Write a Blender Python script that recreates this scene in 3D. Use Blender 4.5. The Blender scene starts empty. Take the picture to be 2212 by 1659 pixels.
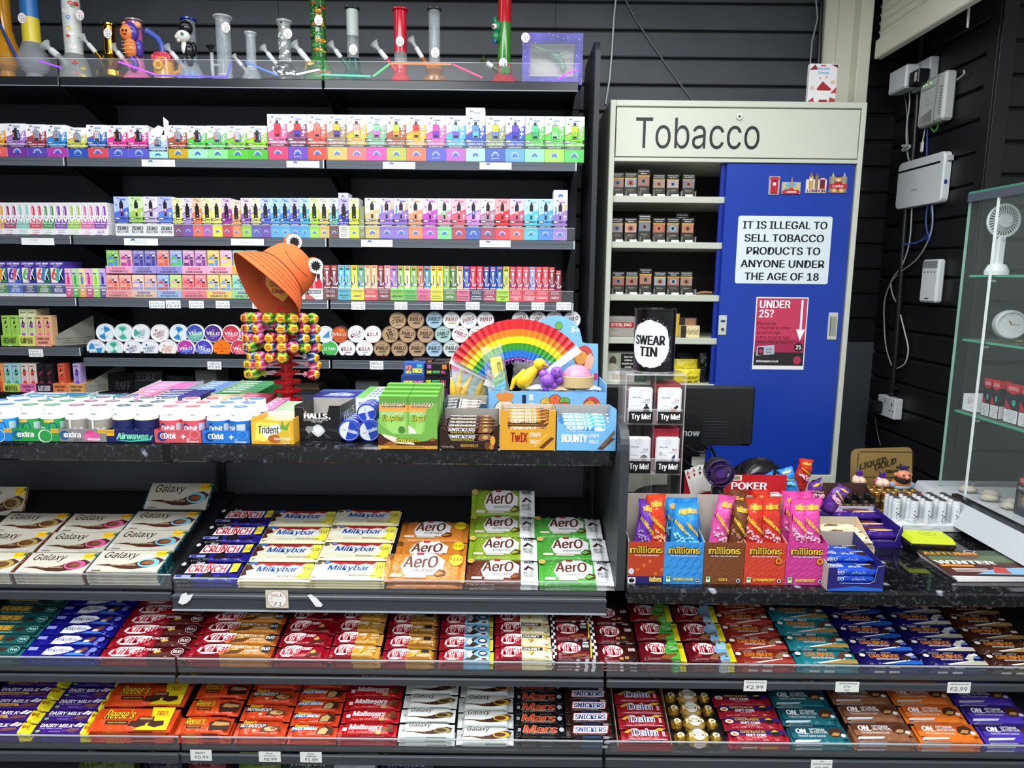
import bpy,math,random
from mathutils import Vector,Matrix,noise
random.seed(7)
V=Vector
S=bpy.context.scene
COL=S.collection
# ---------------------------------------------------------------- camera
F_PX,PITCH,ROLL=1500.0,math.radians(8.8),0.0105
EYE=V((0,0,1.6))
_f=V((0,math.cos(PITCH),-math.sin(PITCH)))
_u0=V((0,math.sin(PITCH),math.cos(PITCH)))
_r=V((1,0,0))*math.cos(ROLL)+_u0*math.sin(ROLL)
_u=_u0*math.cos(ROLL)-V((1,0,0))*math.sin(ROLL)
cam=bpy.data.cameras.new('camera')
cam.sensor_width=36
cam.lens=36*F_PX/2212
cam.clip_start=0.05
camo=bpy.data.objects.new('camera',cam)
COL.objects.link(camo)
camo.matrix_world=Matrix(((_r.x,_u.x,-_f.x,EYE.x),(_r.y,_u.y,-_f.y,EYE.y),(_r.z,_u.z,-_f.z,EYE.z),(0,0,0,1)))
S.camera=camo
# ---------------------------------------------------------------- light and exposure
S.view_settings.view_transform='Standard'
S.view_settings.look='None'
S.view_settings.gamma=1
S.view_settings.exposure=0.34
w=bpy.data.worlds.new('world')
S.world=w
w.use_nodes=True
w.node_tree.nodes['Background'].inputs[0].default_value=(0.9,0.95,1,1)
w.node_tree.nodes['Background'].inputs[1].default_value=0.50
def lamp(loc,sx,sy,power,aim=None,col=(0.95,0.98,1)):
 l=bpy.data.lights.new('ceiling_light','AREA')
 l.shape='RECTANGLE'
 l.size,l.size_y,l.energy,l.color=sx,sy,power,col
 o=bpy.data.objects.new('ceiling_light',l)
 o.location=loc
 if aim:
  o.rotation_euler=(V(aim)-V(loc)).to_track_quat('-Z','Y').to_euler()
 COL.objects.link(o)
lamp((-0.9,0.55,2.83),1.2,0.6,35)
lamp((0.9,0.55,2.83),1.2,0.6,29)
lamp((-0.9,1.55,2.83),1.2,0.3,17)
lamp((0.35,1.55,2.83),1.2,0.3,14)
lamp((-0.6,2.25,2.85),2.4,0.15,6)
lamp((0,-1.2,2.83),2.0,0.6,30)
# ---------------------------------------------------------------- pixel helpers
def ray(px,py):
 return _f*F_PX+_r*(px-1106)+_u*(829.5-py)
def PY(px,py,Y):
 d=ray(px,py)
 return EYE+d*(Y/d.y)
def PZ(px,py,Z):
 d=ray(px,py)
 return EYE+d*((Z-1.6)/d.z)
 # ---------------------------------------------------------------- materials
_mc={}
def hexc(h):
 c=[int(h[i:i+2],16)/255 for i in(0,2,4)]
 return tuple(x/12.92 if x<=0.04045 else((x+0.055)/1.055)**2.4 for x in c)+(1,)
def C(h,k='paper',**kw):
 key=(h,k,tuple(sorted(kw.items())))
 if key in _mc:
  return _mc[key]
 m=bpy.data.materials.new(k+'_'+h)
 m.use_nodes=True
 nt=m.node_tree
 b=nt.nodes['Principled BSDF']
 b.inputs['Base Color'].default_value=hexc(h)
 b.inputs['Specular IOR Level'].default_value=0.4
 R={'paper':.42,'film':.2,'plastic':.3,'matte':.75,'metal':.25,'cloth':.9,'gloss':.1,'foil':.28,'glass':.03,'clear':.06,'glow':.5,'satin':.45}[k]
 b.inputs['Roughness'].default_value=kw.get('rough',R)
 if k in('metal','foil'):
  b.inputs['Metallic'].default_value=kw.get('metal',1 if k=='metal' else .75)
 if k in('film','foil','cloth','clear')and not kw.get('flat'):
  tc=nt.nodes.new('ShaderNodeTexCoord')
  n=nt.nodes.new('ShaderNodeTexNoise')
  n.inputs['Scale'].default_value=kw.get('scale',{'film':38,'foil':70,'cloth':900,'clear':45}[k])
  n.inputs['Detail'].default_value=3
  bp=nt.nodes.new('ShaderNodeBump')
  bp.inputs['Strength'].default_value=kw.get('bump',{'film':.6,'foil':.8,'cloth':.3,'clear':.9}[k])
  bp.inputs['Distance'].default_value={'film':.01,'foil':.01,'cloth':.001,'clear':.012}[k]
  nt.links.new(tc.outputs['Object'],n.inputs['Vector'])
  nt.links.new(n.outputs['Fac'],bp.inputs['Height'])
  nt.links.new(bp.outputs['Normal'],b.inputs['Normal'])
 if k=='glass':
  b.inputs['Transmission Weight'].default_value=1
  b.inputs['IOR'].default_value=kw.get('ior',1.45)
 if k=='clear': # thin clear plastic sheet
  b.inputs['Alpha'].default_value=kw.get('alpha',.12)
 if k=='glow':
  b.inputs['Emission Color'].default_value=hexc(h)
  b.inputs['Emission Strength'].default_value=kw.get('e',2)
 _mc[key]=m
 return m
def mixmat(name,build):
 if name in _mc:
  return _mc[name]
 m=bpy.data.materials.new(name)
 m.use_nodes=True
 build(m.node_tree,m.node_tree.nodes['Principled BSDF'])
 _mc[name]=m
 return m
def ramp2(nt,fac,c0,c1,p0=.4,p1=.6):
 r=nt.nodes.new('ShaderNodeValToRGB')
 r.color_ramp.elements[0].position=p0
 r.color_ramp.elements[0].color=hexc(c0)
 r.color_ramp.elements[1].position=p1
 r.color_ramp.elements[1].color=hexc(c1)
 nt.links.new(fac,r.inputs[0])
 return r
def _granite(nt,b):
 tc=nt.nodes.new('ShaderNodeTexCoord')
 n=nt.nodes.new('ShaderNodeTexNoise')
 n.inputs['Scale'].default_value=75
 n.inputs['Detail'].default_value=6
 n.inputs['Distortion'].default_value=1.2
 nt.links.new(tc.outputs['Object'],n.inputs['Vector'])
 r=ramp2(nt,n.outputs['Fac'],'101113','4a4e54',.56,.72)
 n2=nt.nodes.new('ShaderNodeTexVoronoi')
 n2.inputs['Scale'].default_value=14
 n2.inputs['Randomness'].default_value=1
 nt.links.new(tc.outputs['Object'],n2.inputs['Vector'])
 n3=nt.nodes.new('ShaderNodeTexNoise')
 n3.inputs['Scale'].default_value=60
 nt.links.new(tc.outputs['Object'],n3.inputs['Vector'])
 ad=nt.nodes.new('ShaderNodeMath')
 ad.operation='MULTIPLY_ADD'
 ad.inputs[1].default_value=.35
 nt.links.new(n3.outputs['Fac'],ad.inputs[0])
 nt.links.new(n2.outputs['Distance'],ad.inputs[2])
 r2=ramp2(nt,ad.outputs[0],'8b9199','000000',.24,.31)
 mx=nt.nodes.new('ShaderNodeMix')
 mx.data_type='RGBA'
 mx.blend_type='LIGHTEN'
 mx.inputs[0].default_value=1
 nt.links.new(r.outputs[0],mx.inputs[6])
 nt.links.new(r2.outputs[0],mx.inputs[7])
 nt.links.new(mx.outputs[2],b.inputs['Base Color'])
 b.inputs['Roughness'].default_value=.07
def granite():
 return mixmat('granite_laminate',_granite)
def _wallm(c0,c1):
 def f(nt,b):
  tc=nt.nodes.new('ShaderNodeTexCoord')
  n=nt.nodes.new('ShaderNodeTexNoise')
  n.inputs['Scale'].default_value=5
  n.inputs['Detail'].default_value=5
  nt.links.new(tc.outputs['Object'],n.inputs['Vector'])
  r=ramp2(nt,n.outputs['Fac'],c0,c1,.3,.7)
  nt.links.new(r.outputs[0],b.inputs['Base Color'])
  b.inputs['Roughness'].default_value=.42
  b.inputs['Specular IOR Level'].default_value=.3
 return f
 # ---------------------------------------------------------------- mesh builder
_tc={}
try:
 FONT=bpy.data.fonts.load(bpy.utils.system_resource('DATAFILES',path='fonts')+'/Inter.woff2')
 FONT2=bpy.data.fonts.load(FONT.filepath.replace('Inter.woff2','NotoSansArabic-VariableFont_wdth,wght.woff2'))
except Exception:
 FONT=None
def glyphs(txt,bold=0.0,shear=0.0):
 k=(txt,bold,shear)
 if k in _tc:
  return _tc[k]
 cu=bpy.data.curves.new('lettering','FONT')
 if FONT:
  cu.font=FONT2 if txt>'\u0600' else FONT
 cu.body=txt
 cu.shear=shear
 cu.resolution_u=3
 cu.space_line=.92
 cu.align_x='CENTER'
 ob=bpy.data.objects.new('lettering',cu)
 me=bpy.data.meshes.new_from_object(ob)
 vs=[(v.co.x,v.co.y)for v in me.vertices]
 fs=[tuple(p.vertices)for p in me.polygons]
 # the glyph faces must look towards +n
 out=[]
 for f in fs:
  a=sum(vs[f[i]][0]*vs[f[(i+1)%len(f)]][1]-vs[f[(i+1)%len(f)]][0]*vs[f[i]][1]for i in range(len(f)))
  out.append(f if a>0 else f[::-1])
 n,cp=len(vs),1
 if vs and bold: # heavier strokes: the outline repeated a little to each side
  b=bold*.9
  cp=2 if bold<.036 else 3 if bold<.07 else 5
  vs=[(x-b+2*b*q/(cp-1),y+b*.35*(q%2 if cp<5 else(-1,1,0,1,-1)[q]))for q in range(cp)for x,y in vs]
  out=[tuple(i+n*q for i in f)for q in range(cp)for f in out]
 if vs:
  x0,x1=min(v[0]for v in vs),max(v[0]for v in vs)
  y0,y1=min(v[1]for v in vs),max(v[1]for v in vs)
  vs=[((x-x0)/max(x1-x0,1e-6),(y-y0)/max(y1-y0,1e-6),i//n*.000018)for i,(x,y)in enumerate(vs)]
 bpy.data.objects.remove(ob)
 bpy.data.curves.remove(cu)
 bpy.data.meshes.remove(me)
 _tc[k]=(vs,out)
 return _tc[k]
class M:
 def __init__(s):
  s.v,s.f,s.m,s.mats,s.sm=[],[],[],[],[]
  s.X=Matrix()
 def mi(s,mat):
  if isinstance(mat,str):
   mat=C(mat)
  if mat not in s.mats:
   s.mats.append(mat)
  return s.mats.index(mat)
 def add(s,vs,fs,mat,smooth=False):
  n=len(s.v)
  s.v+=[s.X@V(p)for p in vs]
  i=s.mi(mat)
  for f in fs:
   s.f.append(tuple(a+n for a in f))
   s.m.append(i)
   s.sm.append(smooth)
  return s
 def box(s,x0,x1,y0,y1,z0,z1,mat,ch=0.0):
  c=min(ch,(x1-x0)/2.01,(y1-y0)/2.01,(z1-z0)/2.01)
  if c<=0:
   vs=[(x,y,z)for z in(z0,z1)for y in(y0,y1)for x in(x0,x1)]
   return s.add(vs,[(0,2,3,1),(4,5,7,6),(0,1,5,4),(2,6,7,3),(0,4,6,2),(1,3,7,5)],mat)
  vs,idx=[],{}
  for k,(zs,zz)in enumerate(((1,z0),(-1,z1))):
   for j,(ys,yy)in enumerate(((1,y0),(-1,y1))):
    for i,(xs,xx)in enumerate(((1,x0),(-1,x1))):
     for a in range(3):
      d=[c,c,c]
      d[a]=0
      idx[(i,j,k,a)]=len(vs)
      vs.append((xx+xs*d[0],yy+ys*d[1],zz+zs*d[2]))
  g=lambda i,j,k,a:idx[(i,j,k,a)]
  fs=[]
  for a in range(3):
   for e in(0,1):
    q=[]
    for(p,r)in((0,0),(1,0),(1,1),(0,1)):
     t=[0,0,0]
     t[a]=e
     t[(a+1)%3]=p
     t[(a+2)%3]=r
     q.append(g(*t,a))
    fs.append(q if e else q[::-1])
  for a in range(3):
   b,d=(a+1)%3,(a+2)%3
   for p in(0,1):
    for r in(0,1):
     t0,t1=[0,0,0],[0,0,0]
     t0[b]=t1[b]=p
     t0[d]=t1[d]=r
     t1[a]=1
     q=[g(*t0,b),g(*t1,b),g(*t1,d),g(*t0,d)]
     fs.append(q if(p==r)else q[::-1])
  for i in(0,1):
   for j in(0,1):
    for k in(0,1):
     q=[g(i,j,k,0),g(i,j,k,1),g(i,j,k,2)]
     fs.append(q if(i+j+k)%2 else q[::-1])
  return s.add(vs,fs,mat)
 def lathe(s,prof,mats,n=24,cap=True,smooth=True,o=(0,0,0)):
  """profile of (r, z) from bottom to top, turned about z; mats: one, or one per segment"""
  ox,oy,oz=o
  k=len(prof)
  ring=lambda r,z:[(ox+r*math.cos(2*math.pi*i/n),oy+r*math.sin(2*math.pi*i/n),oz+z)for i in range(n)]
  for j in range(k-1):
   mt=mats[j]if isinstance(mats,(list,tuple))else mats
   s.add(ring(*prof[j])+ring(*prof[j+1]),[(i,(i+1)%n,n+(i+1)%n,n+i)for i in range(n)],mt,smooth)
  if cap:
   m0=mats[0]if isinstance(mats,(list,tuple))else mats
   m1=mats[-1]if isinstance(mats,(list,tuple))else mats
   if prof[0][0]>1e-5:
    s.add(ring(*prof[0]),[tuple(range(n))[::-1]],m0)
   if prof[-1][0]>1e-5:
    s.add(ring(*prof[-1]),[tuple(range(n))],m1)
  return s
 def tube(s,pts,r,mat,n=8,closed=False,flat=1.0):
  pts=[V(p)for p in pts]
  k=len(pts)
  vs,up=[],V((0,0,1))
  rr=r if isinstance(r,(list,tuple))else[r]*k
  prev=None
  for i,p in enumerate(pts):
   t=(pts[min(i+1,k-1)]-pts[max(i-1,0)]).normalized()
   if prev is None:
    a=t.cross(up if abs(t.z)<.9 else V((1,0,0))).normalized()
   else:
    a=(prev-t*prev.dot(t)).normalized()
   prev=a
   b=t.cross(a)
   for q in range(n):
    w_=2*math.pi*q/n
    vs.append(p+a*(math.cos(w_)*rr[i])+b*(math.sin(w_)*rr[i]*flat))
  fs=[(i*n+q,i*n+(q+1)%n,(i+1)*n+(q+1)%n,(i+1)*n+q)for i in range(k-1)for q in range(n)]
  s.add(vs,fs,mat,True)
  s.add(vs[:n],[tuple(range(n))[::-1]],mat)
  s.add(vs[-n:],[tuple(range(n))],mat)
  return s
 def prism(s,poly,y0,y1,mat,side=None,smooth=False):
  """polygon in XZ (anticlockwise seen from -Y) extruded from y0 (front) to y1"""
  n=len(poly)
  vs=[(x,y0,z)for x,z in poly]+[(x,y1,z)for x,z in poly]
  s.add(vs,[tuple(range(n)),tuple(range(2*n-1,n-1,-1))],mat)
  return s.add(vs,[((i+1)%n,i,n+i,n+(i+1)%n)for i in range(n)],side or mat,smooth)
 def ball(s,c,r,mat,nu=16,nv=10,sc=(1,1,1),bump=0.0):
  vs,c=[],V(c)
  for j in range(nv+1):
   for i in range(nu):
    a,b=math.pi*j/nv,2*math.pi*i/nu
    d=V((math.sin(a)*math.cos(b),math.sin(a)*math.sin(b),-math.cos(a)))
    q=r*(1+bump*noise.noise(d*2.3+c*40))
    vs.append(c+V((d.x*sc[0],d.y*sc[1],d.z*sc[2]))*q)
  fs=[(j*nu+i,j*nu+(i+1)%nu,(j+1)*nu+(i+1)%nu,(j+1)*nu+i)for j in range(nv)for i in range(nu)]
  return s.add(vs,fs,mat,True)
 def sheet(s,fn,nu,nv,mat,smooth=True):
  vs=[fn(i/nu,j/nv)for j in range(nv+1)for i in range(nu+1)]
  fs=[(j*(nu+1)+i,j*(nu+1)+i+1,(j+1)*(nu+1)+i+1,(j+1)*(nu+1)+i)for j in range(nv)for i in range(nu)]
  return s.add(vs,fs,mat,smooth)
 def dec(s,F,items,kind='paper',z0=.0003,dz=.00005,curved=False,**kw):
  """printing on a face; F(u, v, n) gives the point, u and v run 0..1 over the face"""
  for i,it in enumerate(items):
   h=z0+dz*i
   t=it[0]
   if t=='r':
    x0,y0,x1,y1,c=it[1:6]
    q=8 if curved else 1
    vs=[F(x0+(x1-x0)*a/q,y,h)for y in(y0,y1)for a in range(q+1)]
    fs=[(a,a+1,q+2+a,q+1+a)for a in range(q)]
   elif t=='o':
    cx,cy,rx,ry,c=it[1:6]
    n=it[6]if len(it)>6 else 20
    if curved:
     vs,fs,nn=[F(cx,cy,h)],[],20
     for k in(1,2,3):
      vs+=[F(cx+rx*k/3*math.cos(2*math.pi*a/nn),cy+ry*k/3*math.sin(2*math.pi*a/nn),h)for a in range(nn)]
     fs=[(0,1+a,1+(a+1)%nn)for a in range(nn)]
     for k in(0,1):
      b=1+k*nn
      fs+=[(b+a,b+nn+a,b+nn+(a+1)%nn,b+(a+1)%nn)for a in range(nn)]
    else:
     vs=[F(cx+rx*math.cos(2*math.pi*a/n),cy+ry*math.sin(2*math.pi*a/n),h)for a in range(n)]
     fs=[tuple(range(n))]
   elif t=='p':
    pts,c=it[1],it[2]
    a=sum(pts[k][0]*pts[(k+1)%len(pts)][1]-pts[(k+1)%len(pts)][0]*pts[k][1]for k in range(len(pts)))
    if a<0:
     pts=pts[::-1]
    vs,fs=[F(x,y,h)for x,y in pts],[tuple(range(len(pts)))]
   else:
    txt,x0,y0,x1,y1,c=it[1:7]
    b=it[7]if len(it)>7 else 0.0
    sh=it[8]if len(it)>8 else 0.0
    g,fs=glyphs(txt,b,sh)
    vs=[F(x0+(x1-x0)*x,y0+(y1-y0)*y,h+k)for x,y,k in g]
   s.add(vs,fs,C(c,kind,**kw)if isinstance(c,str)else c)
  return s
 def build(s,name,parent=None,loc=None,rot=None):
  me=bpy.data.meshes.new(name)
  me.from_pydata([tuple(p)for p in s.v],[],s.f)
  for m in s.mats:
   me.materials.append(m)
  me.polygons.foreach_set('material_index',s.m)
  me.polygons.foreach_set('use_smooth',s.sm)
  me.update()
  o=bpy.data.objects.new(name,me)
  COL.objects.link(o)
  if parent:
   o.parent=parent
  if loc is not None:
   o.location=loc
  if rot is not None:
   o.rotation_euler=rot
  return o
def FR(w,h,x=0,z=0,y=0): # front face, looks to -Y
 return lambda u,v,n:V((x+u*w,y-n,z+v*h))
def TOP(w,d,z=0,x=0,y=0): # top face, text runs along +X
 return lambda u,v,n:V((x+u*w,y+v*d,z+n))
def RS(d,h,x=0,z=0,y=0): # right side, looks to +X
 return lambda u,v,n:V((x+n,y+u*d,z+v*h))
def LS(d,h,x=0,z=0,y=0): # left side, looks to -X
 return lambda u,v,n:V((x-n,y+d-u*d,z+v*h))
def tag(o,label,cat,group=None,kind=None):
 o['label']=label
 o['category']=cat
 if group:
  o['group']=group
 if kind:
  o['kind']=kind
 return o
def thing(name,label,cat,loc=(0,0,0),group=None,rz=0,rot=None):
 o=bpy.data.objects.new(name,None)
 o.empty_display_size=.02
 COL.objects.link(o)
 o.location=loc
 o.rotation_euler=rot or(0,0,rz)
 return tag(o,label,cat,group)
def struct(mb,name,loc=None):
 o=mb.build(name,None,loc)
 o['kind']='structure'
 return o
def copy_tree(o,parent=None):
 c=o.copy()
 COL.objects.link(c)
 c.parent=parent
 for ch in list(o.children):
  copy_tree(ch,c)
 return c
ORD=['first','second','third','fourth','fifth','sixth','seventh','eighth','ninth','tenth','eleventh','twelfth','thirteenth','fourteenth','fifteenth','sixteenth','seventeenth','eighteenth','nineteenth','twentieth','twenty-first','twenty-second','twenty-third','twenty-fourth']
BOLD=.018
# ================================================================ room shell
YS,YC,YB=2.62,2.66,3.04 # gondola shelf front, cabinet front, back wall
ZC,ZR=1.20,0.905 # high counter top, low counter top
XW,YW=1.585,2.42 # side wall of the alcove, wall facing the shop
BLACK=C('101113','satin')
DARK=C('44484e','satin')
GREY=C('5c6066','satin')
GREY2=C('4a4e54','satin')
def slats(x0,x1,z0,z1,mat,gm,horizontal_axis='x',joints=()):
 """slat panels with real grooves, built in the XZ plane, face at y = 0"""
 m=M()
 p,g=.1065,.011
 z=z0
 xs=[x0]+list(joints)+[x1]
 while z<z1:
  for a,b in zip(xs[:-1],xs[1:]):
   vs,x,y=[],a+.0008,b-.0008
   prof=[(0.016,0),(0.003,0.0),(0,.004),(0,p-g-.004),(.003,p-g),(.016,p-g)]
   for q,h in prof:
    vs+=[(x,q,z+h),(y,q,z+h)]
   m.add(vs,[(2*i,2*i+1,2*i+3,2*i+2)for i in range(5)],mat)
  z+=p
 m.box(x0,x1,.014,.03,z0,z1,gm)
 return m
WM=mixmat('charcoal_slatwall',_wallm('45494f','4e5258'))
WK=mixmat('shaded_black_slatwall',_wallm('131416','191a1c'))  # black slatwall, with the shutter's shade put into the colour
GM=C('050505','matte')
zt=PY(900,173/3.16,YB).z
z0=zt-.1065*12-.005
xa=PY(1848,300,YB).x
struct(slats(-2.6,xa,z0,3.0,WM,GM,joints=(PY(603,60,YB).x,PY(1200,60,YB).x)),'wall_back',(0,YB,0))
struct(slats(xa,XW+.04,z0,3.0,WK,GM),'wall_back_alcove',(0,YB,0))  # split off so its darker colour carries the shade under the shutter
m=M().box(-2.6,XW+.04,0,.03,0,z0,WM)
struct(m,'trim_1',(0,YB,0))
o=struct(slats(0,YB-YW,.02,3.0,WK,GM),'wall_right',(XW,YB,0))
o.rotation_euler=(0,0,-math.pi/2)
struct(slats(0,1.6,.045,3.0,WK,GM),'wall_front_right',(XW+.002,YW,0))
struct(M().box(0,.05,-.006,.004,0,3,BLACK,.001).box(-.006,.004,0,.05,0,3,BLACK,.001),'trim_2',(XW,YW,0))
struct(M().box(-3,3.4,-2.6,3.2,-.05,0,C('6b6a66','matte')),'floor')
struct(M().box(-3,3.4,-.2,3.2,2.9,2.95,C('c8c8c6','matte')),'ceiling')
struct(M().box(-2.65,-2.6,-.2,3.2,0,2.9,WK),'wall_left')
# cream steel post and roller shutter over the side opening
CREAM=C('dcdac8','satin')
a,b=PY(1772,150,YB-.06),PY(1842,150,YB-.06)
zp=PY(1600,218,YC).z+.001
m=M().box(a.x,b.x,YB-.07,YB-.02,zp,2.9,CREAM,.003).box(a.x+.05,b.x-.02,YB-.085,YB-.07,zp,2.9,CREAM,.002)
m.box(b.x-.02,b.x+.03,YB-.14,YB-.02,zp,2.9,CREAM,.004)
sh=thing('shutter_post','cream painted steel post behind the tobacco cabinet','post')
m.build('post_body',sh)
M().tube([(a.x+.03,YB-.0705,1.6+.66),(a.x+.03,YB-.0735,1.6+.66)],.009,C('bbbaa8'),12).build('bolt_cover',sh)
sx=b.x+.055
zb=PY(1838,128,YB-.14).z
m=M()
p=.031
z=zb+.07
while z<2.9:
 m.sheet(lambda u,v,z=z:V((sx+.004*math.sin(v*math.pi)+(0 if v<.93 else-.004),YB-.14-2.6*u,z+p*v)),1,10,CREAM,False)
 z+=p
sh=thing('roller_shutter','cream ribbed roller shutter half lowered over the side opening','shutter')
m.build('curtain',sh)
M().box(sx-.012,sx+.02,YB-2.74,YB-.14,zb,zb+.07,CREAM,.004).build('bottom_bar',sh)
# ================================================================ back gondola
GX1=PY(1252,180,YS).x
BX=[PY(143,350,YS).x-.97,PY(143,350,YS).x,PY(703,350,YS).x,GX1]
ZSH=[PY(625,y,YS).z for y in(170,343.5,513,647,776)]
ZL5=PY(90,749,YS).z
ZL6=PY(90,851,YS).z
RAILC=C('5a6068','plastic',rough=.16)
RAILB=C('24272c','plastic',rough=.25)
LIP=C('dfe6ea','clear',flat=1,alpha=.045)
LIPE=C('e8f0f2','clear',flat=1,alpha=.45)
gon=thing('shelving_unit','tall black shelving unit against the back wall stocked with vapes and tins','shelving unit',(0,0,0))
m=M().box(BX[0],GX1+.03,YB-.075,YB-.06,.1,ZSH[0]-.02,DARK)
m.build('back_panel',gon)
xe=PY(1284,300,YS).x
prof=[]
for k in range(9):
 t=math.pi/2*k/8
 prof.append((YS-.045+.07-.07*math.cos(t),PY(1284,88,YS).z-.07+.07*math.sin(t)))
prof=[(YS-.045,.0)]+prof+[(YB-.1,prof[-1][1]+0.0),(YB-.06,prof[-1][1]-.05),(YB-.06,0)]
mm=M()
n=len(prof)
mm.add([(xe-.009,y,z)for y,z in prof]+[(xe+.009,y,z)for y,z in prof],[tuple(range(n)),tuple(range(2*n-1,n-1,-1))]+[((i+1)%n,i,n+i,n+(i+1)%n)for i in range(n)],C('26282c','satin'))
mm.build('end_panel',gon)
for x in BX[1:3]+[GX1-.015]:
 mm=M().box(x-.012,x+.012,YB-.09,YB-.076,.1,ZSH[0]-.03,BLACK)
 for k in range(26):
  z=ZSH[0]-.06-k*.05
  mm.box(x-.004,x+.004,YB-.0905,YB-.09,z,z+.028,C('020202','matte'))
 mm.build('upright',gon)
def gshelf(x0,x1,z,black=False,lip=0.0):
 x0+=.004
 x1-=.004
 s_=M().box(x0,x1,YS+.012,YB-.09,z-.022,z,BLACK,.002).build('shelf',gon)
 m=M()
 rm=RAILB if black else RAILC
 m.box(x0,x1,YS,YS+.012,z-.034,z-.001,RAILB,.002)
 if not black:
 # clear ribbed ticket rail over a dark strip
  vs=[]
  for(q,h)in((0,-.002),(-.004,-.004),(-.0035,-.012),(-.0045,-.014),(-.0035,-.016),(-.0035,-.030),(-.006,-.033),(0,-.0335)):
   vs+=[(x0,YS+q,z+h),(x1,YS+q,z+h)]
  m.add(vs,[(2*i+2,2*i+3,2*i+1,2*i)for i in range(7)],rm)
  m.add([(x1-.004,YS-.005,z-.033),(x1,YS-.005,z-.033),(x1,YS-.005,z-.002),(x1-.004,YS-.005,z-.002)],[(0,1,2,3)],C('c9d2d8'))
 else:
  m.box(x0,x1,YS-.003,YS,z-.034,z-.031,C('8a939c'))
 m.build('shelf_rail',s_)
 # folded bracket under each end
 for x in(x0+.006,x1-.008):
  M().add([(x,YS+.02,z-.023),(x,YB-.09,z-.023),(x,YB-.09,z-.12),(x+.002,YS+.02,z-.023),(x+.002,YB-.09,z-.023),(x+.002,YB-.09,z-.12)],[(0,1,2),(5,4,3),(0,2,5,3),(1,0,3,4),(2,1,4,5)],BLACK).build('bracket',s_)
 if lip:
  M().box(x0,x1,YS+.001,YS+.003,z,z+lip,LIP).box(x0,x1,YS+.0005,YS+.0035,z+lip-.0016,z+lip,LIPE).build('clear_front',s_)
for k in range(3):
 gshelf(BX[k],BX[k+1],ZSH[0],True,.062)
 gshelf(BX[k],BX[k+1],ZSH[1],False,.07 if k==2 else 0)
 gshelf(BX[k],BX[k+1],ZSH[2],False,.045)
 gshelf(BX[k],BX[k+1],ZSH[3],False,.042)
 if k:
  gshelf(BX[k],BX[k+1],ZSH[4])
gshelf(BX[0],BX[1],ZL5)
gshelf(BX[0],BX[1],ZL6)
# ================================================================ front counters
YF=1.60 # front of the high worktop
jx=PY(360,985,YF).x
xend=PY(1345,1100,1.52).x-.011
def worktop(x0,x1,y0,y1,z,th,label):
 m=M()
 r=.008
 prof=[(y1,z-th),(y0+.004,z-th),(y0,z-th+.004),(y0,z-r),(y0+r*.3,z-r*.3),(y0+r,z),(y1,z)]
 n=len(prof)
 m.add([(x0,y,q)for y,q in prof]+[(x1,y,q)for y,q in prof],[tuple(range(n))[::-1],tuple(range(n,2*n))]+[(i,(i+1)%n,n+(i+1)%n,n+i)for i in range(n)],granite())
 o=m.build('worktop')
 return tag(o,label,'worktop')
worktop(-1.9,jx-.006,YF,2.30,ZC,.044,'speckled black worktop under the rows of white chewing gum tubs')
worktop(jx+.006,xend,YF,2.30,ZC,.044,'speckled black worktop under the chocolate display boxes and rainbow fan')
tag(M().box(jx-.009,jx+.009,YF-.002,2.29,ZC-.047,ZC+.0008,C('0b0b0c','plastic'),.001).build('joint_strip'),'black plastic strip covering the joint between the two high worktops','strip')
YR=1.48
worktop(xend+.023,2.2,YR,2.2,ZR,.037,'long low speckled black worktop under the tube sweets and glass case')
ALPHA=math.radians(16)
YH,YI,YJ=1.53,1.47,1.43
def z_at(py,Y,px=850):
 return PY(px,py,Y).z
ZH,ZI,ZJ=z_at(1283,YH),z_at(1457,YI),z_at(1625,YJ)
cu=thing('display_counter','dark grey shop counter with sloping shelves full of chocolate bars','counter')
M().box(-1.9,xend,1.98,2.0,.1,ZC-.0455,GREY).box(xend,2.2,2.05,2.07,.1,ZR-.0385,DARK).build('back_panel',cu)
# end panel between high and low counter
xp=PY(1345,1100,1.52).x
zt=PY(1345,925,1.52).z
zl_=PY(1345,1276,1.515).z
prof=[(1.515,zl_)]
for k in range(7):
 t=math.pi/2*k/6
 prof.append((1.515+.05-.05*math.cos(t),zt-.05+.05*math.sin(t)))
prof+=[(1.585,zt),(1.63,ZC+.004),(1.98,ZC-.05),(1.98,zl_)]
n=len(prof)
M().add([(xp-.010,y,z)for y,z in prof]+[(xp+.010,y,z)for y,z in prof],[tuple(range(n)),tuple(range(2*n-1,n-1,-1))]+[((i+1)%n,i,n+i,n+(i+1)%n)for i in range(n)],C('35383c','satin')).build('end_panel',cu)
for x in(PY(481,1100,1.97).x,PY(1268,1100,1.97).x):
 mm=M().box(x-.012,x+.012,1.968,1.98,.3,ZC-.05,C('222427','satin'))
 for k in range(14):
  mm.box(x-.004,x+.004,1.9675,1.968,ZC-.09-k*.05,ZC-.062-k*.05,C('030303','matte'))
 mm.build('upright',cu)
LIP2=C('dfe6ea','clear',flat=1,alpha=.04)
LIPE2=C('c4cace','clear',flat=1,alpha=.6)
DECKH=.030
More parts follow.
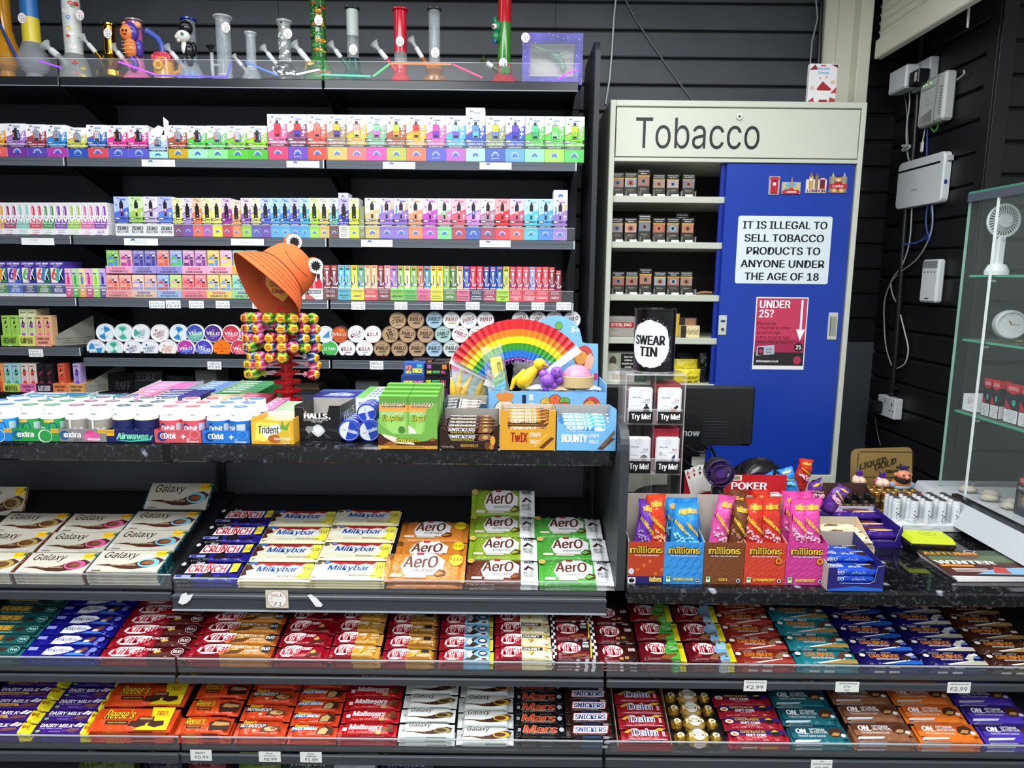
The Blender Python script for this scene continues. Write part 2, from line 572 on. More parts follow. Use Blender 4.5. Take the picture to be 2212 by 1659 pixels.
def cshelf(x0,x1,Yf,z,depth,rail,lip,ticket=False):
 """sloping shelf: a board tilted up to the back, a step that raises the back rows, a face rail, a clear lip"""
 x0+=.003
 x1-=.003
 ca,sa=math.cos(ALPHA),math.sin(ALPHA)
 P=lambda x,s,n:(x,Yf+.006+s*ca-n*sa,z+.002+s*sa+n*ca)
 m=M()
 prof=[(0,0),(depth,0),(depth,-.02),(0,-.012)]
 n=len(prof)
 m.add([P(x0,*q)for q in prof]+[P(x1,*q)for q in prof],[tuple(range(n))[::-1],tuple(range(n,2*n))]+[(i,(i+1)%n,n+(i+1)%n,n+i)for i in range(n)][::1],C('1d1f22','satin'))
 s_=m.build('shelf',cu)
 s_['z0'],s_['x0'],s_['x1']=z,x0,x1
 RC=C('3a3e44','satin')
 fr=.012 if ticket else .006
 m=M().box(x0,x1,Yf-fr,Yf+.003,z-rail,z-(.002 if ticket else .007),RC,.002)
 if ticket:
  m.box(x0,x1,Yf-.016,Yf-.012,z-rail,z-rail+.003,C('9aa2a8','plastic')).box(x0,x1,Yf-.0145,Yf-.012,z-.010,z-.002,C('4a4f55','plastic'),.001)
 m.build('shelf_rail',s_)
 M().box(x0,x1,Yf+.0005,Yf+.003,z,z+lip,LIP2).box(x0,x1,Yf,Yf+.0035,z+lip-.0022,z+lip,LIPE2).build('clear_front',s_)
 return s_
xs1,xs2=PY(374,1290,YH).x,PY(1312,1290,YH).x
cshelf(-1.9,xs1,YH,ZH+.006,.40,.028,.036)
cshelf(xs1,xs2,YH,ZH,.40,.040,.034,True)
xi1,xi2=PY(382,1460,YI).x,PY(1307,1470,YI).x
for q,(a,b)in enumerate(((-1.9,xi1),(xi1,xi2),(xi2,2.2))):
 cshelf(a,b,YI,ZI,.42,.025,.034)
xj1,xj2=PY(390,1625,YJ).x,PY(1304,1640,YJ).x
for q,(a,b)in enumerate(((-1.9,xj1),(xj1,xj2),(xj2,2.2))):
 cshelf(a,b,YJ,ZJ,.42,.030,.033)
M().box(-1.9,2.2,1.36,1.95,ZJ-.19,ZJ-.165,GREY).build('base_shelf',cu)
# ================================================================ tobacco cabinet
CR=C('ced1c2','satin')
CIN=C('34322c','matte')
cl,cr=PY(1317,300,YC).x,PY(1868,300,YC).x
ztop=PY(1600,218,YC).z
cab=thing('tobacco_cabinet','tall cream steel cabinet lettered in black with a blue sliding door','cabinet',(0,0,0))
ol,orr=PY(1327,352,YC).x,PY(1853,352,YC).x
oz1=PY(1600,351,YC).z
hz0,hz1=PY(1600,340,YC).z,PY(1600,234,YC).z
zbot=PY(1700,1026,YC).z
d0,d1=YC,YB-.005
m=M().box(cl,ol,d0,d0+.02,0,ztop-.0,CR,.002).box(cl,cl+.004,d0+.02,d1,0,ztop,CR).box(orr,cr,d0,d1,0,ztop,CR,.002)
m.box(ol,orr,d0,d1,hz1+.004,ztop,CR,.002).box(ol,orr,d0,d1-.01,oz1,hz0-.004,CR,.002)
m.box(ol,orr,d0,d1,0,zbot,CR,.002).box(ol,orr,d1-.012,d1,zbot,hz1,CIN).box(ol,orr,d0+.02,d1-.012,hz0-.01,hz1+.01,CIN)
m.build('carcass',cab)
hp=M().box(ol+.004,orr-.004,d0+.002,d0+.02,hz0,hz1,CR,.001)
Wp,Hp=orr-ol-.008,hz1-hz0
F=lambda u,v,n:V((ol+.004+u*Wp,d0+.002-n,hz0+v*Hp))
u0=lambda px:(px-1333)/(1857-1333)
hp.dec(F,[('t','Tobacco',u0(1375),.165,u0(1643),.80,'1c1d1d')])
hpo=hp.build('sign_panel',cab)
lk=V((PY(1597,252,YC).x,0,PY(1597,252,YC).z))
M().tube([(lk.x,d0+.004,lk.z),(lk.x,d0-.004,lk.z)],.0115,C('a9aaa6','metal'),20).tube([(lk.x,d0-.0035,lk.z),(lk.x,d0-.0055,lk.z)],.0055,C('55565a','metal'),14).build('lock',hpo)
dxl=PY(1556,600,YC).x
shz=[PY(1440,y,YC+.02).z for y in(424,523,637,730,829)]
for z in shz:
 M().box(ol,dxl+.3,d0+.018,d1-.012,z-.024,z-.0,C('c3c6b6','satin'),.002).build('shelf',cab)
BLUE=C('1a3da4','plastic',rough=.24)
m=M().box(PY(1549,600,YC).x,orr-.003,d0+.024,d0+.036,zbot,oz1,C('0f2c92','plastic'),.001)
m.build('rear_door',cab)
dl,dr=dxl+.004,orr-.006
m=M().box(dl,dr,d0+.006,d0+.02,zbot+.002,oz1-.002,BLUE,.002)
door=m.build('sliding_door',cab)
def onY(px,py,Y):
 p=PY(px,py,Y)
 return p.x,p.z
yd=d0+.006
x0,z1=onY(1553,681,yd)
x1,z0=onY(1568,724,yd)
m=M().box(x0,x1,yd-.004,yd,z0,z1,C('c8cabf','plastic'),.002)
m.box(x0+.007,x1-.007,yd-.0045,yd-.004,z1-.026,z1-.018,C('123a78'))
m.tube([((x0+x1)/2,yd-.0035,z0+.023),((x0+x1)/2,yd-.0065,z0+.023)],.0065,C('8c8f90','metal'),16).tube([((x0+x1)/2,yd-.006,z0+.023),((x0+x1)/2,yd-.0072,z0+.023)],.0028,C('222222'),10)
m.build('door_lock',door)
x0,z1=onY(1790,675,yd)
x1,z0=onY(1806,734,yd)
m=M().box(x0,x1,yd-.004,yd,z0,z1,C('c5c7b8','plastic'),.002).box(x0+.006,x1-.006,yd-.0045,yd-.004,z0+.015,z1-.015,C('9a9c8e')).box(x0+.006,x0+.010,yd-.005,yd-.0045,z0+.015,z1-.015,C('6b6d62'))
m.build('handle',door)
def plate(name,label,cat,px,Y,col,items,th=.0015,group=None,kind='paper',ch=0.0,rnd=0):
 """a flat sheet on a surface facing the shop; px = left, top, right, bottom in the picture"""
 x0,z1=onY((px[0]+px[2])/2,px[1],Y)
 x1,z0=onY((px[0]+px[2])/2,px[3],Y)
 x0=PY(px[0],(px[1]+px[3])/2,Y).x
 x1=PY(px[2],(px[1]+px[3])/2,Y).x
 m=M()
 w,h=x1-x0,z1-z0
 if rnd:
  poly=[]
  for cx,cz,a0 in((w-rnd,rnd,-90),(w-rnd,h-rnd,0),(rnd,h-rnd,90),(rnd,rnd,180)):
   poly+=[(cx+rnd*math.cos(math.radians(a0+18*k)),cz+rnd*math.sin(math.radians(a0+18*k)))for k in range(6)]
  m.prism(poly,0,th,C(col,kind))
 else:
  m.box(0,w,0,th,0,h,C(col,kind),ch)
 m.dec(FR(w,h),items)
 o=m.build(name,None,(x0,Y-th,z0))
 return tag(o,label,cat,group)
plate('sign','white notice on the blue door saying tobacco sales under 18 are illegal','sign',(1591,467,1793,613),yd,'dde8ec',[('t',l,.5-wd/2,.81-k*.19,.5+wd/2,.925-k*.19,'15181a',.028)for k,(l,wd)in enumerate((('IT IS ILLEGAL TO',.90),('SELL TOBACCO',.85),('PRODUCTS TO',.79),('ANYONE UNDER',.90),('THE AGE OF 18',.80)))],rnd=.008)
plate('poster','red age check poster with a white arrow taped below the notice','poster',(1629,642,1741,798),yd,'f2eff0',[('r',.02,.24,.98,.985,'c83a5c'),('r',.02,.055,.98,.24,'2a2426'),('r',.02,.24,.98,.42,'a82a50'),('t','UNDER',.07,.85,.66,.955,'ffffff',.03),('t','25?',.07,.72,.35,.83,'ffffff',.03)]+[('t',l,.05,.615-k*.065,.05+wd,.665-k*.065,'2a1a22')for k,(l,wd)in enumerate((('Please be',.36),('prepared to show',.64),('proof of age',.45),('when buying age',.63),('restricted products',.70)))]+[('r',.865,.5,.905,.965,'ffffff'),('p',[(.80,.56),(.97,.56),(.885,.40)],'ffffff'),('o',.87,.315,.085,.062,'2a2024'),('t','25',.82,.285,.92,.345,'ffffff',.03),('p',[(.06,.19),(.07,.32),(.40,.345),(.41,.215)],'b8bcc8'),('r',.09,.2,.2,.31,'2a2228'),('o',.145,.255,.035,.03,'c83a5c'),('r',.24,.23,.36,.25,'8088a0'),('r',.24,.27,.36,.29,'8088a0'),('t','drinkaware.co.uk',.07,.10,.5,.135,'ffffff',.02),('o',.86,.13,.075,.058,'b83055')])
# fridge magnets
plate('fridge_magnet','red pillar box fridge magnet on the blue door','magnet',(1660,381,1683,421),yd,'a8aab0',[('r',.16,.05,.84,.86,'b81a26'),('r',.05,.82,.95,.9,'c8202c'),('o',.5,.9,.42,.07,'c8202c'),('r',.3,.72,.7,.77,'1a1012'),('r',.36,.5,.64,.66,'e8e4e0'),('r',.16,.05,.84,.1,'7a1018')],th=.005,group='souvenir magnets on the blue door')
plate('fridge_magnet','souvenir magnet with a wheel and skyline above a red ribbon','magnet',(1688,394,1728,419),yd,'c8b898',[('o',.48,.72,.28,.28,'5ab0cc'),('p',[(.1,.3),(.9,.3),(.86,.72),(.7,.7),(.66,.5),(.5,.6),(.4,.5),(.2,.62)],'d8b060'),('r',.46,.5,.56,1.1,'c88a40'),('p',[(.46,1.1),(.56,1.1),(.51,1.5)],'c88a40'),('r',.36,.3,.62,.5,'c83038'),('r',.15,.3,.34,.45,'3a90c8'),('p',[(0,.1),(.1,.34),(.9,.34),(1,.14),(.9,0),(.1,0)],'b82028'),('t','LONDON',.22,.08,.78,.24,'f8f0e8',.03)],th=.005,group='souvenir magnets on the blue door')
plate('fridge_magnet','souvenir magnet with gold clock tower, grey tower and red phone box','magnet',(1740,388,1784,417),yd,'e4e0dc',[('r',.12,.3,.34,1.2,'c8a058'),('p',[(.12,1.2),(.34,1.2),(.23,1.55)],'8a6a40'),('o',.23,.98,.07,.1,'f4f0e0'),('r',.42,.3,.58,1.25,'8a7058'),('p',[(.42,1.25),(.58,1.25),(.5,1.55)],'6a5a4a'),('r',.66,.3,.92,1.15,'a8182a'),('r',.7,.45,.88,.95,'5a2430'),('r',.68,1.0,.9,1.08,'f0e0e0'),('t','LONDON',.05,.04,.95,.27,'7a3040',.04)],th=.005,group='souvenir magnets on the blue door')
plate('fridge_magnet','teddy bear souvenir magnet holding a red ribbon between two towers','magnet',(1790,382,1828,417),yd,'8a8078',[('r',.1,.3,.26,1.0,'a89878'),('p',[(.1,1),(.26,1),(.18,1.3)],'b8b0a0'),('r',.74,.3,.9,1.0,'a89878'),('p',[(.74,1),(.9,1),(.82,1.3)],'b8b0a0'),('o',.5,.45,.26,.3,'a82028'),('o',.5,.85,.2,.18,'d8a860'),('o',.5,.8,.09,.08,'f0d8a8'),('o',.43,.89,.025,.03,'1a1010'),('o',.57,.89,.025,.03,'1a1010'),('r',.34,.96,.66,1.05,'2a2428'),('p',[(-.05,.3),(0,.55),(1,.55),(1.05,.3),(.95,.28),(.05,.28)],'c02a30'),('t','London',.2,.34,.8,.5,'f8f0e8',.02),('o',.3,.14,.16,.14,'d0a060'),('o',.7,.14,.16,.14,'d0a060'),('o',.3,.14,.08,.07,'e8c890'),('o',.7,.14,.08,.07,'e8c890')],th=.005,group='souvenir magnets on the blue door')
# ================================================================ goods on the tall shelves
def cbox(name,label,cat,group,px,z,Y,depth,col,items,ch=.0006,side=None,sidecol=None,top=None,kind='paper',extra=None):
 """a carton standing on height z with its face at Y; px = left, top, right in the picture"""
 zt=PY((px[0]+px[2])/2,px[1],Y).z
 ym=px[1]+20
 x0,x1=PY(px[0],ym,Y).x,PY(px[2],ym,Y).x
 w,h=x1-x0-.0008,zt-z
 m=M().box(0,w,0,depth,0,h,C(col,kind),ch)
 m.dec(FR(w,h),items,kind)
 if side:
  m.dec(RS(depth,h,w),side,kind)
  m.dec(LS(depth,h),side,kind)
 if top:
  m.dec(TOP(w,depth,h),top,kind)
 if extra:
  extra(m,w,h,depth)
 o=m.build(name,None,(x0+.0004,Y,z+.0006))
 return tag(o,label,cat,group)
def lotus(cx,cy,r,asp,c='2e6fd0',halo='f4f8ff'):
 """seven-petalled flower mark; asp = height / width of the face"""
 out=[]
 for rr,cc in((1.22,halo),(1.0,c)):
  for k in range(7):
   a=math.radians(90+(k-3)*27)
   l=r*rr*(1 if k==3 else .95 if k in(2,4)else .9)
   wd=r*.15*rr
   dx,dy=math.cos(a),math.sin(a)
   pts=[]
   for t,q in((.28,.55),(.55,1.0),(.8,.75),(1,0),(.8,-.75),(.55,-1.0),(.28,-.55)):
    x,y=dx*l*t-dy*wd*q,dy*l*t+dx*wd*q
    pts.append((cx+x,cy+y/asp))
   out.append(('p',pts,cc))
 return out
def plus(cx,cy,r,asp,c,t=.24):
 return[('r',cx-r,cy-r*t/asp,cx+r,cy+r*t/asp,c),('r',cx-r*t,cy-r/asp,cx+r*t,cy+r/asp,c)]
def arc_logo(cx,cy,r,asp,c='3a68b8'):
 return[('p',[(cx+r*q*math.cos(math.pi*k/8),cy+r*q*math.sin(math.pi*k/8)/asp)for q,ks in((1,range(9)),(.35,range(8,-1,-1)))for k in ks],c)]
def ultra(acc,blk,dev,dev2,mouth,fl,asp,word='ULTRA+',puffs='25000+ PUFFS',acc2=None,name=False):
 acc2=acc2 or acc
 it=[('p',[(0,.30),(1,.30),(1,.80),(0,.58)],acc),('r',0,.30,1,.46,acc2),('p',[(0,.585),(.5,.70),(.5,.685),(0,.565)],'c04050'),('p',[(0,.625),(1,.845),(1,.825),(0,.60)],'ffffff'),('p',[(0,.60),(.35,.68),(.35,.672),(0,.592)],acc)]
 it+=[('r',0,0,1,.285,blk),('r',0,.285,1,.345,'2b2b2e'),('t',fl,.16,.302,.84,.328,'f4f4f4',.02)]
 it+=[('t',puffs,.10,.365,.90,.40,'ffffff',.03),('p',[(.01,.415),(.27,.415),(.31,.475),(.02,.475)],'141414'),('t','PRO',.04,.425,.27,.465,'ffffff',.05,.2),('t',word,.33,.425,.87,.465,'1d1a20',.02,.2),('p',[(.90,.41),(1,.41),(1,.485),(.93,.485)],'2a2a2e')]
 it+=[('r',.335,.50,.675,.80,'3a3a40'),('r',.35,.51,.66,.66,dev2),('r',.35,.655,.66,.79,dev),('r',.43,.80,.575,.865,mouth),('r',.40,.52,.61,.565,'1c1c20'),('r',.495,.62,.508,.72,'1c1c20')]
 it+=plus(.17,.83,.075,asp,acc)+plus(.25,.745,.035,asp,acc)+plus(.84,.61,.10,asp,'ffffff')+plus(.78,.535,.05,asp,'ffffff')
 it+=[('r',.74,.675,.92,.745,'f4f4f4'),('o',.83,.71,.05,.02,'8a9088')]
 it+=arc_logo(.28,.925,.07,asp)+[('t','HAYATI',.38,.925,.76,.948,'5a80b8'),('r',.42,.888,.74,.912,'7a9ac8')]
 it+=lotus(.5,.115,.20,asp)
 if name:
  it+=[('t','HAYATI',.31,.05,.69,.075,'f4f8ff')]
 return it
GR2='boxed refillable vapes on the second shelf'
short=[(-32,12,'f0a020','f4685c','3a3a40','amber and coral','ORANGE',267),(12,56,'b080d0','77389a','2c2c34','lilac and purple','SUMMER DREAM',267),(56,100,'a8434c','5f48ae','9aa0a8','dark red and violet','CHERRY BERRY',269),(100,144,'2f90e0','b23ea6','9aa0a8','sky blue and magenta','BLUE SOUR RASPBERRY',270),(144.5,188,'cfcf52','2a52b4','9aa0a8','yellow and royal blue','BLUEBERRY LEMON',276),(187,231,'3a66c4','d84c58','c8ccd0','blue and tomato red','BLUE RAZZ CHERRY',270),(231,276,'e83a98','5858c4','222226','hot pink and periwinkle','BLUE RAZZ ICE',271),(276,320,'ea3c9a','5a5ac8','222226','hot pink and blue violet','BLUE RAZZ ICE',271),(320,361,'9ac0e0','a6ded8','8a9098','pale blue and mint, torn flap','MR BLUE',292),(362,404,'b05a3c','c4a51c','9aa0a8','rust and mustard','COLA ICE',271),(404,447,'58c646','98dcb6','222226','green and pale mint','FRESH MINT',272),(447,490,'5fc862','86d68a','a8acb0','green and light green','LEMON MINT',272),(490,534,'7cc63a','56c23a','c0c4c8','leaf green and grass green','LEMON LIME',272),(534,577,'92d02c','4eb636','222226','lime and grass green','LEMON LIME',272)]
for l,r,a_,b_,d_,wd,fl,yt in short:
 asp=70/43
 it=ultra(a_,b_,d_,d_,d_,fl,asp,name=b_ in('2a52b4','5858c4','5a5ac8','a6ded8'))
 it+=[('r',.35,.58,.42,.74,'d8706a'),('r',.59,.56,.66,.76,'88a8e0'),('r',.40,.52,.61,.58,'3a3a40')]
 dep=.07 if r>321 or l<320 else .05
 cbox('vape_box',f'short white vape box with {wd} panels, second shelf','box',GR2,(l,yt,r),ZSH[1],YS+.012,dep,'f6f6f6',it,side=[('r',.1,.3,.9,.8,a_),('r',0,0,1,.29,b_)])
 # flaps torn up on the pale blue box
o=bpy.data.objects[[x.name for x in COL.objects if x.get('label','').find('torn flap')>0][0]]
mf=M()
mf.add([(.0,.0,0),(.05,0,0),(.056,.012,.028),(.035,.010,.036),(.012,.008,.020)],[(0,1,2,3,4)],C('f4f4f4')).add([(.05,.02,0),(.068,.02,0),(.064,.03,.055),(.045,.03,.07)],[(0,1,2,3)],C('eef0f2'))
hh=max(v.co.z for v in o.data.vertices)
mf.build('torn_flap',o,(0,.002,hh))
tall=[('e8304c','e8304c','e86a9a','e8406c','pink and red','STRAWBERRY'),('d83a34','4a3ab0','8f4a6c','6a46b4','plum and violet, red to blue device','CHERRY BERRY'),('ee7a70','d86a60','e05a48','c8503e','coral and brick red','RASPBERRY COLA'),('dcc040','5a3a98','a08468','d2b44c','gold with a yellow to purple device','BLACKCURRANT LEMONADE'),('f0a8a0','f4c88c','f6b63a','f06a6c','amber and salmon','STRAWB LEMONADE'),('8ae0a8','e078c8','78b088','ee38a8','sage and magenta','STRAWBERRY WATERMELON'),('b8dc3c','c8a03c','a65a40','b4b830','brown and olive with a lime device','COLA ICE'),('e83c30','e8a038','f4b43c','ee7048','amber and orange with a red device','MANGO PEACH PINEAPPLE'),('d84aa8','6a3ac0','ea68b0','4c4cc6','pink and indigo','BLUE RAZZ ICE'),('a8d4f4','7a5ac8','58b0f2','b45cba','sky blue and orchid','BLUE SOUR RASPBERRY'),('5a90e0','68b8d0','3c58b8','aadcd6','royal blue and pale mint','MR BLUE'),('d8dc40','6a8ad0','8f9c74','2c54b6','olive and cobalt with a yellow device','BLUEBERRY RASPBERRY LEMON'),('6a50c8','3c3cc0','3c58c4','5ca4f0','blue with an indigo device','BLUEBERRY RASPBERRY'),('5ad08c','48a878','56c244','92e0b2','green and mint with a green device','FRESH MINT'),('78e060','90e0a0','5cc84e','a4e046','green and lime','LEMON MINT'),('c0e838','88c838','7cd044','54ca5c','green with a lime device','LEMON LIME')]
for k,(d1_,d2_,a_,b_,wd,fl)in enumerate(tall):
 l=577+k*42.9
 it=ultra(a_,b_,d1_,d2_,'3a3a40' if k%3!=2 else 'a8a8ac',fl,2.2,name=k in(1,8,11,12,14))
 cbox('vape_box',f'tall white vape box in {wd} on the second shelf','box','tall vape boxes on the second shelf',(l,247+k*.35,l+42.6),ZSH[1],YS+.012,.075,'f8f8f8',it,side=[('p',[(0,.3),(1,.3),(1,.72),(0,.62)],a_),('r',0,0,1,.29,b_),('r',0,.285,1,.345,'2b2b2e')])
zt_=PY(1029,250.5,YS+.012).z
cbox('vape_box','white vape box lying on top of the tall box in royal blue','box','tall vape boxes on the second shelf',(1006,233,1048),zt_+.0005,YS+.014,.07,'f6f7f8',arc_logo(.3,.45,.08,.4)+[('t','HAYATI',.4,.45,.78,.62,'6a88b0'),('r',.42,.26,.76,.4,'7a94b8')])
def maxx(acc,blk,dev,fl,asp,pod=True,pale='ece4f0',word='MAX+',zero=False,text=None):
 it=[('r',0,.33,1,1,pale),('p',[(0,.31),(1,.31),(1,.72),(0,.58)],acc),('p',[(0,.60),(1,.74),(1,.72),(0,.575)],blk)]
 it+=[('r',0,0,1,.30,'f0f2f2' if(zero or text)else blk),('r',0,.30,1,.355,'2b2b2e'),('t',fl,.14,.315,.86,.34,'f4f4f4',.02)]
 it+=[('t','6000+ PUFFS',.1,.37,.9,.395,blk if not zero else acc,.03,.2),('p',[(.01,.41),(.36,.41),(.40,.475),(.02,.475)],'141414'),('t','PRO',.05,.422,.34,.463,'ffffff',.05,.2),('t',word,.42,.422,.88,.463,'1a1a1e',.04,.2),('r',.91,.405,1,.48,'1c1c20')]
 if pod:
  it+=[('r',.40,.50,.60,.72,dev),('r',.43,.50,.57,.60,'2a2a30'),('r',.37,.70,.63,.85,'202024'),('r',.43,.85,.57,.90,'202024'),('r',.46,.63,.54,.69,'f0f0f0')]
 else:
  it+=[('p',[(.30,.49),(.72,.49),(.72,.78),(.62,.80),(.62,.86),(.40,.86),(.40,.80),(.30,.78)],'1b1b1f'),('o',.51,.54,.05,.012,'d8d8d8')]
 it+=plus(.17,.79,.085,asp,blk)+plus(.24,.71,.04,asp,blk)+plus(.83,.58,.11,asp,'ffffff')+plus(.80,.51,.055,asp,'ffffff')
 it+=arc_logo(.3,.945,.08,asp)+[('t','HAYATI',.4,.945,.85,.968,'7a90b8'),('r',.42,.912,.82,.935,acc)]
 if zero:
  it+=[('t','ZERO',.10,.155,.90,.245,'1f2426',.05),('t','NICOTINE',.10,.075,.92,.135,'3a4042',.02)]
 elif text:
  for q in range(6):
   it.append(('t',('This product','contains','nicotine which','is a highly','addictive','substance.')[q],.15,.25-q*.042,.85,.278-q*.042,'555858',.02))
 else:
  it+=lotus(.5,.115,.24,asp)
 return it
GR3='boxed vapes on the third shelf'
for l,r,a_,b_,d_,fl,wd in((246,278,'4f6ad8','4a90e8','a03a8a','BLUEBERRY RASPBERRY','blue'),(278,310,'9cd05a','9cd05a','c8d84a','FRESH MINT','lime green'),(310,341,'c8b8dc','5a4460','6a4a78','SUMMER DREAM','pale lavender'),(341,372,'5a8aea','a85ac8','c03a78','BLUE RAZZ ICE','violet blue')):
 cbox('vape_box',f'{wd} vape box marked zero nicotine on the third shelf','box','zero nicotine vape boxes',(l,425,r),ZSH[2],YS+.012,.07,'f2f2f4',maxx(a_,b_,d_,fl,2.6,zero=True,pale={'4f6ad8':'b8c8f4','9cd05a':'d0e8b0','c8b8dc':'e8e2f0','5a8aea':'b8c0f0'}[a_]))
nar=[('e6ea6a','76305f','f0f0b0','BERRY','pale yellow and maroon'),('b8a0e0','7238ac','e0d8f4','SUMMER DREAM','lavender and purple'),('f08048','f0663a','f4c8a8','PEACH MANGO','orange and vermilion'),('d8e45a','b85cba','f0f0b8','PINK LEMONADE','lime yellow and orchid'),('ecec80','e6ea24','f4f4c4','BANANA ICE','cream and lemon yellow'),('a038a8','cc283c','e0c0ec','GRAPE BERRY','purple and crimson'),('e8a868','ee9044','f0d8c8','PEACH','peach and tangerine, set back'),('9a60c8','9acc34','e0d0ec','GRAPE LEMON','mauve and lime green'),('e0e070','5858ae','f4f4d0','LEMON BERRY','cream and slate violet'),('5a70e0','6a38a6','b8c8f4','BLUE RAZZ ICE','cornflower and purple'),('58a8ec','4aaae8','a8d4f4','BLUE RASPBERRY','sky blue and azure'),('4a80d8','58b2ea','a8c8f0','BLUE SOUR','mid blue and azure'),('6a68d8','4c98d8','c0c0f0','BLUEBERRY','indigo and steel blue'),('4ab0e8','40a8e2','b4dcf0','MR BLUE','light blue and cyan blue'),('b0dc3c','98d83a','e0ecb0','FRESH MINT','pale lime and apple green'),('d0c070','d6b668','ece6cc','COLA LIME','beige and tan'),('70c0b8','684032','d8ece4','COLA ICE','pale teal and brown'),('4848c8','f0f2f2','b8a8dc','RED RASPBERRY','violet with a white warning panel'),('d4e83c','cce020','ecf0b8','LEMON LIME','acid yellow and chartreuse')]
nx=[372,395,418,440,462,484,511,528,551,573,595,618,641,664,687,709,731,753]
nx=[372.5+22.45*k for k in range(17)]+[731,754]
for k,(a_,b_,p_,fl,wd)in enumerate(nar):
 l=372.5+22.35*k if k<17 else(753 if k==18 else 731)
 if k<17:
  l=372.5+(731-372.5)/17*k
  r=372.5+(731-372.5)/17*(k+1)
 else:
  r=l+22
 back=k==6
 cbox('vape_box',f'narrow vape box in {wd} on the third shelf','box',GR3,(l,428 if not back else 433,r),ZSH[2],YS+(.012 if not back else .02),.08,'f0f0f0',maxx(a_,b_,'222226',fl,3.6,pod=False,pale=p_,text='x' if k==17 else None),side=[('r',0,.36,1,.7,a_),('r',0,0,1,.3,b_)])
zt_=PY(742,431,YS+.012).z
cbox('vape_box','pale blue vape box lying on top of the narrow violet box','box',GR3,(731,417,752),zt_+.0005,YS+.014,.07,'dce6f4',lotus(.5,.3,.26,.6))
cbox('display_carton','grey open carton side with warning print beside the acid yellow box','carton',None,(776,446,787),ZSH[2],YS+.02,.11,'8a9070',[('t','This\nproduct\ncontains',.1,.1,.9,.6,'d0d4c8')])
mx=[('c8b890','d0b868','ece8d8','COLA LIME','beige and sand'),('9a78cc','8a70c8','dccce8','BANANA ICE','lilac with a tropical print'),('8a6ac0','8c74cc','e0d0ec','JUICY PEACH','mauve with a parrot print'),('e89878','f08a52','f4e0d8','CHERRY COLA','blush and orange'),('b850c0','c850b8','f0c8e8','GRAPE','pink and magenta'),('e080a8','7ad88a','f4d0dc','STRAWBERRY KIWI','pink and mint green'),('e06878','b83a4c','f4b8c4','STRAWBERRY','rose and dark red'),('d890d8','3c5ab8','ecd0ec','STRAWBERRY RASPBERRY','pink and navy blue'),('b090a8','a23a5a','ece8ec','BLACKBERRY ICE','pale grey and burgundy'),('e83840','e22a3c','f4a8ac','CHERRY BERRY','bright red'),('c85a80','f06444','d0c8f0','BLUE RAZZ CHERRY','lilac and orange red'),('58c0d8','52c2d8','c0ecf0','MR BLUE','aqua'),('5aa8ec','3c8ae2','b8dcf4','KING BLUE','azure blue'),('9878c8','a284d2','e4d8f0','LEMON LIME','lavender at the row end')]
for k,(a_,b_,p_,fl,wd)in enumerate(mx):
 l=788+k*31.3
 cbox('vape_box',f'vape box in {wd}, third shelf, wide run','box','wide vape boxes on the third shelf',(l,428+k*.2,l+31.2),ZSH[2],YS+.012,.075,'f2f2f2',maxx(a_,b_,b_,fl,2.7,pale=p_)+([('p',[(.62,.52),(.95,.84),(.88,.9)],'e8b040'),('p',[(.08,.55),(.25,.7),(.2,.85)],'3a90c8')]if k in(1,2,13)else[]),side=[('r',0,0,1,.3,b_),('r',0,.36,1,.65,a_)])
zt_=PY(1211,431.5,YS+.012).z
cbox('vape_box','white topped vape box lying on the lavender box at the row end','box','wide vape boxes on the third shelf',(1195.5,411,1226.5),zt_+.0005,YS+.014,.08,'eef2f6',lotus(.5,.25,.24,.55))
# twin packs of bottle vapes in cartons, left bay of the third shelf
tw=[('e8a020','amber','MANGO'),('a8306c','maroon','CHERRY\nICE'),('7ed0c0','aqua','MENTHOL'),('e23458','crimson','WATERMELON\nSTRAWBERRY'),('3a9a44','green','BERRY\nPASSIONFRUIT'),('7a3cae','purple','BERRY\nCRUSH'),('96d232','lime','APPLE\nPEACH'),('ea6aa8','pink','PIZZY\nCHERRY'),('8c3cb2','violet','GRAPE')]
tx=[-17,10,37,65,92,119,147.5,176,204,232]
for k,(c_,wd,fl)in enumerate(tw):
 l,r=tx[k],tx[k+1]
 cbox('display_carton',f'{wd} display carton of bottle vapes on the third shelf','carton','cartons of bottle vapes',(l,480,r-.3),ZSH[2],YS+.008,.13,'f0eef0',[('r',0,.5,1,1,c_),('r',.04,.08,.96,.42,'f6f4f6'),('t',fl,.2,.14,.8,.38,c_,.02),('t','BAR JUICE',.2,.66,.8,.76,'ffffff'),('r',.05,0,.6,.05,c_),('r',.1,.86,.45,.93,'f0e8f0'),('r',.55,.86,.9,.93,'f0e8f0')])
 for q in(0,1):
  lw=(r-l)/2
  cbox('vape_box',f'white box showing a {wd} bottle vape, {("first", "second")[q]} of its twin pack','box','bottle vape boxes on the third shelf',(l+q*lw+.3,438,l+(q+1)*lw-.3),ZSH[2]+.002,YS+.0095,.11,'f2eff2',[('r',.08,.30,.92,.5,c_),('r',.24,.58,.76,.84,c_),('o',.5,.84,.26,.05,c_),('r',.34,.58,.44,.84,'f4e0ec'),('p',[(.2,.60),(.8,.60),(.76,.45),(.5,.38),(.24,.45)],'eeeeee'),('o',.5,.53,.12,.025,'6a5a50'),('t','BAR JUICE',.15,.91,.85,.945,'b090a8')])
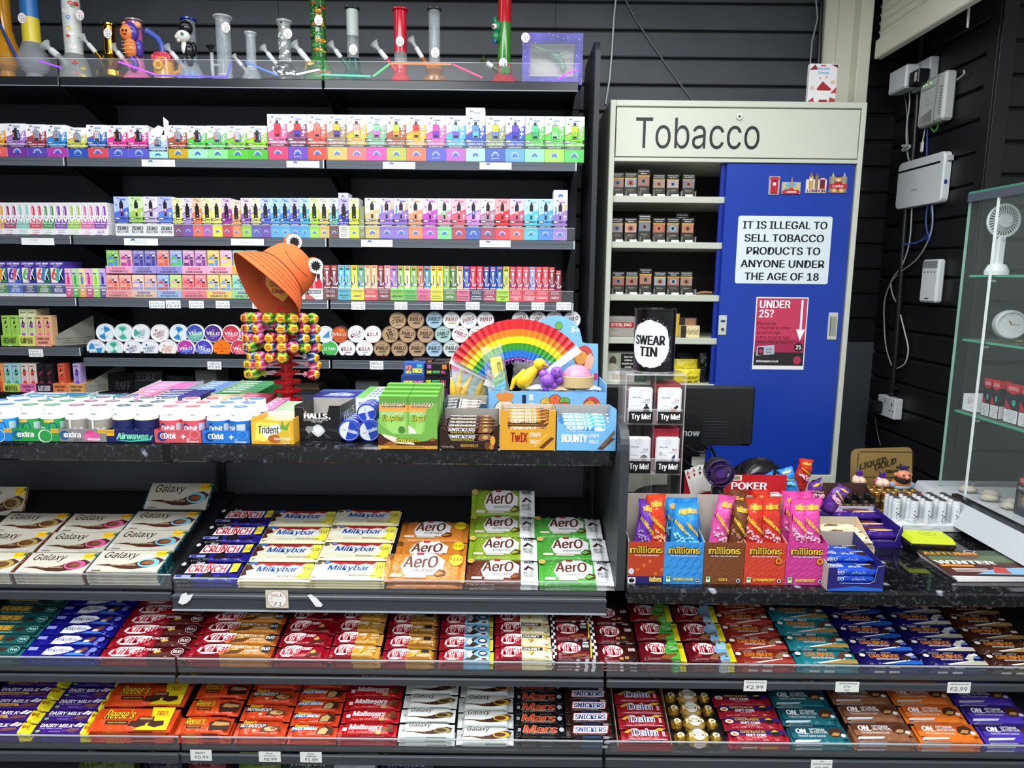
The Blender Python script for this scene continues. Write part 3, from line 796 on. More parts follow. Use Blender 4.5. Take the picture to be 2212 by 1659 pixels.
  # ---- fourth shelf
lm=[('3c8a42','f0a030','JUICY PEACH\nLEMON','green','58c040'),('3c6ac8','e0505a','JUICY PEACH','blue','5a28a8'),('2c327e','9a50b8','BLUEBERRY\nSOUR\nRASPBERRY','navy with a green numeral','58c040'),('2a7a3a','3a80d0','BLUEBERRY','dark green with an orange numeral','f05a30'),('2e3484','40b0a0','MENTHOL','navy with a red numeral','e84030')]
for k,(b_,d_,fl,wd,n_)in enumerate(lm):
 l=-16+k*31
 it=[('r',0,0,1,.09,'e8e8ea'),('r',0,.09,1,.34,b_),('r',.3,.27,.7,.31,'e0dc8a'),('t',fl,.2,.13,.8,.25,'f4f4f4',.02),('r',0,.34,1,.37,'d8d8e4'),('r',0,.37,1,1,'4a34a2'),('r',.04,.40,.5,.82,'f0ece4' if k!=1 else 'c8dcf4'),('r',.5,.40,.96,.82,b_),('t','6',.08,.48,.5,.80,n_,.04),('t','K',.56,.48,.92,.80,'dcecf4',.05),('t','LOST MARY',.06,.91,.94,.965,'ffffff',.05),('r',.25,.855,.75,.885,'a898e0'),('p',[(.36,.46),(.56,.44),(.68,.74),(.62,.78),(.60,.82),(.48,.82),(.47,.76)],d_),('p',[(.36,.46),(.56,.44),(.60,.56),(.41,.58)],'f08080' if k==1 else d_)]
 cbox('vape_box',f'purple topped large numeral vape box with {wd} panel, fourth shelf','box','large numeral vape boxes',(l,565,l+30.8),ZSH[3],YS+.01,.11,'4a3aa8',it)
for k,(b_,p_,wd)in enumerate((('e03a88','f4b0cc','pink'),('4ab04c','a8dca8','green'),('e8a83c','f4dc98','amber'),('d8408c','f4a8d8','magenta'),('96d838','ccf098','lime'),('3c3c98','c4a8e8','indigo'))):
 l=140+k*14.8
 cbox('vape_box',f'slim {wd} vape box in the short run beside the carton towers','box','slim vape boxes on the fourth shelf',(l,580,l+14.6),ZSH[3],YS+.01,.08,p_,[('r',0,0,1,.31,b_),('r',0,.31,1,.34,'f0f0f0'),('r',.2,.22,.8,.27,'f4f0f4'),('t','ICE',.25,.10,.75,.16,'ffffff',.02),('p',[(.3,.45),(.7,.45),(.7,.70),(.6,.72),(.6,.78),(.4,.78),(.4,.72),(.3,.70)],b_ if k!=2 else '5a90d0'),('t','LOST\nMARY',.15,.86,.85,.97,'ffffff',.02),('r',.15,.80,.6,.84,'5a4ab0'),('r',0,.36,1,.42,b_)],side=[('r',0,0,1,.3,b_)])
ct=[('f2a4c4',('8ccc50','5a90d0'),('f0b0c8','b84a98'),'STRAWBERRY ICE','strawberry pink',1,229,286),('a49ad8',('8a82c8','4a48a0'),('8a82c8','4a48a0'),'GRAPE','lavender',1,286,338),('9c92d6',('e89890','d86858'),('9ab0e0','58c070'),'BLACKCURRANT APPLE','periwinkle',1,338,394),('f0acc8',('d8a0c8','7a3a78'),('d8a0d0','8a4a90'),'BLUEBERRY SOUR RASPBERRY','pale pink',1,394,447),('f4b0c0',('f0d060','6a98d8'),('f0b8d8','d8d858'),'PINK LEMONADE','salmon pink',1,447,502),('f2b048',('90c8b0','d0c850'),('98c8b8','98c8a0'),'TRIPLE MANGO','mango orange',1,502,557),('f09a94',('f0a898','e86a58'),('f0a898','e87060'),'CHERRY ICE','cherry coral',0,229,285),('e6c4a4',('f0d0b8','a8a0e0'),('f0b8a8','a8a8e0'),'SAKURA GRAPE','beige',0,285,339),('98b8e4',('98b8ec','d05a50'),('c0e078','f0a8b0'),'WATERMELON ICE','light blue',0,339,393),('f07888',('f08a8c','e05868'),('f08a8c','e05868'),'PEACH ICE','rose red',0,393,447),('f2cc54',('f0d070','78a8e0'),('f0d070','68a0e0'),'PINEAPPLE ICE','pineapple yellow',0,447,501),('92da8c',('a8d8b8','58b0b8'),('98e0a0','58c078'),'DOUBLE APPLE','apple green',0,501,556)]
for cc,pa,pb,fl,wd,row,l,r in ct:
 zb_=ZSH[3]if not row else PY(400,593,YS+.01).z+.001
 yt,ys_=(594,627)if not row else(541,575)
 cbox('display_carton',f'{wd} vape carton in the {("lower", "upper")[row]} tier of the carton towers','carton','tiered vape cartons on the fourth shelf',(l,ys_,r-.4),zb_,YS+.008,.09,cc,[('r',.25,.55,.75,.8,'d84a78' if cc[0]=='f' else '5a48a8'),('t','PREFILLED POD KIT',.29,.62,.71,.74,'ffffff'),('t',fl,.15,.15,.85,.4,'3a3440',.03),('r',0,.95,1,1,'f4f0f0')])
 for q,(p1,p2)in enumerate((pa,pb)):
  w_=(r-l)/2
  cbox('vape_box',f'{("first", "second")[q]} vape box in the {wd} carton of the carton towers','box','vape boxes in the tiered cartons',(l+q*w_+.8,yt,l+(q+1)*w_-.8),zb_+.003,YS+.0095,.075,p1,[('r',.08,.30,.55,.66,p2),('r',.2,.66,.45,.74,p2),('r',.1,.45,.53,.6,p1),('r',.62,.3,.9,.6,p2),('r',.45,.74,.66,.80,'4a40a8'),('r',.68,.74,.9,.80,'f0e8f0'),('r',.60,.64,.88,.70,'2a2a30'),('t','LOST MARY',.06,.86,.94,.94,'f4f4f4',.02)])
for k,(l,fl)in enumerate(((630,'ELFBAR 600'),(659,'ELFBAR 600'))):
 cbox('display_carton',f'white carton of red bar vapes, {("first", "second")[k]} along from the orange hat','carton','cartons of red bar vapes',(l,624,l+39),ZSH[3],YS+.008,.09,'f0f0f2',[('r',.15,.55,.9,.85,'3a3a40'),('t',fl,.2,.62,.85,.78,'f4f4f4',.04),('p',[(0,0),(.6,0),(.35,.35),(0,.55)],'c84a40'),('t','CHERRY ICE',.4,.22,.95,.34,'a08888')])if k or True else None
 for q in(0,1):
  a_=l+(.5 if k else 11)+q*(19 if k else 14)
  b_=a_+(18 if k else 13)
  cbox('vape_box',f'white and red bar vape box, {ORD[k * 2 + q]} beside the hat on the fourth shelf','box','red bar vape boxes',(a_,573,b_),ZSH[3]+.003,YS+.0095,.08,'f0eeee',[('p',[(.05,0),(.95,0),(.95,.45),(.7,.6),(.3,.5),(.05,.55)],'d82840'),('r',.3,.6,.7,.74,'26262a'),('r',.32,.4,.68,.6,'c8283c'),('o',.5,.2,.2,.06,'c088d8'),('t','ELFBAR',.2,.88,.8,.93,'a8a8ac')])
cr_=[('6e3236','8a3a3c','7a3438','COLA ICE','maroon brown',698,730),('4cb8d0','62c4d8','60c4d4','FRESH MENTHOL\nMOJITO','cyan',730,758.5),('f0e22c','f0e030','52b094','BANANA ICE','lemon yellow',758.5,787),('e0464c','f0bc80','f0c088','BUBBLE BUBBLE','tomato red',787,815.5),('7a3236','8a343a','f0a8a8','TOBACCO','dark maroon',815.5,844),('80c848','b070d8','8ccc40','GREEN GRAPE','grass green',844,872.5),('68c458','e0d890','80cc58','KIWI PASSION\nFRUIT GUAVA','fresh green',872.5,901),('f0689a','f07848','3c98cc','PINEAPPLE\nPEACH MANGO','candy pink',901,929.5),('f2e628','f2e840','f2e430','LEMON PEACH\nPASSION FRUIT','bright yellow',929.5,957.5),('5c8a3c','88c048','4e7a3c','GAMI RARE','moss green',957.5,986),('e86c90','ecc080','3a58c0','BLUEBERRY\nPEACH ICE','rose pink',986,1015),('2a2a4c','d82c44','d8304c','BLUEBERRY\nRASPBERRIES','navy black',1015,1043.5),('aa2c5a','2c3c84','2c4ca4','BLUEBERRY\nSOUR RASPBERRY','raspberry',1043.5,1072),('b4e024','2a5cb4','c0d42c','STRAWBERRY\nKIWI','lime',1072,1100.5),('e83a54','c83454','e24456','STRAWBERRY\nBURST','scarlet pink',1100.5,1129),('d84456','d84c5c','9094d0','WATERMELON\nSTRAWBERRY','watermelon red',1129,1157),('e83c4c','e83c44','e84450','WATERMELON ICE','vivid red',1157,1185),('9c2c3c','922c34','7c242c','CHERRY ICE','wine red',1185,1213)]
for k,(cc,p1,p2,fl,wd,l,r)in enumerate(cr_):
 dk=cc in('6e3236','e0464c','7a3236','5c8a3c','2a2a4c','aa2c5a','e83a54','d84456','e83c4c','9c2c3c')
 tc_='f4f0f0' if dk else '2a3a2a'
 yo=k*.25
 cbox('display_carton',f'{wd} carton of crystal stick vapes on the fourth shelf','carton','cartons of crystal stick vapes',(l,622+yo,r-.3),ZSH[3],YS+.008,.09,cc,[('r',.2,.60,.8,.82,tc_),('r',.22,.615,.78,.805,cc),('t','CRYSTAL',.26,.65,.74,.77,tc_),('t',fl,.08 if '\n' in fl or len(fl)>10 else .2,.14 if '\n' in fl else .25,.92 if '\n' in fl or len(fl)>10 else .8,.44 if '\n' in fl else .42,tc_,.03)])
 for q,p_ in enumerate((p1,p2)):
  w_=(r-l)/2
  sh_=k==17 and q==1
  cbox('vape_box',f'{("first", "second")[q]} slim stick vape box in the {wd} crystal carton','box','crystal stick vape boxes',(l+q*w_+.3,(573 if not sh_ else 580)+yo,l+(q+1)*w_-.3),ZSH[3]+.003,YS+.0095,.08,p_,[('r',.2,.93,.8,.98,'e86860'),('r',.2,.87,.8,.91,'3a3a40' if not dk else 'e8d8d8'),('r',.36,.42,.64,.78,'d8d4d8'),('o',.5,.79,.18,.045,'fafafa'),('r',.44,.45,.55,.72,'38304a' if q==0 else '5a3038'),('p',[(0,.46),(.25,.40),(.3,.44),(.0,.52)],'4a3a98'),('p',[(1,.46),(.75,.40),(.7,.44),(1,.52)],'f0f0f4'),('p',[(0,.62),(.28,.54),(.28,.57),(0,.66)],'f4f4f4'),('r',.05,.33,.95,.36,'f0f0f0')])
  # ---- nicotine pouch tins
def wedge(c,a0):
 out=[]
 for s_ in(0,180):
  out.append(('p',[(.5,.5)]+[(.5+.42*math.cos(math.radians(a0+s_+6*k)),.5+.42*math.sin(math.radians(a0+s_+6*k)))for k in range(13)],c))
 return out
def tin(px,py,rpx,Y,face,deco,label,rot=0.0,rim='f0f2f4',side='d8dce0',n_=22,tray=True):
 c=PY(px,py,Y)
 r=rpx*Y/F_PX*1.02
 m=M()
 m.X=Matrix.Rotation(math.pi/2,4,'X')
 m.lathe([(r*.97,-.020),(r,-.018),(r,-.011),(r*.985,-.0105),(r,-.010),(r,-.002),(r*.96,0),(r*.9,0),(r*.86,-.001)],[C(side,'plastic'),C(side,'plastic'),C(side,'plastic'),C(rim,'plastic'),C(rim,'plastic'),C(rim,'plastic'),C(rim,'plastic'),C(face,'plastic')],28)
 m.X=Matrix()
 q=Matrix.Rotation(rot,4,'Y')
 rr=r*.86
 m.dec(lambda u,v,n:q@V(((u-.5)*2*rr,-n+.001,(v-.5)*2*rr)),deco,'plastic')
 o=m.build('pouch_tin',None,(c.x,Y,c.z))
 return tag(o,label,'tin','nicotine pouch tins')
def nordic(c,w2=None):
 return[('t','NORDIC',.12,.46,.88,.62,c,.02,0),('t','SPIRIT',.22,.28,.78,.43,c,.02),('o',.36,.76,.06,.06,c),('r',.3,.68,.7,.69,c),('r',.42,.16,.58,.19,'b03a3a')]
def nring(c,a0):
 return wedge(c,a0)+[('t','NORDIC',.3,.68,.82,.80,'2a6a9a'),('t','SPIRIT',.2,.2,.7,.32,'2a6a9a')]
def velo(c1,c2):
 return[('p',[(.5+.48*math.cos(math.radians(200+9*k)),.5+.48*math.sin(math.radians(200+9*k)))for k in range(21)],c2),('t','VELO',.08,.40,.92,.62,'ffffff',.03),('r',.25,.32,.75,.345,'e8e4f0'),('o',.5,.72,.10,.02,'f0d8e8'),('o',.5,.2,.03,.03,'f0f0f4')]
def pablo(c,c2,tx='161616'):
 return[('t','PABLO',.10,.42,.92,.70,tx,.03,.25),('r',.3,.27,.78,.36,c2),('r',.3,.82,.7,.84,tx)]
def killa(c2):
 return[('t','KILLA',.12,.40,.88,.64,'8a1c34',.02),('r',.4,.24,.75,.31,c2),('r',.3,.76,.7,.78,'c8a8b0')]
YT=YS+.02
LG=[(206,753,'e4f0f8',nring('3a98dc',-62),.0,'blue and white tin, bottom row, first in line'),(246,753,'e0f2ee',nring('48c09c',60),0,'mint and white tin, bottom row, second in line'),(285,753,'f4f2f6',nordic('5a3a8a'),-.35,'white tin with purple lettering, bottom row'),(322.6,753,'f2f4f8',nordic('2c5a9c'),-.15,'white tin with navy lettering, bottom row'),(362,753,'f6f2ee',nordic('e0923c'),-.35,'white tin with orange lettering, bottom row'),(401,753,'c83aa8',velo('','4a58c8'),-.05,'magenta and blue tin, bottom row'),(440,753,'4a48c4',velo('','7a8ae0'),.35,'bright blue tin with tilted white lettering, bottom row'),(479,753,'f47c1c',[('t','1',.38,.3,.62,.8,'e06a10',.01),('t','VELO',.62,.46,.9,.54,'7a3a08'),('r',.1,.49,.38,.51,'a84a08')],0,'plain orange tin, bottom row'),(517,753,'d43a54',velo('','e46a7c'),0,'red tin, bottom row beside the lollipops'),(226,719,'e6f0f8',nring('3a98dc',25),0,'blue and white tin, top row, first in line'),(265,719,'e0f2ee',nring('50c4a0',55),0,'mint and white tin, top row'),(303,720,'eef2f2',nordic('2a98a8')+wedge('48b0a8',110)[:1],-.5,'white tin with teal lettering in torn wrap'),(344,720.5,'f6f2f2',nordic('8a2a34'),-.3,'white tin with dark red lettering, top row'),(385,720,'e6f0f8',nring('3a90dc',40),0,'blue and white tin, top row, beside the white tin with dark red lettering'),(421,720,'3c54b8',velo('','68c0a0'),.05,'blue and green tin, top row'),(460,720.5,'50308e',velo('','62409e'),.05,'deep purple tin, top row'),(499,721,'d0344e',velo('','e0586c'),.03,'red tin, top row'),(536,721,'d070c0',[('t','07',.1,.38,.7,.62,'ffffff',.03)],0,'pink tin half hidden by the lollipops')]
for x,y,f_,d_,r_,lab in LG:
 tin(x,y,19.3,YT,f_,d_,lab,r_,rim='f4782a' if f_=='f47c1c' else 'eef0f4',side='b8bcc4' if y>740 else '8a8e96')
PG=[(712,753.5,'4cba58',[('t','VELO',.1,.4,.9,.6,'e8f4e8',.03)],3.1,'green tin lying upside down, bottom row','eef0f0'),(749,754,'f4f2f4',killa('a06a9a'),0,'white tin with red lettering, bottom row beside the green tin','f4f4f4'),(787,754,'f4f2f4',killa('8ac0e8'),0,'white tin with red lettering, bottom row beside the tan tins','f4f4f4'),(825,754,'b89a78',pablo('','4a6a3a'),0,'tan tin, bottom row, first beside the white tins','8a7052'),(863,754,'b89a78',pablo('','5a4a3a'),0,'tan tin, bottom row, second from the white tins','8a7052'),(901,754,'b89a78',pablo('','3a2a1a'),0,'tan tin, bottom row, beside the pale blue tin','8a7052'),(938,754,'a8c4d4',pablo('','2a5a8a'),0,'pale blue tin, bottom row','7a909c'),(975,754,'d4dcd8',pablo('','3a5a4a'),0,'pale grey green tin, bottom row','a8b0ac'),(702,723,'e4ecf4',[('p',[(.3,.3),(.8,.3),(.8,.8)],'4a90c8')],0,'white and blue tin, middle row by the lollipops','e8ecf0'),(734,723,'c85a30',[('t','VELO',.08,.42,.92,.62,'f4e0c8',.03),('o',.6,.78,.2,.1,'e88a3a')],.05,'burnt orange tin, middle row','6a3a2a'),(769,722,'f4f2f4',killa('7ab0e0'),-.45,'white tin with tilted red lettering, middle row','f4f4f4'),(805,722.5,'f6f6f8',killa('f6f6f8'),-.05,'white tin with level red lettering, middle row','f6f6f6'),(843,722.5,'b89a78',pablo('','3a2a1a'),1.2,'tan tin turned on its side, middle row','8a7052'),(880,722.5,'b89a78',pablo('','3a3428'),.1,'tan tin, middle row, second from the white tins','8a7052'),(919,722.5,'b89a78',pablo('','2a3440'),0,'tan tin, middle row, beside the grey green tin','8a7052'),(957,722.5,'b0ccc8',pablo('','2a5a5a'),-.15,'grey green tin, middle row','80a09c'),(994,722.5,'f2f2f2',pablo('','d8c0e0','8a1a24'),.35,'white tin with tilted red script, middle row','e0e0e2'),(1031,722.5,'f2f2f2',pablo('','d0b0b8','8a1a24'),0,'white tin, middle row, cut off by the fan','e0e0e2'),(859,692,'c0a480',pablo('','8a6a48'),3.0,'tan tin upside down in the top row','8a7052'),(898,692,'b89a78',pablo('','4a3a22'),0,'tan tin, top row, upright lettering','8a7052'),(938,691,'a8c4d4',pablo('','2a4a6a'),-.05,'pale blue tin, top row','7a909c'),(975,692,'f2f2f2',pablo('','9aba5a','8a1a24'),0,'white tin with a green bar, top row','e0e0e2'),(1012,692,'f2f2f2',pablo('','8ac0d8','8a1a24'),-.3,'white tin with a pale blue bar, top row','e0e0e2'),(1049,692,'f2f2f2',pablo('','e8d8d8','8a1a24'),-.05,'white tin, top row, just before the fan','e0e0e2'),(1124,691,'f2f2f2',pablo('','e0c8c8','8a1a24'),-.5,'white tin, top row, showing first above the fan','e0e0e2'),(1162,691,'f2f2f2',pablo('','e0c8c8','5a1a2a'),-.9,'white tin, top row, showing second above the fan','e0e0e2'),(1198,690,'eeeeee',pablo('','c8b8b8','8a1a24'),-.2,'white tin, top row, third above the fan','e0e0e2'),(1236,691,'f2f2f2',pablo('','c0c8c8'),-.2,'white tin with black script above the blue cloud card','e0e0e2'),(556,692,'2a5a34',[('t','VELO',.1,.4,.9,.6,'b8d0b8')],.2,'dark green tin behind the first lollipops','3a4a3e'),(600,693,'6a1a28',[('t','VELO',.1,.4,.9,.6,'c89aa0')],.2,'dark red tin behind the lollipop stand','4a2a30')]
for x,y,f_,d_,r_,lab,rim in PG:
 tin(x,y,18.3,YT,f_,d_,lab,r_,rim=rim,side='55585c' if rim=='8a7052' else '7a7e84')
for k,(a,b)in enumerate(((186,700),(702,1246))):
 x0,x1=PY(a,770,YS).x,PY(b,770,YS).x
 z=ZSH[4]
 m=M().box(x0,x1,YS+.008,YS+.016,z+.0006,z+.016,C('0c0d0f','gloss')).box(x0,x1,YS+.016,YS+.25,z+.0006,z+.005,C('0c0d0f','gloss'))
 n_=13
 for q in range(n_+1):
  x=x0+(x1-x0)*q/n_
  m.box(x-.0012,x+.0012,YS+.006,YS+.25,z+.005,z+.022,C('1a1c20','gloss'))
 o=m.build('tin_tray')
 tag(o,('black divided pusher tray under the blue and white tins','black divided pusher tray under the tan tins')[k],'tray')
 # ---- e-liquid boxes, left bay
def juice(px,y0,z,c,c2,blob,label,Y,col='dark',text=True):
 return cbox('liquid_box',label,'box','boxed vape liquids in the end bay',(px[0],y0,px[1]),z,Y,.035,c,[('r',.1,.90,.7,.93,'3a3a38'),('p',[(.32,.60),(.68,.60),(.68,.72),(.5,.86),(.32,.72)],'1a1a1c'),('p',[(.2,.68),(.75,.78),(.78,.70),(.3,.58)],blob),('r',.3,.34,.7,.6,c2),('o',.5,.3,.3,.12,blob),('r',.2,.1,.8,.14,'6a6a60'),('r',.02,.02,.98,.04,'5a6a4a')])
for z,yb,rows in((ZL5,682,[(3,41,'a2d25c','8ac048','9ad040','FRESH MINT','lime green','94c84c'),(41,76,'d4dcae','c8d890','a050b0','GUMMY BEAR','pale yellow green','dae270'),(76,112,'e8b88c','e0a870','e070b0','CHERRY SOUR\nRASPBERRY','peach','f0a284')]),(ZL6,786,[(-28,8,'f0a060','e89050','e06030','MANGO','orange','e86038'),(8,44,'a4d4d8','98d0b0','40a890','MENTHOL','aqua','c2da54'),(44,79,'e8d0c4','e8b0b8','e05040','STRAWBERRY ICE\nCREAM','cream pink','f074b4'),(79,115,'1e1a20','3a2028','7a3038','BLACK CHERRY','black','241a2c'),(115,148,'d85a40','c84838','f08050','RASPBERRY\nPEACH','red','f08454'),(148,183,'b8a0d8','9a80c8','6a4ab8','CHERRY SOUR\nRASPBERRY','violet','e2a664')])):
 for a,b,c,c2,bl,fl,wd,cc in rows:
  lo=yb+43
  zt_=PY(90,lo,YS+.004).z
  cbox('display_carton',f'{wd} carton of vape liquids on the {("upper", "lower")[z == ZL6]} end bay shelf','carton','cartons of vape liquids',(a,lo,b-.3),z,YS+.004,.12,cc,[('t',fl,.12,.25,.88,.8,'2a2a22' if cc!='241a2c' else 'f0e8f0',.04),('r',.4,.02,.6,.12,'f0f0f0')])
  for q in(0,1):
   if wd in('red','violet')and q:
    continue
   w_=(b-a)/2
   lx=a+q*w_+.8+(9 if wd in('red','violet')else 0)
   juice((lx,lx+w_-1.4),yb,z+.003,c,c2,bl,f'{("first", "second")[q]} liquid box in the {wd} carton, {("upper", "lower")[z == ZL6]} end bay shelf',YS+.006)
 xe_=rows[-1][1]
 p0=PY(xe_+1,lo if False else yb+20,YS+.02)
 h_=PY(90,yb+3,YS).z-z
 m=M()
 d_=.20
 m.add([(0,0,0),(.09,d_*.6,0),(.09,d_*.6,h_),(0,0,h_*.30),],[(0,1,2,3)],C('8a8c80'))
 m.add([(0,0,h_*.30),(.09,d_*.6,h_),(.085,d_*.62,h_),(-.004,.004,h_*.30),(-.004,.004,0),(.085,d_*.62,0)],[(0,1,2,3),(3,2,5,4)],C('6a8a48'))
 L_=math.hypot(.09,d_*.6)
 dv=V((.09,d_*.6,0))/L_
 nv=V((dv.y,-dv.x,0))
 m.dec(lambda u,v,n:dv*(u*L_)+V((0,0,v*h_))+nv*n,[('t','This product contains nicotine\nwhich is a highly\naddictive substance.',.08,.06,.95,.27,'3a3c38',.01)])
 tag(m.build('warning_card',None,(p0.x,YS+.014,z+.001)),('grey warning side of the peach liquid carton','grey warning side of the violet liquid carton')[z==ZL6],'card')
zt_=PY(60,683,YS+.02).z
for k,(a,b)in enumerate(((41,60),(60,79))):
 cbox('liquid_box',f'cream liquid box lying on the pale yellow green carton, {("first", "second")[k]} of two','box','boxed vape liquids in the end bay',(a,668,b-.5),zt_+.001,YS+.02,.08,'dcdcb0',[('r',.2,.4,.8,.55,'9a9a80')])
 # ---- tickets in the shelf rails
def ticket(px,sh_,lines,label,col='f4f6f6',Y=None,tc='4a5660',sk=True):
 Y=Y or YS-.008
 x0,x1=PY(px[0],px[1]+8,Y).x,PY(px[2],px[1]+8,Y).x
 z1,z0=PY((px[0]+px[2])/2,px[1],Y).z,PY((px[0]+px[2])/2,px[3],Y).z
 w,h=x1-x0,z1-z0
 m=M().box(0,w,0,.0006,0,h,C(col))
 it=[]
 for l in lines:
  if l[0]=='logo':
   it+=arc_logo(.27,.62,.07,h/w)+[('t','HAYATI',.36,.62,.72,.84,'7aa0c8'),('t','#SayNoToFAKE',.3,.28,.68,.42,'5a5a60',.01)]
  else:
   it.append(('t',l[0],l[1],l[2],l[3],l[4],tc,.005))
 m.dec(FR(w,h),it)
 return tag(m.build('price_ticket',None,(x0,Y,z0)),label,'ticket','tickets on the shelf edges')
HL=[('logo',)]
for(a,y,b,y2),lab in(((306,345,378,360),'white branded ticket under the rust and mustard short box'),((619,348,690,362),'white branded ticket under the tall plum box'),((827,350,897,365),'white branded ticket under the tall brown and olive box'),((1036,351,1105,366),'white branded ticket under the tall royal blue box'),((268,515,341,530),'white branded ticket under the zero nicotine boxes'),((780,518,848,533),'white branded ticket under the beige and sand box'),((1036,519,1103,534),'white branded ticket under the bright red wide box')):
 ticket((a,y,b,y2),1,HL,lab)
ticket((46,514,117,529),2,[('Vape',.3,.6,.5,.8)],'blank white ticket under the twin bottle vape cartons')
ticket((499,516,570,530),2,[('New',.3,.4,.7,.55)],'blank white ticket beside the orange hat eye')
T5=lambda t:[('LOST MARY 600',.08,.62,.92,.78),(t,.06,.14,.92,.46)]
C5=lambda t:[('CRYSTAL BAR',.08,.62,.92,.78),(t,.06,.14,.92,.46)]
for(a,y,b,y2),t,lab in(((322,650,356,666),T5('2 For £10'),'two for ten ticket under the beige carton'),((358,649,390,666),T5('£5.99'),'five ninety nine ticket under the light blue carton'),((408,650,440,666),T5('2 For £10'),'two for ten ticket under the rose red carton'),((466,650,496,666),T5('£5.99'),'five ninety nine ticket under the pineapple yellow carton'),((545,649,600,667),T5('2 For £10'),'two for ten ticket tucked behind the orange hat brim'),((759,652,789,669),C5('2 For £10'),'two for ten ticket under the lemon yellow crystal carton'),((852,652,880,669),C5('£5.99'),'five ninety nine ticket under the green crystal cartons'),((930,652,957,669),C5('2 For £10'),'white ticket under the bright yellow crystal carton'),((1006,652,1036,669),C5('£5.99'),'white ticket under the navy black crystal carton'),((1093,653,1121,670),C5('2 For £10'),'two for ten ticket under the scarlet pink crystal carton'),((1148,653,1176,670),C5('£5.99'),'five ninety nine ticket under the vivid red crystal carton'),((1202,653,1234,670),C5('2 For £10'),'two for ten ticket at the end of the fourth shelf')):
 ticket((a,y,b,y2),3,t,lab)
ticket((62,754,93,771),5,[('ELUX Liquid',.12,.62,.7,.8),('4 For £10',.08,.2,.85,.48)],'four for ten ticket under the liquid cartons')
ticket((448,781,478,798),4,[('VELO',.14,.58,.86,.86),('£5.99',.1,.14,.9,.46)],'square white price ticket under the bright blue tin')
ticket((799,780,828,798),4,[('PABLO',.1,.58,.9,.84),('2 For £10',.08,.16,.92,.4)],'square white price ticket under the tan tins')
# ================================================================ chocolate and protein bars on the sloping shelves
FILM=dict(kind='film')
def wrapper(L,W,t,zones,crimp=.011,kind='film',flat=False,ends=None):
 """flow-wrapped bar lying along x: rounded body, flat crimped ends; zones = [(from x fraction, colour)]"""
 m=M()
 if flat:
  m.box(crimp*.5,L-crimp*.5,0,W,0,t,C(zones[0][1],kind),.0012)
  for a,b in((0,crimp*.5),(L-crimp*.5,L)):
   m.box(a,b,.003,W-.003,t*.25,t*.8,C(ends,'foil'),.001)
  return m
 prof=[(.04,.02),(0,.3),(.015,.62),(.06,.88),(.13,1),(.87,1),(.94,.88),(.985,.62),(1,.3),(.96,.02)]
 st=[(0,0),(crimp*.85,0),(crimp*1.5,.8),(crimp*2.2,1),(L-crimp*2.2,1),(L-crimp*1.5,.8),(L-crimp*.85,0),(L,0)]
 for z,c in zones[1:]:
  x=z*L
  k=next(i for i,s_ in enumerate(st)if s_[0]>x)
  st.insert(k,(x,st[k-1][1]if st[k-1][1]==st[k][1]else 1))
 rings=[]
 for i,(x,q)in enumerate(st):
  rg=[]
  for j,(y,z)in enumerate(prof):
   zz=z*t*q+(1-q)*t*(.30+.12*z)
   yy=y+(1-q)*(.02 if i in(0,len(st)-1)else .05)*(.5-y)*2*.3
   rg.append((x,yy*W,zz))
  rings.append(rg)
 n=len(prof)
 for i in range(len(rings)-1):
  mid=(st[i][0]+st[i+1][0])/2/L
  c=[cc for z,cc in zones if z<=mid+1e-6][-1]
  vs=rings[i]+rings[i+1]
  fs=[(j,(j+1)%n,n+(j+1)%n,n+j)[::-1]for j in range(n)]
  m.add(vs,fs,C(c,kind),True)
 m.add(rings[0],[tuple(range(n))],C(zones[0][1],kind))
 m.add(rings[-1],[tuple(range(n))[::-1]],C(zones[-1][1],kind))
 # fine ribs across the crimps
 for x0,c in((0,zones[0][1]),(L-crimp*.85,zones[-1][1])):
  for k in range(4):
   x=x0+crimp*.85*(k+.5)/4
   m.box(x-.0006,x+.0006,.002,W-.002,t*.41,t*.44,C(c,kind))
 return m
def swoosh(c1,c2,c3):
 a=[('p',[(.08,.30),(.25,.34),(.42,.30),(.58,.38),(.70,.58),(.86,.68),(.97,.56),(.93,.36),(.80,.20),(.62,.12),(.45,.14),(.30,.24)],c1),('o',.78,.42,.145,.20,c2),('o',.76,.42,.10,.13,c1),('p',[(.68,.38),(.74,.52),(.84,.52),(.86,.40),(.78,.32)],c3)]
 return a
def galaxy(foil,c2,c3,name,lab='bdb9aa',price=True):
 def f(L,W,t):
  m=wrapper(L,W,t,[(0,lab)],.010,'paper',True,foil)
  it=swoosh('4a241c',c2,c3)+[('t','Galaxy',.12,.55,.58,.92,'3a201c',.006,.25),('t',name,.30,.27,.64,.34,'e0c890')]
  if price:
   it+=[('r',.80,.72,.95,.98,'f4c81a'),('t','£1.69',.81,.78,.94,.94,'c02028',.02),('o',.96,.9,.03,.06,'3a7a4a'),('r',.04,.1,.10,.25,'c8ccd0'),('r',.62,.02,.92,.05,'b8b0b0'),('r',.10,.02,.22,.06,'6a5a50')]
  m.dec(TOP(L,W,t),it)
  m.dec(FR(L,t),[('t','Galaxy',.06,.2,.18,.9,'3a2a28',.0,.3),('t',name,.22,.35,.38,.65,'b06080'),('t','Smooth and creamy milk chocolate',.55,.4,.88,.65,'6a6a68')])
  return m
 return f
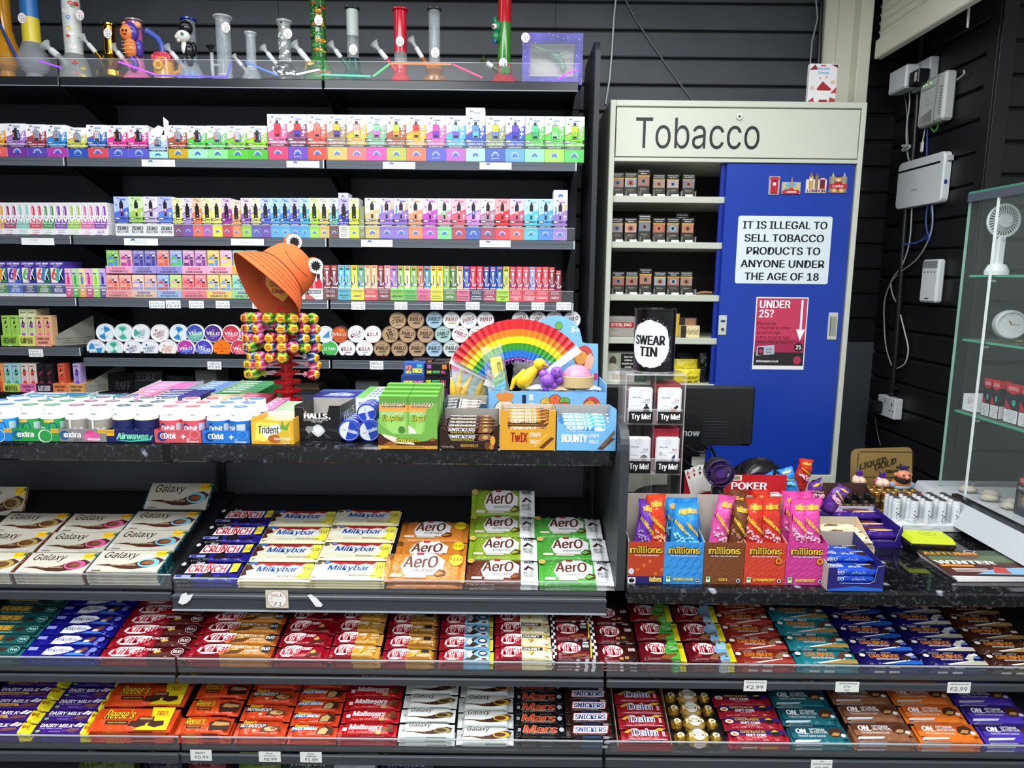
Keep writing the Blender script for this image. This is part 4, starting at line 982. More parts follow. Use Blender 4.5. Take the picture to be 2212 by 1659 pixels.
def crunch(L,W,t):
 m=wrapper(L,W,t,[(0,'17161c'),(.36,'241f80')],.012)
 m.dec(TOP(L,W,t),[('p',[(.17,.36),(.80,.42),(.82,.86),(.20,.84)],'f2f0f0'),('t','CRUNCH',.20,.42,.78,.82,'c8202c',.03),('t','Dark',.26,.82,.40,.97,'f4f4f4',.01,.3),('r',.45,.83,.55,.92,'b82030'),('p',[(.42,.22),(.56,.50),(.62,.26),(.70,.14),(.45,.06)],'1c1414'),('p',[(.68,.18),(.86,.32),(.90,.20),(.72,.08)],'1c1414'),('p',[(.85,.42),(.97,.46),(.97,.92),(.85,.9)],'ecd82c'),('t','£1.65',.855,.58,.965,.74,'18204a',.01),('o',.08,.84,.035,.09,'d8d8e0'),('r',.05,.12,.30,.26,'8a90d0'),('r',.07,.14,.16,.24,'2a2a80')])
 m.dec(FR(L,t,y=.001),[('t','Dark',.1,.2,.3,.8,'d8d0d0')])
 return m
def milkybar(sub,crunchy):
 def f(L,W,t):
  m=wrapper(L,W,t,[(0,'f0e8b8'),(.985,'f0e8b8')],.010,'paper')
  it=[('r',.02,.12,.98,.95,'dcd6ba'),('p',[(.10,.96),(.16,.80),(.24,.90),(.36,.78),(.48,.90),(.60,.76),(.70,.88),(.80,.80),(.86,.96)],'b02028'),('p',[(.80,.12),(.98,.12),(.98,.95),(.86,.95)],'f0e44a'),('p',[(.14,.40),(.22,.78),(.84,.78),(.86,.42)],'e6e4de'),('t','Milkybar',.20,.40,.78,.78,'1c4a9a',.03,.2),('r',.44,.82,.56,.95,'a02030'),('t','£1.65',.83,.58,.96,.76,'20304a',.02),('o',.06,.86,.045,.09,'5a5a4a'),('r',.24,.13,.48,.27,'c8c8b8'),('t',sub,.52,.14,.88,.27,'3a3428',.01)]
  if crunchy:
   it+=[('p',[(.02,.2),(.10,.3),(.06,.5),(.16,.62),(.10,.8),(.02,.82)],'4a2418'),('o',.12,.93,.06,.07,'2a6ab8')]
  else:
   it+=[('o',.17,.93,.035,.07,'3a8ad0'),('p',[(.66,.30),(.78,.36),(.88,.30),(.78,.22)],'f0e4b4'),('p',[(.04,.3),(.14,.35),(.18,.6),(.06,.62)],'e8e4d0')]
  m.dec(TOP(L,W,t),it)
  return m
 return f
def aero(c,cd,bub,flav,win):
 def f(L,W,t):
  m=wrapper(L,W,t,[(0,c)]+([(.76,'eceef0')]if win else[]),.012)
  rnd=random.Random(3)
  it=[]
  for k in range(26):
   x=rnd.uniform(.05,.24)if k%2 else rnd.uniform(.56,.70)
   it.append(('o',x,rnd.uniform(.3,.92),rnd.uniform(.008,.022),rnd.uniform(.02,.05),bub,10))
  it+=[('p',[(.24,.22),(.20,.5),(.26,.80),(.36,.94),(.60,.94),(.74,.70),(.72,.30),(.62,.18)],'f0f0f2'),('t','AerO',.22,.44,.66,.86,'6a3420',.03,.15),('r',.38,.88,.47,.97,'b82838'),('t',flav,.36,.27,.62,.40,cd,.01),('p',[(.60,.22),(.68,.40),(.76,.34),(.76,.20),(.66,.14)],'5a3018'),('p',[(.61,.24),(.68,.34),(.74,.26),(.66,.18)],bub),('r',.08,.12,.22,.22,'e8dcc8'),('r',.26,.10,.52,.21,'d0ccc0')]
  if win:
   it+=[('t','WIN',.80,.80,.94,.92,'1c1c20',.02),('p',[(.79,.52),(.86,.70),(.88,.66),(.84,.52)],'3a1418'),('p',[(.88,.66),(.96,.52),(.93,.52),(.87,.62)],'3a1418'),('t','DEVIL',.80,.34,.94,.44,'2a2a30'),('t','PRADA',.81,.23,.94,.31,'2a2a30'),('o',.05,.88,.05,.09,'e8c860'),('t','£1.65',.015,.85,.085,.91,'a02028',.02)]
  else:
   it+=[('o',.88,.72,.085,.20,'f2d41c'),('t','£1.65',.81,.68,.95,.80,'3a2a18',.02),('o',.06,.86,.035,.07,'6a4018')]
  m.dec(TOP(L,W,t),it)
  m.dec(FR(L,t,y=.0005),[('t','feel the bubbles melt',.06,.25,.40,.7,'f4f0e8',.01)])
  return m
 return f
KK='8e0f1e'
KK2='5e1018'
def kitkat(zones,items,chunky=True,L_=1,fin=None,front=None):
 def f(L,W,t):
  m=wrapper(L,W,t,zones,.010 if chunky else .009)
  if chunky:
   it=[('p',[(.17,.06),(.10,.30),(.12,.62),(.20,.92),(.36,.97),(.48,.92),(.47,.55),(.40,.25),(.30,.06)],'f2ecea'),('t','KitKat',.13,.20,.47,.86,'b8142a',.03,.25),('t','CHUNKY',.49,.62,.68,.84,'f4f0ee',.02,.2)]
  else:
   it=[('o',.38,.58,.26,.30,'f2ecea'),('t','KitKat',.16,.36,.60,.82,'b8142a',.03,.12),('r',.15,.80,.26,.90,'a01828')]
  m.dec(TOP(L,W,t),it+items)
  if front:
   m.dec(FR(L,t,y=.0005),front)
  return m
 return f
def waf(x,y,s_=.06,c='d8a850'):
 return[('p',[(x,y),(x+s_,y+.22),(x+s_*1.9,y+.05),(x+s_*.9,y-.18)],c),('p',[(x+s_*.9,y-.18),(x+s_*1.9,y+.05),(x+s_*1.9,y-.04),(x+s_*.9,y-.28)],'7a4418')]
def bar(zones,items,front=None,kind='film'):
 def f(L,W,t):
  m=wrapper(L,W,t,zones,.011,kind)
  m.dec(TOP(L,W,t),items)
  if front:
   m.dec(FR(L,t,y=.0005),front)
  return m
 return f
def grenade(c,gold,dark,oreo=None):
 return bar([(0,c)],[('t','GRENADE',.16,.54,.66,.84,'d8822a',.03),('o',.43,.69,.03,.17,'c8782a'),('t','HIGH PROTEIN LOW SUGAR',.26,.38,.62,.50,'eeeae6',.02),('p',[(.34,.04),(.84,.36),(.97,.32),(.97,.04)],gold),('p',[(.30,.10),(.78,.40),(.80,.34),(.36,.04)],'f0ece4'),('p',[(.66,.50),(.78,.88),(.88,.80),(.80,.50),(.74,.30)],dark),('p',[(.76,.78),(.88,.94),(.92,.78),(.82,.66)],oreo or dark),('o',.06,.74,.05,.13,'e8e0d4',9),('r',.82,.52,.92,.70,'ece4e0' if not oreo else '5a78b8')],[('r',.2,.3,.36,.75,'e8e4e0'),('r',.44,.3,.6,.75,'e8e4e0'),('t','20g PROTEIN',.21,.4,.35,.66,'5a3a30',.01),('t','2g SUGAR',.46,.4,.58,.66,'5a3a30',.01)])
def onbar(c,c2,fl):
 return bar([(0,c)],[('p',[(.03,.56),(.97,.56),(.97,.96),(.03,.96)],c2),('r',.03,.28,.97,.56,c),('t','ON',.12,.58,.30,.84,'f2f2f2',.05,.15),('p',[(.12,.56),(.30,.53),(.36,.60),(.30,.57)],'f2f2f2'),('t','OPTIMUM',.36,.72,.62,.85,'e8eaea',.02),('t','NUTRITION.',.36,.57,.66,.70,'e8eaea',.02),('t',fl,.14,.38,.60,.49,'e8e0d8',.01),('p',[(.66,.48),(.70,.80),(.84,.88),(.92,.66),(.84,.40),(.74,.34)],'4a2818'),('p',[(.70,.46),(.76,.64),(.86,.60),(.82,.44)],'b88a50'),('o',.90,.46,.04,.09,'f0ecea'),('p',[(.03,.06),(.44,.10),(.50,.22),(.06,.20)],'c8ccd0')],[('r',.05,.25,.5,.75,'b8bcc0')])
 # rail lines and the shelf frames: (face Y, shelf z, picture y of the front stack tops)
SHELF={'H':(YH,ZH,1240),'I':(YI,ZI,1437),'J':(YJ,ZJ,1598)}
SN={'H':'top shelf','I':'middle shelf','J':'bottom shelf'}
CA,SA=math.cos(ALPHA),math.sin(ALPHA)
def SP(sh_,x,s,n):
 Yf,Zf,_=SHELF[sh_]
 return V((x,Yf+.010+s*CA-n*SA,Zf+.003+s*SA+n*CA))
def column(sh_,desc,px0,px1,W,t,rows,layers,builder,name='chocolate_bar',cat='chocolate bar',rise=None,gap=.0025,dx=0.0,group=None,skip=(),lean=0.0,jig=1.0,frontdesc=None,frontbuilder=None,pitch=None):
 Yf,Zf,py=SHELF[sh_]
 x0,x1=PY(px0,py,Yf+.02).x,PY(px1,py,Yf+.02).x
 L=x1-x0-.002
 rnd=random.Random(int(px0*7+ord(sh_)))
 H=layers*(t+.0008)
 pitch=pitch or W+gap
 me=builder(L,W,t)
 first={}
 if rows>1:
  r=M()
  rr=H-t-.0012
  s0,s1=pitch+.006,min(.36,pitch*rows+.02)
  if rr>.002:
   q=[SP(sh_,x,s,n)for x in(x0+.002,x1-.004)for s,n in((s0,.0),(s1,.0),(s1,rr),(s0,rr))]
   r.add(q,[(3,2,1,0),(4,5,6,7),(0,1,5,4),(1,2,6,5),(2,3,7,6),(3,0,4,7)],C('1d1f22','satin'))
   r.build('riser',next(c for c in cu.children if c.name.startswith('shelf')and abs(c['z0']-Zf)<.02 and c['x0']-.01<=(x0+x1)/2<=c['x1']+.01))
 for k in range(rows):
  if k in skip:
   continue
  for j in(range(layers)if k==0 else(layers-1,)):
   b=frontbuilder if(k==0 and frontbuilder)else builder
   d=frontdesc if(k==0 and frontdesc)else desc
   if b not in first:
    o=(me if b is builder else b(L,W,t)).build(name)
    first[b]=o
   else:
    o=first[b].copy()
    COL.objects.link(o)
   n=j*(t+.0008)if k==0 else H-t-.0004
   o.location=SP(sh_,x0+.001+dx*k+rnd.uniform(-.0016,.0016)*jig,.003+pitch*k,n)
   o.rotation_euler=(ALPHA,0,math.radians(rnd.uniform(-.7,.7)*jig)if k else 0)
   w_='front' if k==0 else ORD[k]
   if k==0 and layers>1:
    lay=layers-1-j
    w_='front row, '+('top of stack' if lay==0 else f'{ORD[lay]} under the top')
   else:
    w_=w_+' row back' if k else 'front row'
   tag(o,f'{d}, {w_}',cat,group or f'{desc}s')
 return L,x0
def lean_bar(sh_,label,px,ytop,ybot,W,t,L,s,n,ang,builder,rz=0.0,name='chocolate_bar',cat='chocolate bar',group=None):
 """one bar propped up: s, n = where its lower edge rests on the shelf"""
 Yf,Zf,py=SHELF[sh_]
 o=builder(L,W,t).build(name)
 x0=px
 o.location=SP(sh_,x0,s,n)
 o.rotation_euler=(ALPHA+ang,0,rz)
 return tag(o,label,cat,group)
 # ---- top shelf
G_='large wrapped bars on the top shelf'
gsm,gck,gsc=galaxy('8a6a30','a08a4a','6a4420','SMOOTH MILK'),galaxy('a8204a','d0508a','7a4a30','COOKIE CRUMBLE'),galaxy('1f6a78','6ab4cc','8a5030','SALTED CARAMEL')
column('H','white sleeved gold swirl milk chocolate bar',-122,34,.078,.0085,3,4,gsm,dx=.004)
column('H','white sleeved pink swirl chocolate bar',34,190,.078,.0085,3,4,gck,dx=.004)
L,x0=column('H','white sleeved blue swirl caramel bar',190,352,.078,.0085,3,5,gsc,dx=.004)
lean_bar('H','white sleeved blue swirl caramel bar propped upright behind its stack',x0+.012,0,0,.078,.0085,L,.262,.036,math.radians(28),gsc)
lean_bar('H','white sleeved gold swirl bar standing against the back, cut by the picture edge',PY(-118,1080,1.75).x,0,0,.078,.0085,.165,.275,.003,math.radians(48),gsm)
column('H','dark blue crunch bar',370,512,.067,.011,4,2,crunch,gap=.006,dx=.004)
column('H','white and red bar with brown splash',514,671,.065,.0075,4,3,milkybar('CHOCOLATE Crunchy',True),gap=.006,dx=.002)
column('H','cream white bar with blue lettering',671,832,.065,.0070,4,4,milkybar('Deliciously Smooth and Creamy',False),gap=.006,dx=.001)
ao,ap,ac,am=aero('d08030','6a3418','c07830','orange',False),aero('8cac2a','4a6a1a','9ab84a','pistachio',True),aero('6a3a2c','3a2018','8a5034','chocolate',True),aero('4ea83e','2a6a2a','68b858','peppermint',True)
L,x0=column('H','orange bubble bar',834,1000,.084,.012,3,1,ao,gap=.002,dx=.001)
for q in range(1):
 lean_bar('H','orange bubble bar propped up at the clear lip',x0-.006,0,0,.080,.012,L+.012,.008,.0145,math.radians(17),ao)
L,x0=column('H','lime green bubble bar',1004,1163,.086,.012,3,2,ap,gap=.003,frontdesc='brown bubble bar',frontbuilder=ac)
lean_bar('H','lime green bubble bar propped upright behind its stack',x0,0,0,.080,.012,L,.272,.014,math.radians(32),ap)
column('H','mint green bubble bar',1165,1328,.086,.012,3,2,am,gap=.003,dx=-.003)
# ---- middle shelf
I_='I'
yk=bar([(0,'12504e'),(.97,'1a6a68')],[('r',.03,.04,.97,.98,'0f4a4a'),('r',.05,.36,.55,.92,'8a6420'),('t','YORKIE',.06,.40,.54,.88,'e0b040',.04,.15),('t','BISCUIT & CRUNCH',.12,.10,.60,.24,'a8c8c0',.01),('p',[(.58,.45),(.66,.75),(.76,.7),(.74,.4),(.64,.32)],'3a1c14'),('o',.88,.55,.085,.30,'9ac8c4'),('o',.88,.55,.078,.27,'0f4a4a'),('t','DUO',.83,.46,.93,.64,'d8f0ec',.02)])
column(I_,'teal bar with gold lettering',-92,50,.030,.016,6,2,yk,dx=.002)
mw=bar([(0,'14147c')],[('p',[(.30,.10),(.32,.62),(.40,.92),(.60,.90),(.68,.62),(.60,.30),(.44,.06)],'f0f0f4'),('t','MilkyWay',.33,.30,.62,.72,'1c2a8c',.02,.25),('t','2',.62,.20,.67,.52,'1c2a8c',.02),('p',[(.70,.28),(.72,.60),(.82,.85),(.86,.70),(.80,.30)],'6a3a24'),('p',[(.71,.3),(.72,.5),(.79,.5),(.78,.3)],'ecdcc0'),('p',[(.58,.06),(.66,.3),(.80,.26),(.88,.06)],'3a7ad8'),('o',.93,.58,.045,.24,'6a78d8'),('r',.08,.5,.20,.8,'8890d8')])
column(I_,'royal blue bar with white cloud logo',51,217,.0305,.016,7,2,mw,dx=.0015)
kd=kitkat([(0,KK),(.55,'4a1014'),(.99,KK)],waf(.60,.50,.05)+[('p',[(.54,.10),(.78,.16),(.80,.5),(.66,.44)],'4a2414'),('o',.88,.55,.07,.34,'e8e0e0'),('o',.88,.55,.064,.31,'4a1014'),('t','DUO',.835,.42,.925,.68,'f0ecec',.03)])
column(I_,'dark red wafer bar with oval logo and white ring',219,408,.032,.015,6,2,kd,dx=.001)
ks=kitkat([(0,KK),(.38,'b07024'),(.99,KK)],waf(.50,.45,.05)+[('p',[(.42,.06),(.60,.12),(.66,.5),(.50,.40)],'5a3018'),('t','SALTED\nCARAMEL',.66,.30,.84,.78,'f0e8d8',.02,.1),('o',.91,.55,.06,.34,'1c2430'),('t','DUO',.86,.42,.96,.68,'f0f0f0',.03)])
column(I_,'red wafer bar with golden brown caramel half',412,592,.032,.0135,5,3,ks,gap=.003)
kp=kitkat([(0,KK)],waf(.66,.45,.06)+[('p',[(.56,.06),(.84,.16),(.86,.45),(.68,.36)],'4a2414')])
column(I_,'all red chunky wafer bar',594,710,.037,.017,5,2,kp,gap=.003)
kb=kitkat([(0,KK),(.46,'c08a30')],waf(.58,.45,.055)+[('t','PEANUT\nBUTTER',.76,.36,.92,.72,'f4ecd8',.02),('o',.70,.22,.03,.12,'d8b060')])
column(I_,'red wafer bar with plain golden half',713,822,.0355,.0135,5,3,kb,gap=.003,dx=-.001)
kc=kitkat([(0,KK),(.44,'b8842c'),(.95,'5a2a18')],waf(.52,.45,.06)+[('r',.72,.62,.86,.9,'1a1a20'),('t','CARAMEL\nFLAVOUR',.64,.12,.92,.52,'f4f0e0',.02),('p',[(.44,.2),(.6,.3),(.9,.24),(.9,.06),(.46,.06)],'8a5a1c')])
column(I_,'red wafer bar with golden half and caramel lettering',825,943,.0355,.0150,5,2,kc,gap=.003,dx=-.001)
kg=kitkat([(0,KK),(.46,'7ab0d0'),(.93,'e2d61c')],[('p',[(.46,.1),(.60,.4),(.52,.6),(.66,.9),(.72,.9),(.62,.55),(.74,.3),(.64,.08)],'3a2a24'),('p',[(.5,.5),(.58,.8),(.62,.5),(.56,.2)],'e8e8ea'),('o',.80,.62,.085,.22,'2a2c34'),('o',.80,.62,.06,.12,'d8d8dc'),('p',[(.70,.06),(.78,.3),(.90,.3),(.90,.06)],'f0ece8'),('p',[(.76,.1),(.80,.24),(.88,.2),(.86,.06)],'5a3020')])
column(I_,'red wafer bar with blue swirl and yellow end',946,1066,.0355,.0150,5,2,kg,gap=.003,dx=-.001)
kw=kitkat([(0,KK),(.47,'e4d8a8')],waf(.58,.45,.055)+[('t','WHITE',.86,.62,.97,.84,'c89030',.02),('p',[(.66,.2),(.84,.5),(.95,.4),(.95,.1)],'f0e8c8'),('r',.48,.60,.84,.86,'2a2430')]+[('t','CHUNKY',.50,.64,.80,.82,'f4f0ee',.02,.2)])
column(I_,'red wafer bar with pale cream half',1068,1192,.0355,.0135,5,3,kw,gap=.003,dx=-.001)
def checker(x0,x1,n=6):
 return[('r',x0+(x1-x0)*i/2,j/n,x0+(x1-x0)*(i+1)/2,(j+1)/n,('eeeeee','161418')[(i+j)%2])for i in range(2)for j in range(n)]
fr4=[('t','Have a break, have a',.12,.3,.48,.75,'f0e8e8',.01),('o',.56,.52,.05,.35,'f0e8e8')]
k1=kitkat([(0,KK2)],checker(.0,.09)+checker(.90,1.0)+[('p',[(.84,.05),(.87,.05),(.90,.95),(.87,.95)],'e8d820'),('r',.66,.44,.84,.92,'1a181c'),('t','WIN',.68,.58,.82,.74,'f0f0f0',.03),('p',[(.68,.80),(.82,.80),(.83,.88),(.72,.88)],'f0f0f0'),('p',[(.36,.06),(.5,.22),(.74,.26),(.76,.14),(.5,.04)],'7a4420')],False,front=fr4+[('r',.72,0,.80,1,'eeeeee'),('r',.88,0,.96,1,'eeeeee')])
column(I_,'maroon wafer bar with chequered ends',1192,1290,.056,.0095,3,4,k1,gap=.004,dx=-.001)
k2=kitkat([(0,KK2),(.62,'35130f')],[('t','DARK',.78,.58,.95,.74,'e8e0e0',.02),('p',[(.48,.10),(.6,.30),(.78,.34),(.94,.24),(.88,.08),(.6,.04)],'2a1410'),('r',.52,.14,.62,.26,'b8843c'),('r',.66,.18,.76,.3,'b8843c')],False,front=fr4+[('t','DARK',.78,.3,.94,.7,'f0e8e8',.02)])
column(I_,'maroon dark chocolate wafer bar',1292,1380,.058,.0095,3,3,k2,gap=.004,dx=-.002)
k3=kitkat([(0,KK2),(.66,'2f8a2a'),(.86,'e4d41c')],[('p',[(.52,.4),(.66,.95),(.86,.95),(.86,.04),(.68,.04)],'4aa83c'),('p',[(.54,.42),(.86,.8),(.86,.7)],'1f6a22'),('p',[(.54,.38),(.86,.5),(.86,.4)],'1f6a22'),('t','HAZELNUT\nFLAVOUR',.64,.52,.83,.68,'f0f4e8',.02),('t','89',.88,.6,.97,.8,'5a4a10',.02),('p',[(.40,.06),(.52,.26),(.78,.34),(.80,.22),(.52,.02)],'8a4e20')],False,front=[('r',.68,0,.8,1,'3a9a34'),('r',.72,.3,.84,.7,'a8d898')])
column(I_,'maroon wafer bar with green burst and yellow end',1384,1482,.058,.0095,3,4,k3,gap=.004,dx=-.004)
k4=kitkat([(0,KK2),(.66,'6aa4cc'),(.86,'e4d41c')],[('p',[(.56,.5),(.70,.95),(.86,.95),(.86,.05),(.74,.05)],'78b0d4'),('t','COOKIE\nDOUGH',.66,.58,.84,.78,'f4f4f4',.03),('o',.74,.9,.03,.04,'3a2418'),('o',.80,.2,.03,.04,'3a2418'),('t','89',.88,.6,.97,.8,'5a4a10',.02),('p',[(.40,.06),(.52,.28),(.68,.36),(.66,.2),(.52,.02)],'8a5a34'),('p',[(.62,.34),(.80,.42),(.84,.30),(.66,.20)],'7a6a5a'),('o',.22,.22,.05,.07,'b03040')],False,front=[('p',[(.7,0),(.66,1),(.84,1),(.84,0)],'c8c0b0')])
column(I_,'maroon wafer bar with blue cookie panel and yellow end',1484,1586,.058,.0095,3,4,k4,gap=.004,dx=-.005)
PB='protein_bar'
column(I_,'brick red protein bar',1588,1716,.038,.0155,5,2,grenade('8a2a20','a83a2c','8a6a4a'),PB,'protein bar',gap=.003,dx=-.004)
column(I_,'turquoise protein bar with gold edge',1719,1854,.042,.0155,4,2,grenade('1f7884','a88a48','5a3a2a'),PB,'protein bar',gap=.006,dx=-.004)
column(I_,'navy protein bar with bright blue edge',1857,1992,.038,.0155,5,2,grenade('18145a','2060c0','3a2418','c8ccd8'),PB,'protein bar',gap=.003,dx=-.004)
column(I_,'navy protein bar with silver white edge',1995,2130,.039,.0155,5,2,grenade('18145a','c0bca8','c8c8b8','e8e8e0'),PB,'protein bar',gap=.003,dx=-.004)
column(I_,'brown protein bar with gold edge',2133,2268,.038,.0155,5,2,grenade('40221a','b08a48','4a2c20'),PB,'protein bar',gap=.003,dx=-.004)
# ---- bottom shelf
J_='J'
dmk=lambda sub,col_,yl:bar([(0,'3a1a78'),(.84,'e2d41c')],[('t','DAIRY MILK',.10,.52,.66,.80,'f0f0f4',.03,.15),('p',[(.66,.62),(.74,.92),(.78,.88),(.72,.56)],'e8e8f0'),('p',[(.74,.58),(.80,.86),(.84,.80),(.79,.54)],'e8e8f0'),('p',[(.55,.22),(.62,.42),(.78,.46),(.80,.28),(.66,.16)],'7a4a38')]+([('p',[(.10,.12),(.12,.42),(.52,.44),(.56,.20)],'d0a040'),('t','Caramel',.14,.18,.48,.40,'3a1a18',.01,.2)]if sub else[('t','FAIR TRADE COCOA',.12,.36,.5,.44,'c8b8e8',.01),('o',.12,.16,.04,.10,'88b868'),('r',.3,.1,.5,.2,'7a60b8')])+[('t','99',.86,.4,.97,.66,'a82028',.03)])
column(J_,'purple and yellow bar with caramel script',-82,72,.031,.016,5,2,dmk(True,'',''),gap=.002,dx=.003)
column(J_,'plain purple milk chocolate bar',74,202,.031,.016,5,2,dmk(False,'',''),gap=.002,dx=.003)
def reese(kind_):
 it=[('t',"Reese's",.12,.46,.50,.86,'2a1410',.06,.2),('t',"Reese's",.13,.48,.49,.85,'f0cc1c',.02,.2),('p',[(.18,.24),(.46,.24),(.45,.40),(.17,.40)],'2a1410'),('t','2 PEANUT BUTTER CUPS',.20,.29,.43,.35,'f0c030',.01)]
 z=[(0,'d8481c')]
 if kind_=='trio':
  z=[(0,'d8481c'),(.86,'d8481c')]
  it=[('p',[(.66,.98),(.94,.98),(.96,.03),(.56,.03),(.66,.30),(.72,.4)],'ecd41c'),('t','TRIO',.74,.64,.88,.82,'d0401c',.03)]+it+[('p',[(.46,.20),(.48,.40),(.66,.42),(.68,.22),(.60,.14)],'3a1c14'),('p',[(.54,.42),(.56,.58),(.74,.58),(.76,.40),(.68,.30)],'4a2818'),('r',.57,.46,.73,.54,'b88a50'),('p',[(.70,.22),(.72,.40),(.88,.42),(.90,.24),(.80,.14)],'3a1c14')]
 elif kind_=='two':
  it=[(t[0],)+((t[1],*[v for v in t[2:]])if t[0]=='t' else t[1:])for t in it]+[('p',[(.62,.12),(.58,.62),(.76,.78),(.98,.68),(.98,.18)],'3a1c14'),('p',[(.64,.44),(.68,.66),(.96,.58),(.97,.44),(.80,.40)],'b88a50')]
 return bar(z,it,[('t',"Reese's",.2,.15,.4,.85,'e8b81c',.01,.2),('r',.5,.3,.8,.7,'2a1410')])
column(J_,'orange and yellow triple peanut butter cup pack',198,376,.064,.0105,3,4,reese('trio'),name='peanut_butter_cups',cat='chocolate bar',gap=.004,dx=.003)
column(J_,'orange peanut butter cup pack',386,502,.045,.013,3,3,reese('two'),name='peanut_butter_cups',cat='chocolate bar',gap=.004,dx=.003)
nut=bar([(0,'d04420')],[('t',"Reese's",.14,.74,.40,.94,'ecc81c',.03,.2),('p',[(.08,.42),(.62,.50),(.62,.76),(.10,.68)],'2a1814'),('t','NUTRAGEOUS',.11,.48,.60,.70,'f0ece8',.03,.1),('p',[(.50,.20),(.54,.52),(.70,.64),(.88,.56),(.92,.34),(.74,.18)],'5a3420'),('o',.71,.40,.13,.15,'c8a06a'),('o',.76,.44,.06,.09,'8a5a30'),('o',.40,.28,.04,.08,'e0c090')])
column(J_,'orange bar with dark lettering panel and nut cluster',506,618,.040,.017,4,2,nut,gap=.004,dx=.001)
fb=bar([(0,'d6441e')],[('t',"Reese's",.12,.76,.40,.96,'ecc81c',.03,.2),('p',[(.06,.44),(.52,.54),(.52,.82),(.08,.72)],'2a88c8'),('t','FAST BREAK',.08,.50,.60,.74,'f4f0ee',.04,.1),('p',[(.58,.16),(.62,.66),(.76,.88),(.92,.70),(.92,.28),(.78,.10)],'3a2014'),('p',[(.61,.18),(.64,.60),(.74,.74),(.82,.56),(.78,.16)],'c0a068'),('r',.22,.18,.46,.22,'8a2a14')])
column(J_,'orange bar with blue lettering flash',621,728,.031,.016,5,2,fb,gap=.003)
mt=bar([(0,'b8141c')],[('t','Maltesers',.18,.40,.76,.80,'f4f0f0',.04,.15),('t','Teasers',.52,.24,.78,.40,'f0e8e8',.01,.1),('o',.88,.62,.06,.19,'6a3a20'),('o',.80,.42,.065,.20,'8a5030'),('o',.90,.34,.055,.17,'5a3018'),('o',.70,.12,.05,.12,'d8b060'),('r',.08,.24,.15,.52,'e8dce0')],[('t','milk chocolate with honeycomb',.4,.3,.8,.7,'e8c0c0')])
column(J_,'bright red bar with white script',731,858,.032,.013,5,3,mt,gap=.003)
def gal2(c2,c3,name):
 return bar([(0,'dfe4e0')],swoosh('46241c',c2,c3)+[('t','Galaxy',.18,.58,.58,.94,'3a201c',.006,.25),('t',name,.24,.26,.5,.34,'e0c080'),('r',.05,.42,.11,.66,'b0b8b4')],[('r',.5,.35,.86,.65,'9aa4a0')],'paper')
column(J_,'pale bar with brown and gold swirl',860,982,.036,.012,4,3,gal2('8a8440','4a2c1c','SMOOTH MILK'),gap=.004)
column(J_,'pale bar with yellow caramel swirl',984,1110,.041,.022,4,1,gal2('d8a82c','5a3018','SMOOTH CARAMEL'),gap=.003)
ma=bar([(0,'16161a')],[('t','Mars',.12,.18,.84,.90,'d0a050',.04,.2),('t','Mars',.13,.20,.83,.88,'b02a22',.022,.2),('o',.92,.50,.05,.22,'a0a8b0'),('r',.03,.3,.09,.6,'8a9098')],[('t','Mars',.12,.2,.4,.8,'b06a30',.0,.2),('r',.5,.4,.75,.6,'8a8a8a')])
column(J_,'black bar with red script',1113,1220,.027,.0145,5,3,ma,gap=.003)
sn=bar([(0,'2c1a16')],[('p',[(.13,.16),(.90,.16),(.95,.84),(.16,.84)],'b02030'),('p',[(.15,.20),(.88,.20),(.92,.80),(.18,.80)],'f0f0f2'),('t','SNICKERS',.19,.28,.88,.72,'1c3a8c',.04,.2)],[('r',.35,.2,.75,.8,'2a6ab0'),('r',.8,.2,.92,.8,'d8dce0')])
column(J_,'dark brown bar with white blue and red panel',1222,1322,.030,.0145,5,3,sn,gap=.003,jig=1.6)
da=bar([(0,'9c1c24')],[('p',[(.05,.04),(.2,.12),(.6,.06),(.9,.14),(.95,.04)],'d8a8b8'),('t','Daim',.22,.34,.78,.94,'f0f0f4',.07),('t','Daim',.23,.36,.77,.92,'1c2a70',.025),('p',[(.70,.80),(.80,.96),(.95,.92),(.86,.74)],'d0b030'),('p',[(.06,.62),(.2,.88),(.26,.78),(.12,.52)],'c89a30'),('r',.86,.3,.92,.7,'e8a0a8')])
Ld,xd=column(J_,'red bar with blue lettering in a card tray',1340,1444,.033,.015,4,2,da,gap=.002)
m=M()
q0,q1=xd-.007,xd+Ld+.009
for a,b,n1 in((q0,q0+.0015,.035),(q1-.0015,q1,.035)):
 m.add([SP('J',x,s,n)for x in(a,b)for s,n in((-.001,.001),(.24,.001),(.24,.055),(-.001,.012))],[(3,2,1,0),(4,5,6,7),(0,1,5,4),(1,2,6,5),(2,3,7,6),(3,0,4,7)],C('a88868'))
m.add([SP('J',x,s,n)for x in(q0,q1)for s,n in((-.002,.001),(-.0006,.001),(-.0006,.022),(-.002,.022))],[(3,2,1,0),(4,5,6,7),(0,1,5,4),(1,2,6,5),(2,3,7,6),(3,0,4,7)],C('8a1c22'))
tag(m.build('card_tray'),'maroon card tray holding the red bars with blue lettering','tray')
